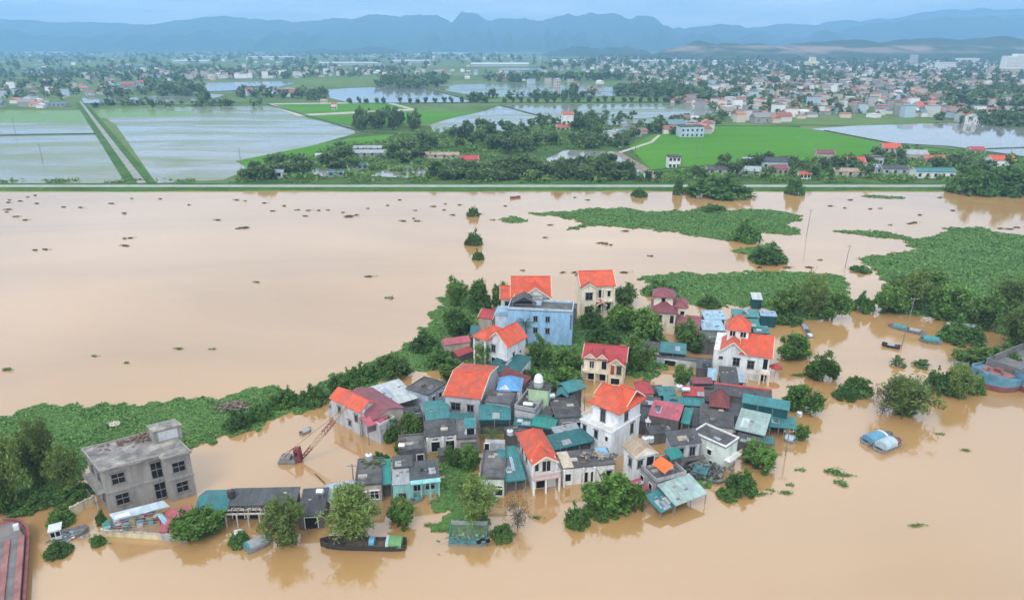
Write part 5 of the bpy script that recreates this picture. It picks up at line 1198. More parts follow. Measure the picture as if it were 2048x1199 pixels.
# 52 cream house
loc, rz, Wd, D = frame((1161, 571), (1231, 569), (1161, 549), 8.0, zc=10.0)
D = 7.5
r52 = thing('house', 'cream three storey house with orange roof standing alone by the river', 'house', loc, rz)
SIZES.append((Wd, D, 8, 'cream 52'))
block(r52, .3, Wd - .3, 0, D, 8.0, 'cream', ('gx', 2.2, 'orange', dict(over=.4)), [('f', .22, 5.0, 1.4, 1.5, 'b'), ('f', .6, 5.0, 1.1, 1.9, 'o'), ('f', .85, 5.2, .7, 1.4, 'w'), ('f', .22, 2.0, 1.5, 1.4, 'b'), ('f', .6, 1.6, 1.1, 1.9, 'o'), ('f', .85, 2.0, .7, 1.4, 'b')])
block(r52, .2, Wd * .44, -.9, -.002, 7.6, 'cream', ('gy', 1.1, 'maroon', dict(over=.25)), [('f', .5, 4.9, 1.5, 1.6, 'b'), ('f', .5, 1.7, 1.6, 1.4, 'b')], name='bay_wall')
MB().box(Wd * .44 + .02, Wd - .2, -1.1, -.002, 4.2, 4.4).build('balcony', wallmat('cream'), r52); railing(r52, [(Wd * .46, -1.05), (Wd - .25, -1.05), (Wd - .25, -.05)], 4.4, .8)
pil(r52, Wd - .4, -.95, 7.4, .14, 'cream'); pil(r52, Wd * .6, -.95, 7.4, .14, 'cream')
roof_on(r52, Wd * .44, Wd * .72, -1.8, -.1, 3.7, 'gy', .8, 'crimson', over=.15)
# 53 54 small roofs left
house('red roofed hut left of the blue house', (957, 634), (984, 638), (960, 616), 2.8, 'beige', ('gx', 1.2, 'crimson', dict(over=.15)), [], D=4.5)
house('low shed with worn pink roof on the weedy bank', (890, 690), (940, 683), (892, 676), 1.7, 'beige', ('gx', .7, 'magenta', dict(over=.15, trim=False)), [], D=3.2)
house('tilted little red roof just above the broad orange roof', (916, 713), (946, 702), (918, 698), 1.6, 'dark', ('gx', .7, 'crimson', dict(over=.1, trim=False)), [], D=2.6)
house('low grey wall hut with pink slab right of the blue house', (1118, 616), (1152, 618), (1120, 607), 4.0, 'dark', ('flat', 0, '', dict(over=.1, par=.1)), [])
canopy('dark teal roof between the pink shed and the creeper hung house', (940, 668), (958, 668), (945, 650), 2.4, ('shed', .5, 'tealdark', dict(over=.05)), zc=2.9, posts=2)

# dark filler sheds, added to stand in for the alley shadows
for lb, A, B, C, h, m in [('dark lean-to added in the gap right of the tall white house', (1270, 838), (1298, 845), (1285, 812), 2.4, 'fibro'), ('black roofed filler shed below the teal awning of the magenta roof', (1302, 868), (1345, 862), (1306, 850), 2.0, 'fibro'), ('narrow dark filler shed between the green teal roof and the slab house', (1384, 850), (1402, 852), (1396, 815), 2.4, 'fibro'),
        ('dark filler shed squeezed behind the narrow balcony house', (1020, 872), (1060, 862), (1022, 852), 2.2, 'fibro'), ('low black filler shed left of the narrow grey slab house', (925, 905), (958, 902), (928, 885), 1.8, 'fibro'), ('dark filler roof between the two slab houses of the left yard', (880, 910), (905, 906), (884, 895), 1.4, 'fibro'),
        ('dark low filler roof between the crimson shed and the pale cube house', (806, 838), (846, 832), (808, 815), 2.2, 'fibro'), ('grey low filler roof under the wall of the white box house', (1440, 870), (1470, 862), (1440, 850), 2.2, 'grey'), ('black low filler roof right of the dark slab house', (1466, 830), (1486, 832), (1470, 806), 2.9, 'fibro'),
        ('dark filler hut behind the red hipped hut', (1310, 785), (1330, 784), (1312, 770), 2.6, 'fibro'), ('sagging dark filler roof in front of the bright red sheet roof', (1380, 770), (1425, 775), (1384, 760), 2.4, 'fibro'), ('small dark filler roof right of the weathered terrace', (1080, 832), (1100, 836), (1084, 812), 3.0, 'fibro'), ('grey filler roof behind the wide dark teal roof', (1112, 868), (1160, 858), (1114, 852), 3.2, 'grey')]:
    house(lb, A, B, C, h, 'dark', ('shed', .3, m, dict(over=.1)), zc=h + .3, name='shed', cat='shed')

# ------------------------------------------------------------------ boats, crane, poles
def hull_part(root, L, B, H, m, name='hull', bow=.35, stern=.8, sheer=.35, deck=None, wall=.12, z0=-.5):
    """boat hull along +x (bow at x = L); open top with an inner deck part"""
    mb = MB(); n = 12; rings = []
    def half(s):
        if s > 1 - bow: return B / 2 * math.sqrt(max(0.0, 1 - ((s - 1 + bow) / bow) ** 2)) * .97 + B * .015
        if s < .12: return B / 2 * (stern + (1 - stern) * s / .12)
        return B / 2
    for i in range(n + 1):
        s = i / n; b = half(s); x = L * s; zt = H + sheer * (abs(s - .45) / .55) ** 2.2
        bb = b * .72; k = min(wall, b * .8)
        rings.append([(x, -b, zt), (x, -bb, z0), (x, bb, z0), (x, b, zt), (x, b - k, zt), (x, bb - k * .5, H * .45), (x, -bb + k * .5, H * .45), (x, -b + k, zt)])
    mb.loft(rings); o = mb.build(name, m, root)
    return o, half
def arch_cabin(root, x0, x1, w, z0, h, m, name='cabin', n=8):
    mb = MB(); rg = []
    for x in (x0, x1): rg.append([(x, w / 2 * math.cos(i * math.pi / n), z0 + h * .45 + h * .55 * math.sin(i * math.pi / n)) for i in range(n + 1)] + [(x, -w / 2, z0), (x, w / 2, z0)])
    mb.loft(rg); return mb.build(name, m, root)
DARKHULL = mat('tarred_hull', (.045, .04, .038), .7, .4, 2); GREYHULL = mat('grey_hull', (.2, .2, .2), .7, .4, 1.5)
BLUEP = mat('worn_blue_paint', (.1, .26, .36), .55, .3, .8, stain=(.2, .16, .13), stain_amt=.6); REDP = mat('worn_red_paint', (.2, .07, .065), .7, .35, .8, stain=(.2, .12, .1), stain_amt=.6)
REDL = mat('red_deck', (.3, .13, .12), .8, .35, .5, stain=(.3, .22, .2), stain_amt=.7); STEELG = mat('hold_grey', (.17, .17, .17), .8, .35, .5, stain=(.25, .17, .13), stain_amt=.6)
CAB = {k: mat('cabin_' + k, c, .55, .2, 1.2) for k, c in dict(green=(.13, .3, .12), teal=(.06, .25, .26), blue=(.12, .3, .42), white=(.6, .63, .63), grey=(.3, .32, .33), paleb=(.38, .5, .55), red=(.45, .06, .06)).items()}
def boat(label, a, b, B, H, hull, cabins=(), name='boat', extra=None):
    p, q = at(*a), at(*b); d = q - p; L = d.length
    o = thing(name, label, 'boat', p, math.atan2(d.y, d.x)); hull_part(o, L, B, H, hull)
    MB().box(L * .08, L * .7, -B * .34, B * .34, H * .4, H * .55).build('deck', WOOD(), o)
    for i in range(4): x = L * (.2 + .15 * i); MB().box(x - .08, x + .08, -B * .42, B * .42, H * .7, H * .8).build('thwart', WOOD(), o)
    for c in cabins: arch_cabin(o, L * c[0], L * c[1], B * c[2], H * .8, c[3], CAB[c[4]])
    return o, L
boat('long dark wooden boat with green arched cabin moored under the big feathery tree', (812, 1094), (641, 1090), 2.0, .75, DARKHULL, [(.04, .19, .9, .85, 'green'), (.19, .22, .95, .9, 'paleb'), (.36, .42, .6, .8, 'blue')])
boat('red nosed long boat with teal cover moored at the far side of the inlet', (1850, 670), (1775, 652), 2.0, .6, GREYHULL, [(.5, .85, .8, .6, 'teal'), (.9, .96, .5, .45, 'red'), (.12, .4, .7, .5, 'grey')])
boat('boat with blue arched roof right of the tall pole in the inlet', (1883, 688), (1838, 681), 1.9, .6, GREYHULL, [(.15, .85, .95, .95, 'teal')])
boat('small plain dark sampan left of the drowned banana plants', (1800, 697), (1763, 690), 1.5, .5, DARKHULL, [(.3, .7, .7, .35, 'grey')])
boat('small dark boat with slatted cover beside the dark feathery tree at the front', (492, 1103), (545, 1078), 1.9, .55, GREYHULL, [(.1, .75, .85, .75, 'grey'), (.02, .1, .8, .8, 'teal')])
boat('grey boat with rounded metal roof and dark window, nearer of the two houseboats', (1754, 903), (1798, 884), 2.2, .6, GREYHULL, [(.12, .62, .95, 1.2, 'paleb'), (.7, .85, .6, .5, 'red')])
boat('houseboat with flat blue grey cabin, farther of the two houseboats', (1728, 888), (1782, 872), 2.4, .6, GREYHULL, [(.1, .6, .9, .9, 'blue'), (.6, .66, .95, 1.0, 'white')])
boat('tiny grey skiff below the turquoise house', (822, 1006), (846, 996), 1.0, .4, GREYHULL, [(.3, .7, .6, .3, 'teal')])
boat('grey punt with pale cover drifting near the crane', (601, 869), (622, 859), 1.0, .3, GREYHULL, [(.2, .9, .8, .25, 'grey')])
boat('upturned pale boat beside the small dark boat at the front', (468, 1070), (488, 1067), 1.1, .35, CAB['white'], [(.1, .8, .9, .4, 'white')])
boat('blue tarped skiff under the lower teal roof at the right end', (1570, 878), (1592, 886), 1.6, .4, GREYHULL, [(.1, .8, .9, .7, 'paleb')])
boat('distant small boat with red side moored at the levee', (1040, 395), (1020, 397), 1.6, .6, REDP, [])
boat('thin grey pontoon boat reaching out from the wooded bank', (1622, 676), (1606, 650), 1.3, .35, GREYHULL, [(.55, .95, .8, .3, 'grey'), (.02, .2, .8, .3, 'white')])
# white wheelhouse wreck
p = at(103, 1080); o = thing('wheelhouse_boat', 'half sunken boat with white windowed wheelhouse among weeds at the left', 'boat', p, R(28))
hull_part(o, 4.2, 1.9, .45, GREYHULL)
c = MB().box(.1, 1.3, -.75, .75, .3, 1.75).build('wheelhouse', CAB['white'], o)
for y in (-.4, .35): MB().box(1.3, 1.33, y - .26, y + .26, .9, 1.55).build('window', GLASS(), c)
for x in (.4, .98): MB().box(x - .22, x + .22, -.78, -.75, .9, 1.55).build('window', GLASS(), c)
MB().box(-.05, 1.45, -.85, .85, 1.75, 1.85).build('roof', CAB['white'], c)
rubble('floating planks and blue scraps behind the white wheelhouse boat', at(130, 1072), 70, 2.2, 1.4, .1, .4, mat('floating_scraps', (.28, .32, .34), .8, .6, 1, island=.5), hmax=.5)
# raft with teal container
p, q = at(898, 1090), at(973, 1091); L = (q - p).length
o = thing('raft_house', 'teal sheet metal raft house with green junk covered top', 'raft', p, math.atan2(q.y - p.y, q.x - p.x))
MB().box(-.1, L + .1, -.1, 2.9, -.3, .25).build('float', POSTM(), o); MB().box(0, L, 0, .08, .25, 1.25).build('front_panel', mat('teal_panel', (.07, .22, .24), .55, .3, 1), o)
MB().box(0, .08, .08, 2.8, .25, 1.3).build('side_panel', mat('teal_panel', (.07, .22, .24), .55, .3, 1), o); MB().box(L - .08, L, .08, 2.8, .25, 1.3).build('side_panel', mat('teal_panel', (.07, .22, .24), .55, .3, 1), o)
MB().box(.08, L - .08, .08, 2.8, .9, 1.0).build('deck', mat('mossy_deck', (.1, .16, .08), .9, .5, 1.5), o); MB().box(0, L, 2.8, 2.9, .25, 1.6).build('back_panel', CAB['grey'], o)
for i in range(5): MB().tube((L * i / 4, 2.85, 1.5), (L * i / 4, 2.85, 1.75), .04, n=5).build('post', POSTM(), o)
rubble('clutter of green and grey junk on top of the teal raft house', at(938, 1075, 1.0), 90, 3.0, .9, .08, .28, mat('raft_junk', (.12, .18, .12), .85, .6, 1, island=.6), hmax=.3)
o = thing('motorbike', 'black motorbike parked at the right end of the teal raft house', 'motorbike', at(958, 1087, 1.0), .2)
for x in (0, 1.15): MB().lathe([(.18, -.05), (.3, -.06), (.3, .06), (.18, .05)], 12).build('wheel', DARK(), o); o.children[-1].rotation_euler = (R(90), 0, 0); o.children[-1].location = (x, 0, .3)
MB().slab([(.1, -.12, .7), (.8, -.12, .75), (.8, .12, .75), (.1, .12, .7)], .25).build('seat', DARK(), o); MB().box(.35, .75, -.12, .12, .25, .5).build('engine', POSTM(), o)
MB().tube((1.15, 0, .3), (.92, 0, .95), .035).build('fork', STEEL(), o); MB().tube((.92, -.32, .98), (.92, .32, .98), .025).build('handlebar', DARK(), o)
# barges
def barge(label, bow, aft, B, H, side, lower, deckm, rim=True, ln=None):
    p, q = at(*bow), at(*aft); d = (p - q); L = ln or d.length; dn = d.normalized(); start = p - dn * L
    o = thing('barge', label, 'barge', start, math.atan2(d.y, d.x))
    mb = MB(); n = 26; U = []; 
    def half(s): return B / 2 * (math.sqrt(max(0, 1 - ((s - .86) / .14) ** 2)) * .82 + .18) if s > .86 else B / 2
    rg1, rg2 = [], []
    for i in range(n + 1):
        s = (i / n) if i < 10 else .6 + .4 * (i - 9) / (n - 9)
        b = half(s); x = L * s; sh = H + (1.1 * max(0, (s - .75) / .25) ** 2)
        rg1.append([(x, -b * .9, -.6), (x, b * .9, -.6), (x, b * .97, H * .5), (x, -b * .97, H * .5)])
        k = .35
        rg2.append([(x, -b * .97, H * .5), (x, b * .97, H * .5), (x, b, sh), (x, b - min(k, b * .5), sh), (x, b - min(k, b * .5), sh - .35), (x, -b + min(k, b * .5), sh - .35), (x, -b + min(k, b * .5), sh), (x, -b, sh)])
    mb.loft(rg1); mb.build('lower_hull', lower, o); mb = MB(); mb.loft(rg2); mb.build('upper_hull', side, o)
    return o, L, half
o, L, hf = barge('big blue and red steel barge with open hold at the right edge', (1966, 776), (2160, 690), 8.4, 2.2, BLUEP, REDP, REDL, ln=32)
hb = MB(); b = 3.3; x0, x1 = 1.0, L * .8
for bx in ((x0, x1, -b, -b + .25), (x0, x1, b - .25, b), (x1 - .25, x1, -b + .25, b - .25), (x0, x0 + .25, -b + .25, b - .25)): MB().box(*bx, 1.9, 3.4).build('coaming', STEELG, o)
MB().box(x0 + .25, x1 - .25, -b + .25, b - .25, 1.87, 1.98).build('hold_floor', STEELG, o)
mb = MB(); mb.slab([(L * .81, -3.0, 2.12), (L * .93, -2.2, 2.42), (L * .95, 0, 2.5), (L * .93, 2.2, 2.42), (L * .81, 3.0, 2.12)], .1); mb.build('fore_deck', REDL, o)
for y in (-1.2, 1.2): MB().lathe([(.2, 0), (.2, .6), (.3, .65), (.3, .75)], 10, (L * .9, y, 2.35)).build('bollard', STEELG, o)
MB().box(L * .835, L * .87, -.7, .7, 2.2, 2.9).build('winch', REDP, o)
o, L, hf = barge('second blue and red barge just entering the frame at the right', (2050, 786), (2230, 700), 7.5, 2.2, BLUEP, REDP, REDL, ln=30)
mb = MB(); mb.slab([(L * .7, -3.0, 2.12), (L * .93, -2.2, 2.42), (L * .95, 0, 2.5), (L * .93, 2.2, 2.42), (L * .7, 3.0, 2.12)], .1); mb.build('fore_deck', REDL, o)
o, L, hf = barge('rusty red barge cut off by the lower left corner', (8, 1066), (-20, 1300), 6.4, 1.1, REDP, REDP, REDL, ln=26)
MB().slab([(2, -2.7, 1.2), (L * .85, -2.7, 1.25), (L * .85, 2.7, 1.25), (2, 2.7, 1.2)], .12).build('deck', STEELG, o)
for y in (-2.35, -.85, .85, 2.35): MB().box(2, L * .85, y - .32, y + .32, 1.22, 1.42).build('deck_rail', REDL, o)
MB().slab([(L * .85, -2.6, 1.3), (L * .97, -1.4, 1.75), (L * .97, 1.4, 1.75), (L * .85, 2.6, 1.3)], .12).build('fore_deck', STEELG, o)
MB().box(L * .9, L * .925, -2.1, -1.5, 1.5, 2.2).build('locker', CAB['white'], o)
# crane
base = at(578, 922); o = thing('crane', 'half drowned crawler crane with red and white lattice boom', 'crane', base)
RW = [mat('crane_red', (.2, .05, .055), .6, .3, 1), mat('crane_cream', (.45, .34, .22), .6, .3, 1)]
b0 = base
MB().box(-1.4, 1.2, -.9, .9, -.5, .5).build('counterweight', GREYHULL, o); MB().box(-1.1, .4, -.7, .7, .5, 1.0).build('engine_cover', POSTM(), o)
f0 = Vector(rel(600, 920, .3)); tip = Vector(rel(693, 812, 8.6))
c = MB(); c.add([(1.0, -.5, .2), (2.0, -.5, .2), (2.1, .5, .2), (1.0, .5, .2), (.95, -.5, 2.2), (1.75, -.5, 2.5), (1.85, .5, 2.5), (.95, .5, 2.2)], [(0, 3, 2, 1), (4, 5, 6, 7), (0, 1, 5, 4), (1, 2, 6, 5), (2, 3, 7, 6), (3, 0, 4, 7)]); cb = c.build('cab', RW[0], o)
MB().box(1.15, 1.6, -.54, -.505, 1.3, 1.9).build('window', GLASS(), cb)
d = (tip - f0); sd = d.cross(Vector((0, 0, 1))).normalized(); upv = sd.cross(d).normalized(); n = 16
for k, (s, u) in enumerate(((-1, -1), (1, -1), (1, 1), (-1, 1))):
    for j in range(4):
        a = f0 + d * j / 4; e = f0 + d * (j + 1) / 4
        w0, w1 = (.12 + .2 * math.sin(3.1 * min(1, j / 4 + .08))), (.12 + .2 * math.sin(3.1 * min(1, (j + 1) / 4 - .03)))
        MB().tube(a + sd * s * w0 + upv * u * w0, e + sd * s * w1 + upv * u * w1, .05, n=5).build('boom_chord', RW[j % 2], o)
lb = [MB(), MB()]
for i in range(n):
    t0, t1 = i / n, (i + 1) / n; w = .12 + .2 * math.sin(3.1 * t0)
    for (s0, u0), (s1, u1) in (((-1, -1), (1, 1)), ((1, -1), (-1, 1)), ((-1, -1), (1, -1)), ((-1, 1), (1, 1)), ((1, -1), (1, 1)), ((-1, 1), (-1, -1))):
        lb[(i // 4) % 2].tube(f0 + d * t0 + sd * s0 * w + upv * u0 * w, f0 + d * t1 + sd * s1 * w + upv * u1 * w, .03, n=4)
lb[0].build('lacing', RW[0], o); lb[1].build('lacing', RW[1], o)
mast = Vector(rel(587, 895, 2.7))
MB().tube((-.6, -.4, .8), mast, .06, n=5).build('mast_leg', RW[0], o); MB().tube((.9, -.2, .5), mast, .06, n=5).build('mast_leg', RW[0], o)
MB().tube(mast, tip, .025, n=4).build('cable', DARK(), o); MB().tube(mast, (-1.2, 0, .9), .025, n=4).build('cable', DARK(), o); MB().tube(tip, tip - Vector((0, 0, 1.4)), .02, n=4).build('cable', DARK(), o)
p, q = at(630, 947), at(652, 969); o = thing('dark_stick', 'straight dark log floating between the crane and the grey sheds', 'stick', p)
lg = MB(); v = q - p; lg.tube((0, 0, .02), tuple(v * .45 + Vector((0, .05, .04))), .1, .12, 7); lg.tube(tuple(v * .45 + Vector((0, .05, .04))), tuple(v), .12, .09, 7); lg.build('stick', WOOD(), o)  # thin dark tube lying straight along the water surface
# poles
def pole(label, px, py, h, arms=1, lean=0.0, r=.11):
    o = thing('utility_pole', label, 'pole', at(px, py)); o.rotation_euler = (0, lean, 0)
    MB().tube((0, 0, -1.5), (0, 0, h), r, r * .65, 8).build('shaft', POSTM(), o)
    for i in range(arms):
        z = h - .3 - .5 * i; a = MB().box(-.75, .75, -.05, .05, z - .05, z + .05).build('crossarm', POSTM(), o)
        for x in (-.65, 0, .65): MB().lathe([(.05, z + .05), (.07, z + .13), (.03, z + .22)], 6, (x, 0, 0)).build('insulator', FRAMEW(), a)
    return o
pole('tall pole standing mid river at the tip of the weed raft', 1613, 471, 8.8, 1, .03)
pole('leaning pole on the shore of the wide weed field', 1690, 535, 6.6, 1, .05)
pole('tall tilted pole above the drowned banana plants', 1803, 693, 11, 1, .06)
pole('lone pole in the water in front of the lower teal roof', 1571, 910, 4.5, 1)
pole('thin post at the left corner of the grey flat roofed house', 709, 985, 4.8, 1)
pole('post beside the dark trees in front of the white fronted low house', 938, 940, 3.0, 0, 0, .06)
for i, (x, y, h) in enumerate([(85, 322, 9), (482, 330, 9), (1392, 322, 9), (1405, 300, 10), (1362, 338, 8), (1245, 300, 9), (1270, 312, 9), (2016, 330, 9), (1300, 205, 11), (690, 178, 11), (735, 176, 10), (30, 262, 9)]):
    o = pole('slim grey power pole standing in the far fields', x, y, h, 1, 0, .2); o['group'] = 'power poles in the far fields'
# river weeds drifting
WEED = []
for v in range(4):
    rng = np.random.default_rng(60 + v); n = 14 + 6 * v
    C = np.stack([rng.normal(0, .55, n), rng.normal(0, .28, n), rng.uniform(.05, .28, n)], 1)
    WEED.append(quads_mesh('floating_weed', leaves(rng, C, .16, 8, .2, up=.6), leafmat('leaf_drift', (.05, .065, .03), .4, .3, .1)))
drift = [(18, 400), (40, 402), (18, 405), (70, 391), (55, 394), (127, 414), (162, 415), (73, 407), (13, 424), (32, 433), (52, 440), (15, 419), (248, 427), (249, 477), (262, 476), (247, 491), (253, 492), (70, 500), (92, 499), (320, 398), (263, 397), (222, 407), (378, 410), (434, 440), (486, 456), (494, 455), (478, 457),
         (472, 400), (490, 402), (545, 422), (530, 406), (568, 412), (594, 420), (610, 432), (618, 421), (637, 421), (655, 420), (686, 425), (700, 433), (712, 430), (735, 417), (775, 411), (800, 400), (805, 442), (830, 421), (834, 442), (828, 437), (866, 413), (890, 408), (888, 420), (920, 410), (905, 430), (985, 440), (1100, 450), (1150, 395), (1175, 400),
         (1210, 488), (1200, 486), (1222, 490), (1250, 462), (1140, 455), (1090, 475), (960, 428), (1010, 412), (778, 596), (14, 739), (739, 553), (356, 697), (424, 698), (253, 725), (190, 712), (512, 564), (1045, 541), (1125, 545), (1250, 545), (1150, 545), (1300, 512), (1660, 412), (1690, 416), (1740, 418), (1760, 417), (1820, 447), (1830, 445), (1905, 421), (1960, 455), (2000, 457), (2035, 455), (2018, 458), (1780, 450), (1880, 395), (1840, 430), (1700, 400),
         (1640, 520), (1575, 535), (1620, 535), (1430, 400), (1380, 395), (1350, 420), (1520, 535), (1930, 900), (1880, 868), (1832, 1050), (1290, 720), (1668, 945), (1680, 966), (1690, 950), (1660, 940), (1685, 970), (1540, 980), (1520, 988), (1075, 1035), (1570, 985), (1580, 970), (880, 1060), (860, 1050), (1690, 790), (1700, 792), (1605, 750), (1620, 748), (1590, 750), (1600, 940), (185, 1078), (195, 1085), (110, 1098), (98, 1105)]
WEEDN = [w.copy() for w in WEED]
for w in WEEDN: w.materials[0] = LEAF['hya']
for i, (x, y) in enumerate(drift):
    far = y < 560; s = .62 if far else .5
    if (x, y) in ((486, 456), (248, 427), (700, 433), (778, 596), (14, 739), (1668, 945), (1680, 966), (1690, 790), (1210, 488), (1605, 750)): s *= 1.7
    o = bpy.data.objects.new('floating_weed', (WEED if y < 560 else WEEDN)[i % 4]); col.objects.link(o); o.location = at(x, y, .02); o.scale = (s * random.uniform(.8, 1.9), s * random.uniform(.8, 1.3), s); o.rotation_euler = (0, 0, random.uniform(-.3, .3))
    if far: tag(o, 'dark clump of torn weed drifting on the open river', 'water weed', 'weed clumps adrift on the open river')
    else: tag(o, 'small weed clump floating near the hamlet', 'water weed', 'weed clumps afloat around the hamlet')

# ------------------------------------------------------------------ trees and bushes of the hamlet
T = [('feather', -30, 75, 875, 1035, 'big yellow green feathery tree at the left edge'), ('feather', 45, 140, 850, 985, 'tallest yellow green feathery tree left of the concrete house'), ('feather', 105, 180, 895, 1000, 'feathery tree touching the left wall of the concrete house'),
     ('round', -30, 30, 945, 1038, 'dark rounded tree low at the left edge'), ('round', 350, 458, 1018, 1088, 'round dark tree in front of the pink and teal roofs'), ('feather', 522, 632, 1005, 1108, 'loose grey green tree before the long dark building'),
     ('feather', 645, 785, 978, 1102, 'largest feathery tree over the long wooden boat'), ('round', 768, 834, 1002, 1060, 'dark glossy round tree right of the largest feathery tree'), ('round', 762, 808, 830, 884, 'left of two round trees beside the grey plastered house'), ('mid', 800, 852, 822, 888, 'right of two round trees beside the grey plastered house'),
     ('mid', 888, 928, 885, 940, 'left of two slim trees in the courtyard water'), ('mid', 918, 962, 882, 944, 'right of two slim trees in the courtyard water'), ('feather', 902, 1008, 962, 1062, 'wispy light green tree in front of the narrow grey slab house'),
     ('round', 1160, 1270, 942, 1030, 'large dense round tree in front of the tan tiled house'), ('round', 1240, 1290, 968, 1030, 'smaller dense tree touching the faded red roof'), ('round', 1470, 1552, 890, 946, 'round dense tree alone in the water by the white box house'),
     ('round', 1564, 1642, 766, 834, 'broad dark tree at the right end of the raised teal roof'), ('mid', 1584, 1620, 846, 882, 'small tree at the lower teal roof on posts'), ('round', 1608, 1678, 698, 770, 'lone bushy tree in the inlet right of the villa'), ('round', 1542, 1620, 664, 724, 'spreading tree at the right of the white villa'),
     ('feather', 1735, 1870, 752, 845, 'big grey green thicket in the water left of the blue barge'), ('feather', 1880, 1952, 732, 805, 'feathery shrub tree near the blue barge bow'), ('mid', 1900, 1975, 692, 742, 'palm like bush clump above the blue barge'), ('feather', 1975, 2075, 610, 715, 'tree at the right edge above the blue barge'),
     ('mid', 1222, 1280, 570, 618, 'dark round tree right of the cream riverside house'), ('round', 1160, 1212, 608, 660, 'dark tree before the cream riverside house'), ('mid', 1205, 1268, 600, 668, 'tall leafy tree left of the cream tower house'), ('mid', 1255, 1328, 612, 690, 'leafy tree touching the cream tower house'),
     ('mid', 1250, 1312, 672, 748, 'drooping green tree right of the small cream villa'), ('round', 1370, 1428, 666, 710, 'round clipped tree between the teal roof and the villa'), ('mid', 1344, 1388, 725, 774, 'small pointed tree in the pool before the white villa'),
     ('mid', 896, 938, 552, 615, 'leftmost of three slim trees on the river point'), ('mid', 934, 988, 556, 622, 'middle of three slim trees on the river point'), ('mid', 980, 1018, 562, 615, 'rightmost of three slim trees on the river point'), ('round', 875, 945, 608, 674, 'dark bushy tree left of the red roofed hut'),
     ('mid', 1058, 1110, 672, 740, 'leafy tree below the sky blue house'), ('mid', 1100, 1168, 690, 748, 'leafy tree between the sky blue house and the small villa'), ('round', 1078, 1168, 735, 785, 'low dense tree behind the dome tank'), ('round', 1035, 1080, 735, 770, 'dark tree behind the rusty brown roof'),
     ('mid', 755, 825, 705, 760, 'bushy tree on the narrow bank above the pale sheet roof'), ('mid', 880, 960, 720, 770, 'green tree between the bank and the broad orange roof'), ('mid', 1530, 1600, 575, 642, 'left tree of the wooded bank behind the villa'), ('feather', 1580, 1660, 555, 642, 'middle yellow green tree of the wooded bank behind the villa'),
     ('mid', 1630, 1698, 580, 645, 'right tree of the wooded bank behind the villa'), ('mid', 1740, 1810, 570, 632, 'first tree of the right bank beside the water gap'), ('feather', 1785, 1870, 545, 628, 'second tree of the right bank, yellowish'), ('mid', 1850, 1935, 565, 645, 'third tree of the right bank'), ('mid', 1915, 1990, 585, 668, 'fourth tree of the right bank'),
     ('feather', 1960, 2060, 560, 640, 'pale tree on the right bank near the frame edge'), ('mid', 1765, 1815, 548, 600, 'low tree at the head of the water gap'), ('mid', 1820, 1890, 530, 580, 'tree rising from the weed field on the right'), ('grey', 1002, 1068, 998, 1068, 'bare grey brushwood in the water right of the teal raft'),
     ('grey', 1735, 1790, 770, 835, 'bare pale branches at the left of the big thicket'), ('mid', 1345, 1400, 640, 700, 'tree under the broad maroon roof')]
for k, x0, x1, y0, y1, lb in T: tree_px(lb, k, x0, x1, y0, y1)
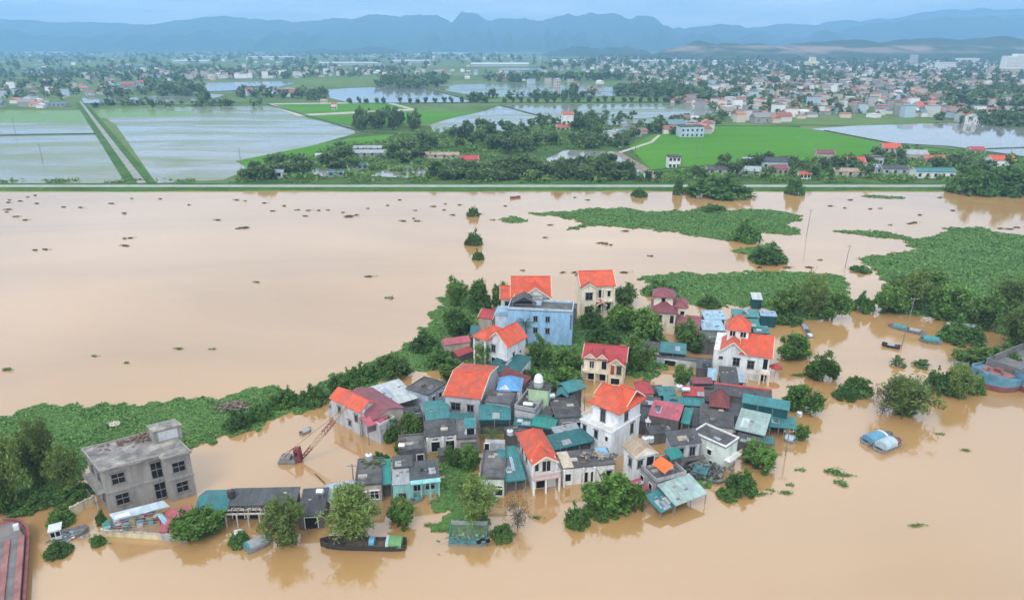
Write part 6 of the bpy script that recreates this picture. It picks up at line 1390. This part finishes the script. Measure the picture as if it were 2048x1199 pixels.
Bs = [(1850, 1905, 735, 790, 'green bush joining the big thicket to the barge'), (1930, 1965, 745, 790, 'dark bush under the bow of the blue barge'), (1700, 1745, 585, 625, 'sparse brush in the water gap of the wooded bank'), (1130, 1178, 1008, 1056, 'round bush left below the large dense front tree'), (1170, 1240, 1005, 1035, 'low bush under the large dense front tree'), (1432, 1475, 975, 1000, 'small bush at the tip of the weed strip'), (1450, 1512, 940, 990, 'leafy bush beside the weed strip'), (1680, 1742, 752, 792, 'bush between the lone tree and the big thicket'),
      (1665, 1710, 778, 800, 'flat dark weed hump below the lone tree'), (100, 150, 1018, 1055, 'green bush above the white wheelhouse boat'), (95, 145, 1082, 1115, 'low weeds below the white wheelhouse boat'), (185, 212, 1068, 1092, 'small bush at the left end of the yellowish yard wall'), (195, 215, 1020, 1050, 'small bush at the foot of the concrete house'),
      (460, 500, 1062, 1095, 'weeds between the dark tree and the small boat'), (980, 1030, 1050, 1082, 'green weeds right of the teal raft'), (934, 958, 412, 433, 'bushy islet top in the mid river'), (930, 964, 462, 491, 'bushy islet lower in the mid river'), (945, 968, 500, 520, 'smallest bushy islet in the mid river'),
      (1262, 1295, 375, 394, 'round shrub at the levee foot'), (1370, 1500, 368, 396, 'long dark shrub mass at the levee foot'), (1345, 1365, 350, 390, 'tall shrub by the levee road'), (1570, 1608, 348, 390, 'tall pale shrub at the levee foot'), (1895, 1990, 335, 390, 'big pale bush at the levee right end, left one'), (1960, 2080, 325, 392, 'big pale bush at the levee right end, right one'),
      (600, 660, 768, 812, 'bush at the tip of the weed belt near the grey plastered house'), (660, 720, 740, 785, 'bush on the weed belt behind the grey plastered house'), (540, 600, 775, 815, 'bright green hump on the weed belt'), (450, 510, 820, 860, 'pale leafy bush at the water side of the weed belt'), (500, 545, 800, 840, 'bush on the weed belt left of the bright hump'),
      (700, 760, 725, 765, 'bush strip on the narrow river bank'), (820, 880, 660, 705, 'bush on the bank below the slim river point trees'), (850, 905, 690, 735, 'bush beside the worn pink shed'), (940, 985, 585, 625, 'bush behind the red roofed hut'), (1500, 1570, 490, 528, 'shrubs on the small weed wedge'), (1400, 1450, 408, 424, 'low shrubs on the long river raft'), (1250, 1300, 640, 660, 'low bush under the leafy trees'),
      (1460, 1520, 440, 485, 'shrub ridge at the right end of the long river raft'), (790, 850, 880, 905, 'grass tuft beside the sooty small house'), (740, 780, 905, 930, 'green shrub behind the grey flat roof'), (20, 110, 985, 1025, 'bush at the foot of the feathery trees on the left'), (110, 190, 975, 1010, 'dark bush at the concrete house corner'), (1170, 1240, 650, 690, 'bush on the slope behind the small villa'),
      (1285, 1350, 560, 590, 'bush mass behind the tower house'), (1395, 1440, 590, 615, 'green bush behind the blue sheet roofs'), (1545, 1600, 625, 650, 'bush at the end of the back right sheds'), (1700, 1740, 530, 545, 'brush at the foot of the leaning pole'), (1880, 1960, 640, 690, 'bushes at the right shore above the barge'), (1955, 2050, 690, 735, 'bush hanging over the blue barge')]
for x0, x1, y0, y1, lb in Bs: tree_px(lb, 'bush', x0, x1, y0, y1)
palm('palm with arching fronds before the bright teal roof', 990, 890, 2.2, 1.0)
palm('low palm in the weeds before the turquoise house', 935, 985, 1.2, 1.0)
palm('palm beside the sky blue house', 1055, 690, 5.0, 1.1)
palm('upright drowned banana clump under the tall tilted pole', 1800, 728, .6, 1.0, 12, True)
palm('leaning drowned banana clump right of the tilted pole', 1842, 730, .4, 1.0, 12, True)
palm('banana plant in the garden left of the cream tower house', 1280, 672, 1.0, 1.0, 10, True)
palm('banana plant behind the small cream villa', 1215, 690, 1.0, 1.0, 10, True)
rubble('brown heap of dead weed lying on the green weed belt', at(466, 812, .3), 220, 3.4, 2.2, .08, .3, mat('dead_weed', (.2, .15, .12), .95, .4, 1, island=.4), name='weed_heap', hmax=.5)
rubble('small pale heap on the weed belt behind the concrete house', at(229, 848, .4), 50, 1.2, .9, .08, .25, mat('pale_heap', (.6, .55, .45), .9, .2, 1, island=.3), name='debris_heap', hmax=.4)

# ------------------------------------------------------------------ beyond the levee: trees, houses, town
def scatter(px, n, seed, mind=0.0):
    """n ground points inside a photo polygon, evenly spread over the ground"""
    P = [at(x, y, PZ) for x, y in px]; xs = [p.x for p in P]; ys = [p.y for p in P]; rng = np.random.default_rng(seed); out = []
    tries = 0
    while len(out) < n and tries < n * 200:
        tries += 1
        x, y = rng.uniform(min(xs), max(xs)), rng.uniform(min(ys), max(ys))
        if not inpoly(np.array([x]), np.array([y]), P)[0]: continue
        if mind and any((x - a) ** 2 + (y - b) ** 2 < mind * mind for a, b in out): continue
        out.append((x, y))
    return out
def grove(px, n, seed, rr, hh, label, group, kind='far'):
    for x, y in scatter(px, n, seed, rr[0] * .7):
        plant('tree', label, kind, (x, y, PZ), random.uniform(*rr), random.uniform(*hh), 'tree', group)
grove([(485, 362), (520, 335), (560, 326), (620, 335), (612, 352), (560, 360)], 16, 1, (3.4, 5.6), (5, 8.5), 'dark tree in the grove right behind the levee at the paddy corner', 'grove at the paddy corner')
grove([(625, 325), (690, 300), (720, 322), (730, 340), (680, 345)], 9, 2, (4, 6), (6, 9), 'rounded tree by the grey barn roofs', 'trees by the grey barn roofs')
grove([(770, 330), (800, 295), (860, 280), (880, 300), (850, 325)], 12, 3, (3.8, 5.8), (6, 9), 'tree between the grey barns and the red roofed farmhouse', 'trees between barns and farmhouse')
grove([(850, 362), (860, 345), (900, 338), (985, 342), (1000, 362)], 22, 4, (3.4, 5.6), (5, 8.5), 'tree in the belt in front of the red roofed farmhouse', 'belt before the red roofed farmhouse')
grove([(880, 285), (930, 262), (1000, 262), (1080, 275), (1095, 300), (1010, 312), (960, 305)], 34, 5, (3.8, 6), (6, 10), 'tree of the thick wood behind the red roofed farmhouse', 'wood behind the farmhouse')
grove([(1000, 362), (1010, 330), (1090, 336), (1180, 330), (1250, 345), (1270, 362)], 36, 6, (3.6, 5.6), (5, 9), 'tree in the belt below the bright pond', 'belt below the pond')
grove([(1100, 290), (1130, 270), (1200, 265), (1250, 275), (1290, 272), (1240, 296), (1150, 296)], 24, 7, (3.6, 5.6), (5, 9), 'tree around the hamlet left of the bright rice field', 'trees left of the bright rice field')
grove([(715, 262), (718, 245), (760, 240), (838, 248), (842, 264), (780, 266)], 16, 8, (4, 5.5), (12, 16), 'tall dark tree of the block shaped grove beside the paddies', 'block shaped grove')
grove([(1150, 262), (1165, 250), (1200, 252), (1195, 264)], 8, 9, (3.5, 5), (8, 11), 'tree right of the white and pink tower house', 'trees by the tower house')
grove([(1330, 350), (1420, 330), (1520, 318), (1640, 330), (1800, 312), (1900, 318), (1990, 325), (1960, 352), (1650, 358), (1400, 362)], 48, 10, (2.8, 4.8), (4, 8), 'tree among the farmhouses behind the right end of the levee', 'trees among the levee farmhouses')
grove([(850, 362), (1330, 364), (1340, 358), (850, 355)], 22, 11, (2, 3), (3, 5), 'low tree along the landward foot of the levee road', 'trees at the levee foot')
for i in range(48):
    t = i / 47; px = 700 + 800 * t + random.uniform(-3, 3)
    if i in (5, 17): continue
    plant('tree', 'small round crowned tree in the long row across the flooded fields', 'far', at(px, 207 - 3 * t, PZ), random.uniform(2.4, 3.4), random.uniform(5.5, 8), 'tree', 'row of round trees across the flood')
grove([(940, 200), (990, 196), (985, 206), (945, 207)], 5, 12, (4, 6), (9, 13), 'taller tree standing in the long row', 'taller trees in the row')
grove([(1100, 200), (1120, 192), (1150, 192), (1150, 203)], 6, 13, (4, 6), (12, 18), 'tall tree behind the right half of the long row', 'tall trees behind the row')
grove([(400, 212), (405, 200), (425, 200), (420, 212)], 4, 14, (4, 5), (9, 13), 'tall tree at the end of the flooded lane at left', 'trees by the flooded lane')

# house meshes: walls and roof in one low mesh for the far town; parts for the near farmhouses
FW = bpy.data.materials.new('far_wall'); FW.use_nodes = True
FR = bpy.data.materials.new('far_roof'); FR.use_nodes = True
def rand_ramp(m, cols, src):
    nt = m.node_tree; b = nt.nodes['Principled BSDF']; b.inputs['Roughness'].default_value = .8
    if src == 'obj': o = N(nt, 'ShaderNodeObjectInfo').outputs['Random']
    else: o = N(nt, 'ShaderNodeNewGeometry').outputs['Random Per Island']
    rp = N(nt, 'ShaderNodeValToRGB'); rp.color_ramp.interpolation = 'CONSTANT'; el = rp.color_ramp.elements
    while len(el) < len(cols): el.new(.5)
    for i, c in enumerate(cols): el[i].position = i / len(cols); el[i].color = (*c, 1)
    nt.links.new(o, rp.inputs[0]); nt.links.new(rp.outputs[0], b.inputs['Base Color'])
WC = [(.62, .61, .59), (.74, .73, .71), (.5, .45, .38), (.42, .52, .6), (.45, .43, .42), (.6, .53, .43), (.34, .33, .33), (.78, .78, .77)]
RC = [(.25, .24, .24), (.34, .13, .1), (.6, .58, .55), (.18, .17, .17), (.28, .11, .09), (.3, .33, .38), (.15, .25, .27), (.24, .15, .12), (.5, .2, .14), (.42, .17, .12)]
rand_ramp(FW, WC, 'obj'); rand_ramp(FR, RC[3:] + RC[:3], 'obj')
FWs = bpy.data.materials.new('far_wall_mass'); FWs.use_nodes = True; rand_ramp(FWs, WC, 'isl')
FRs = bpy.data.materials.new('far_roof_mass'); FRs.use_nodes = True; rand_ramp(FRs, RC, 'isl')
def far_house(mb, x, y, z, w, d, h, gable, c=1.0, s=0.0):
    def T(p): return (x + p[0] * c - p[1] * s, y + p[0] * s + p[1] * c, z + p[2])
    w /= 2; d /= 2
    mb.add([T(p) for p in [(-w, -d, -.5), (w, -d, -.5), (w, d, -.5), (-w, d, -.5), (-w, -d, h), (w, -d, h), (w, d, h), (-w, d, h)]], [(0, 1, 5, 4), (1, 2, 6, 5), (2, 3, 7, 6), (3, 0, 4, 7)], 0)
    e = .4
    if gable:
        r = h + w * .45
        mb.add([T(p) for p in [(-w - e, -d - e, h - .1), (w + e, -d - e, h - .1), (w + e, 0, r), (-w - e, 0, r), (w + e, d + e, h - .1), (-w - e, d + e, h - .1)]], [(0, 1, 2, 3), (3, 2, 4, 5), (0, 3, 5), (1, 4, 2)], 1)
    else:
        mb.add([T(p) for p in [(-w - .2, -d - .2, h), (w + .2, -d - .2, h), (w + .2, d + .2, h), (-w - .2, d + .2, h), (-w - .2, -d - .2, h + .5), (w + .2, -d - .2, h + .5), (w + .2, d + .2, h + .5), (-w - .2, d + .2, h + .5)]], [(0, 1, 5, 4), (1, 2, 6, 5), (2, 3, 7, 6), (3, 0, 4, 7), (4, 5, 6, 7)], 1)
    return mb
DKS = mat('far_window', (.05, .055, .06), .4, .2, 1)
FH = []
for i, (w, d, h, g) in enumerate([(9, 7, 3.4, True), (12, 7, 3.6, True), (6, 12, 6.8, False), (6, 10, 10, False), (8, 8, 6.5, True), (14, 8, 4, True), (5, 12, 8, True), (10, 10, 3.6, False)]):
    mb = far_house(MB(), 0, 0, 0, w, d, h, g)
    for k in range(max(1, int(h / 3.2))):
        for u in (-.28, .28): mb.box(u * w - .55, u * w + .55, -d / 2 - .04, -d / 2 + .02, k * 3.2 + 1.0, k * 3.2 + 2.4, 2)
    FH.append(mb.mesh('house', [FW, FR, DKS]))
count = [0]
def town(px, n, seed, label, group, mind=9, tall=.2, sc=(.85, 1.2)):
    rng = random.Random(seed)
    for x, y in scatter(px, n, seed + 50, mind):
        k = rng.choice([2, 3, 6]) if rng.random() < tall else rng.choice([0, 1, 4, 5, 7])
        o = bpy.data.objects.new('house', FH[k]); col.objects.link(o); o.location = (x, y, PZ); s = rng.uniform(*sc); o.scale = (s, s, s * rng.uniform(.85, 1.15))
        o.rotation_euler = (0, 0, rng.choice([0, 1.57, 3.14, 4.7]) + rng.gauss(.15, .25)); tag(o, label, 'house', group); count[0] += 1
town([(1500, 242), (1470, 215), (1330, 205), (1420, 180), (1560, 165), (1760, 170), (1900, 185), (2060, 205), (2060, 240), (1880, 235), (1620, 238)], 150, 1, 'house in the dense town beyond the bright rice field', 'town beyond the bright rice field', 9, .15, (.55, .85))
town([(1300, 262), (1320, 252), (1400, 246), (1440, 248), (1425, 266), (1350, 272)], 14, 2, 'house of the cluster at the upper left corner of the bright rice field', 'cluster at the rice field corner', 8, .4, (.7, 1))
town([(1440, 246), (1480, 236), (1600, 230), (1620, 238), (1540, 245)], 12, 3, 'house in the row along the top of the bright rice field', 'row along the rice field', 9, .3, (.8, 1.1))
town([(1180, 280), (1225, 268), (1290, 266), (1280, 275), (1200, 288)], 8, 4, 'low house half hidden by trees left of the rice field', 'hidden low houses', 9, .1, (.7, .9))
town([(165, 180), (280, 172), (300, 185), (180, 192)], 16, 5, 'reddish roofed house of the village at left beyond the paddies', 'left village', 10, .1)
town([(480, 184), (600, 180), (600, 193), (500, 194)], 12, 6, 'house of the small red roofed village beside the lake', 'lake village', 9, .1)
town([(-20, 212), (50, 205), (130, 206), (120, 214), (-20, 222)], 9, 7, 'house at the far left end of the paddies', 'houses at the left paddy end', 10, .1)
town([(300, 150), (760, 146), (800, 152), (400, 160)], 38, 8, 'grey tall house in the distant row behind the lakes', 'distant row behind the lakes', 10, .8)
town([(860, 152), (1100, 148), (1250, 168), (1300, 182), (1230, 186)], 24, 9, 'distant house in the middle of the plain', 'houses mid plain', 12, .4)
# farmhouses behind the levee, with parts
def farm(label, px, py, w, d, h, rm, wl, rz=0.0, rise=1.3, t='gx', n=3):
    o = thing('house', label, 'house', at(px, py, PZ), rz)
    wins = [('f', (i + .5) / n, 1.0, 1.1, 1.2, 'b') for i in range(n)] + ([('f', (i + .5) / n, 4.2, 1.1, 1.2, 'b') for i in range(n)] if h > 5.5 else [])
    block(o, -w / 2, w / 2, 0, d, h, wl, (t, rise, rm, dict(over=.3) if t != 'flat' else dict(over=.2, par=.4)), wins)
for a in [('red roofed cream farmhouse in the dark tree belt', 940, 334, 9, 7, 3.6, 'crimson', 'cream', .15, 1.8), ('white and pink tower house beyond the wood', 1136, 258, 8, 8, 10.5, 'brick', 'white', .1, 1.5), ('low brick red wing at the foot of the tower house', 1126, 262, 10, 6, 3, 'brick', 'beige', 0, 1.2), ('long grey barn roof behind the round trees', 745, 314, 22, 9, 2.2, 'grey', 'grey', .05, 1.2, 'gx', 5), ('second long grey barn roof nearer the paddies', 735, 304, 16, 7, 2.2, 'grey', 'grey', .05, 1.0, 'gx', 4),
          ('brownish long barn right of the grey barns', 880, 318, 20, 7, 2.2, 'tan', 'beige', -.1, 1.0, 'gx', 4), ('pale flat roof hut at the paddy corner', 650, 318, 10, 5, 2, 'palesheet', 'lightgrey', .1, .7), ('white small house under the corner grove', 548, 356, 8, 5, 2.6, 'greyblue', 'white', 0, .9), ('teal roofed shed by the pond', 720, 340, 8, 5, 2, 'teal', 'grey', .4, .9), ('low teal roof near the levee trees', 672, 354, 7, 4, 1.8, 'teal', 'grey', .2, .7),
          ('white cube house at the lower edge of the bright rice field', 1348, 338, 6, 6, 5.8, 'grey', 'white', 0, .5, 'flat'), ('long pale grey roof left of the blue roofed hall', 1492, 352, 13, 9, 2.4, 'grey', 'lightgrey', -.25, 1.6), ('blue grey roofed hall in the levee village', 1550, 338, 14, 8, 3.6, 'fibro', 'bluewhite', -.1, 1.8), ('pale house left of the blue grey hall', 1505, 334, 9, 6, 3.4, 'greyblue', 'bluewhite', 0, 1.0), ('brick house with orange roof among levee trees', 1712, 342, 8, 7, 4.4, 'orange', 'lightgrey', -.1, 2.0),
          ('tall orange roofed house at the edge of the rice field', 1782, 318, 9, 8, 6.0, 'orange', 'beige', -.1, 2.0), ('big grey roofed barn right of the tall orange roofed house', 1822, 324, 16, 8, 4.0, 'grey', 'beige', -.15, 2.0), ('dark brown house among the levee trees', 1650, 322, 9, 7, 4.0, 'maroon', 'beige', -.2, 1.4), ('white house with orange roof at the right end of the village', 2005, 337, 11, 8, 4.2, 'orange', 'white', -.1, 1.9), ('red roof low house right of the grey barn', 1870, 328, 10, 6, 3, 'brick', 'beige', -.1, 1.2),
          ('small red roof beside the far lake', 1955, 310, 8, 6, 3, 'crimson', 'beige', -.1, 1.2), ('teal and white workshop by the levee road at the right', 1870, 357, 18, 7, 3.2, 'teal', 'white', -.05, 1.2, 'gx', 5), ('dark roofed farmhouse left of the workshop', 1790, 350, 12, 7, 3, 'fibro', 'lightgrey', -.1, 1.2), ('low brown row house by the levee road', 1700, 354, 14, 6, 2.6, 'tan', 'beige', -.05, 1.1), ('dark low house at the left of the levee village', 1440, 350, 12, 6, 2.8, 'fibro', 'beige', 0, 1.1), ('tiny shrine like red roof by the levee road', 1610, 359, 5, 4, 2.4, 'brick', 'white', 0, 1.0),
          ('brown roofed house below the rice field centre', 1560, 350, 8, 6, 3, 'maroon', 'beige', .1, 1.4), ('grey flat house beside the tall orange roofed house', 1750, 330, 8, 7, 4, 'grey', 'lightgrey', -.1, .5, 'flat'), ('pale rough house near the brick orange roofed house', 1745, 347, 9, 6, 3, 'greyblue', 'lightgrey', -.1, 1.0), ('two tone house at the lake shore with orange gable', 1940, 246, 12, 10, 6, 'orange', 'lightgrey', .3, 2.5), ('white gabled house right of the lake shore house', 1958, 249, 9, 9, 6, 'greyblue', 'white', .5, 2.2),
          ('steep orange gable roof rising from the town', 1842, 228, 9, 9, 7, 'orange', 'beige', .6, 3.5), ('blue fronted big house at the rice field corner', 1384, 275, 16, 10, 7, 'greyblue', 'bluewhite', .1, .5, 'flat', 5), ('white long hall at the far left of the plain', 68, 152, 26, 14, 7, 'palesheet', 'white', 0, 2, 'gx', 6), ('teal long shed beside the left paddies', 104, 214, 26, 8, 3, 'teal', 'grey', 0, 1, 'gx', 6), ('small yellow pavilion in the walled green pitch', 668, 219, 5, 4, 5, 'brick', 'cream', 0, 1.2),
          ('yellowish gate house behind the walled green pitch', 648, 206, 7, 3, 4, 'tan', 'yellow', 0, .5, 'flat')]: farm(*a)
# big far blocks
def far_block(label, px, py, parts, wl, name='building'):
    p = at(px, py, PZ); o = thing(name, label, 'building', p, .1)
    for (x0, x1, y0, y1, h) in parts:
        MB().box(x0, x1, y0, y1, -.5, h).build('wall', wallmat(wl), o); MB().box(x0 - .4, x1 + .4, y0 - .4, y1 + .4, h, h + .6).build('roof', wallmat('white'), o)
        nx = max(2, int((x1 - x0) / 4)); nz = max(1, int(h / 3.5))
        for i in range(nx):
            for k in range(nz): xx = x0 + (x1 - x0) * (i + .5) / nx; MB().box(xx - .9, xx + .9, y0 - .06, y0 + .05, k * 3.5 + 1.2, k * 3.5 + 2.8).build('window', DKS, o)
far_block('tall white hotel block towering at the right horizon', 2028, 146, [(-22, 2, 0, 18, 34), (2.5, 28, 2, 20, 38)], 'white')
far_block('orange yellow block in front of the white hotel', 2012, 152, [(-18, 16, -12, 0, 14)], 'yellow')
far_block('pale domed civic block in the town centre', 1625, 138, [(-16, 16, 0, 16, 17), (-7, 7, 3, 12, 27)], 'cream')
far_block('white angular hall in the town right of centre', 1895, 142, [(-20, 18, 0, 20, 18)], 'white')
far_block('white long roofed depot near the right horizon', 1940, 128, [(-30, 30, 0, 30, 16)], 'white')
far_block('white tower block on the town skyline', 1828, 131, [(-9, 9, 0, 12, 28)], 'lightgrey')
for i, (x, y, w, d) in enumerate([(820, 126, 130, 60), (1000, 133, 160, 70), (1150, 125, 150, 60), (1330, 126, 300, 50), (80, 107, 300, 90), (540, 118, 200, 80), (900, 109, 260, 120), (700, 131, 180, 40), (1470, 127, 180, 50), (380, 126, 120, 50)]):
    p = at(x, y, PZ); o = thing('greenhouse_hall', 'long low pale factory roof glinting far out on the plain', 'hall', p, random.uniform(-.05, .05), 'pale factory roofs on the far plain')
    MB().box(-w / 2, w / 2, 0, d, -.5, 6).build('wall', wallmat('lightgrey'), o); roof_on(o, -w / 2, w / 2, 0, d, 6, 'gx', 3, 'palesheet', over=1, trim=False)
# the rest of the plain: one mass of roofs and one of woods
def in_any(px, polys): return any(inpoly(np.array([px[0]]), np.array([px[1]]), q)[0] for q in polys)
def to_px(p):
    f = p[1] * CP - (p[2] - CAMZ) * SP; u = p[1] * SP + (p[2] - CAMZ) * CP
    return 1024 + FPX * p[0] / f, 599.5 - FPX * u / f
mass = MB(); rng = random.Random(5)
ZONES = [([(1330, 205), (1420, 180), (1560, 160), (2100, 170), (2100, 240), (1880, 235), (1480, 235)], 620), ([(1300, 180), (1250, 150), (1500, 128), (2150, 122), (2150, 175), (1560, 168)], 1500), ([(1250, 150), (1080, 140), (1200, 116), (2200, 113), (2200, 124), (1500, 130)], 1300),
         ([(-60, 170), (260, 140), (860, 140), (1200, 150), (840, 152), (300, 162), (60, 190)], 170), ([(-100, 140), (-200, 108), (1000, 108), (1200, 128), (700, 138)], 380), ([(-60, 215), (-60, 180), (140, 185), (130, 205)], 18)]
for zi, (z, n) in enumerate(ZONES):
    for x, y in scatter(z, n, 200 + zi):
        s = rng.choice([0, .3, 1.57, 1.3]); tall = rng.random() < .3
        far_house(mass, x, y, PZ, rng.uniform(5, 10), rng.uniform(5, 11), rng.uniform(5, 10) if tall else rng.uniform(2.8, 4.2), not tall and rng.random() < .8, math.cos(s), math.sin(s))
tag(mass.build('distant_houses', [FWs, FRs]), 'countless tiny roofs of the towns fading across the plain', 'town', kind='stuff')
WZ = [([(1330, 205), (1420, 180), (1560, 160), (2150, 165), (2150, 245), (1880, 236), (1480, 238), (1350, 210)], 820, 3.6), ([(1300, 190), (1240, 150), (1500, 128), (2150, 122), (2150, 175), (1560, 170)], 1100, 5.5), ([(1850, 185), (2100, 180), (2100, 225), (1900, 220)], 160, 6), ([(1080, 140), (1200, 116), (2200, 113), (2200, 124), (1500, 130), (1250, 150)], 650, 8),
      ([(-60, 215), (-60, 150), (260, 136), (860, 138), (840, 152), (420, 160), (330, 192), (140, 205)], 520, 5), ([(280, 190), (330, 178), (410, 180), (400, 194)], 60, 5), ([(-100, 140), (-200, 108), (1000, 108), (1200, 128), (700, 138)], 480, 8), ([(740, 172), (780, 160), (900, 158), (880, 176), (800, 178)], 70, 6), ([(960, 158), (1240, 155), (1250, 162), (980, 166)], 90, 6),
      ([(1230, 192), (1240, 178), (1330, 176), (1480, 200), (1440, 206), (1330, 200)], 130, 5), ([(1000, 258), (1120, 236), (1300, 236), (1300, 262), (1130, 262)], 60, 3), ([(470, 196), (480, 184), (660, 188), (650, 202)], 60, 4.5), ([(940, 200), (960, 192), (1200, 190), (1180, 200)], 40, 4), ([(180, 216), (200, 208), (520, 206), (520, 214)], 50, 3), ([(1850, 240), (2050, 235), (2060, 255), (1960, 250)], 40, 4), ([(1280, 262), (1310, 248), (1450, 236), (1440, 250), (1330, 276)], 40, 3.5)]
Vs = []
for zi, (z, n, r) in enumerate(WZ):
    P = np.array(scatter(z, n, 300 + zi)); rg = np.random.default_rng(zi + 5)
    k = 9
    for x, y in P:
        s = r * rg.uniform(.6, 1.3); d = rg.normal(0, 1, (k, 3)); d /= np.linalg.norm(d, axis=1)[:, None]
        C = np.array([x, y, PZ + s * 1.0]) + d * s * np.array([.75, .75, .7]); C[:, 2] = np.maximum(C[:, 2], PZ + .5)
        Vs.append(leaves(rg, C, .2 * s, 4, .42 * s, aspect=.7, up=.5))
o = bpy.data.objects.new('distant_woods', quads_mesh('distant_woods', np.concatenate(Vs), LEAF['far'])); col.objects.link(o)
tag(o, 'dark woods and garden trees filling the far plain between the roofs', 'wood', kind='stuff')
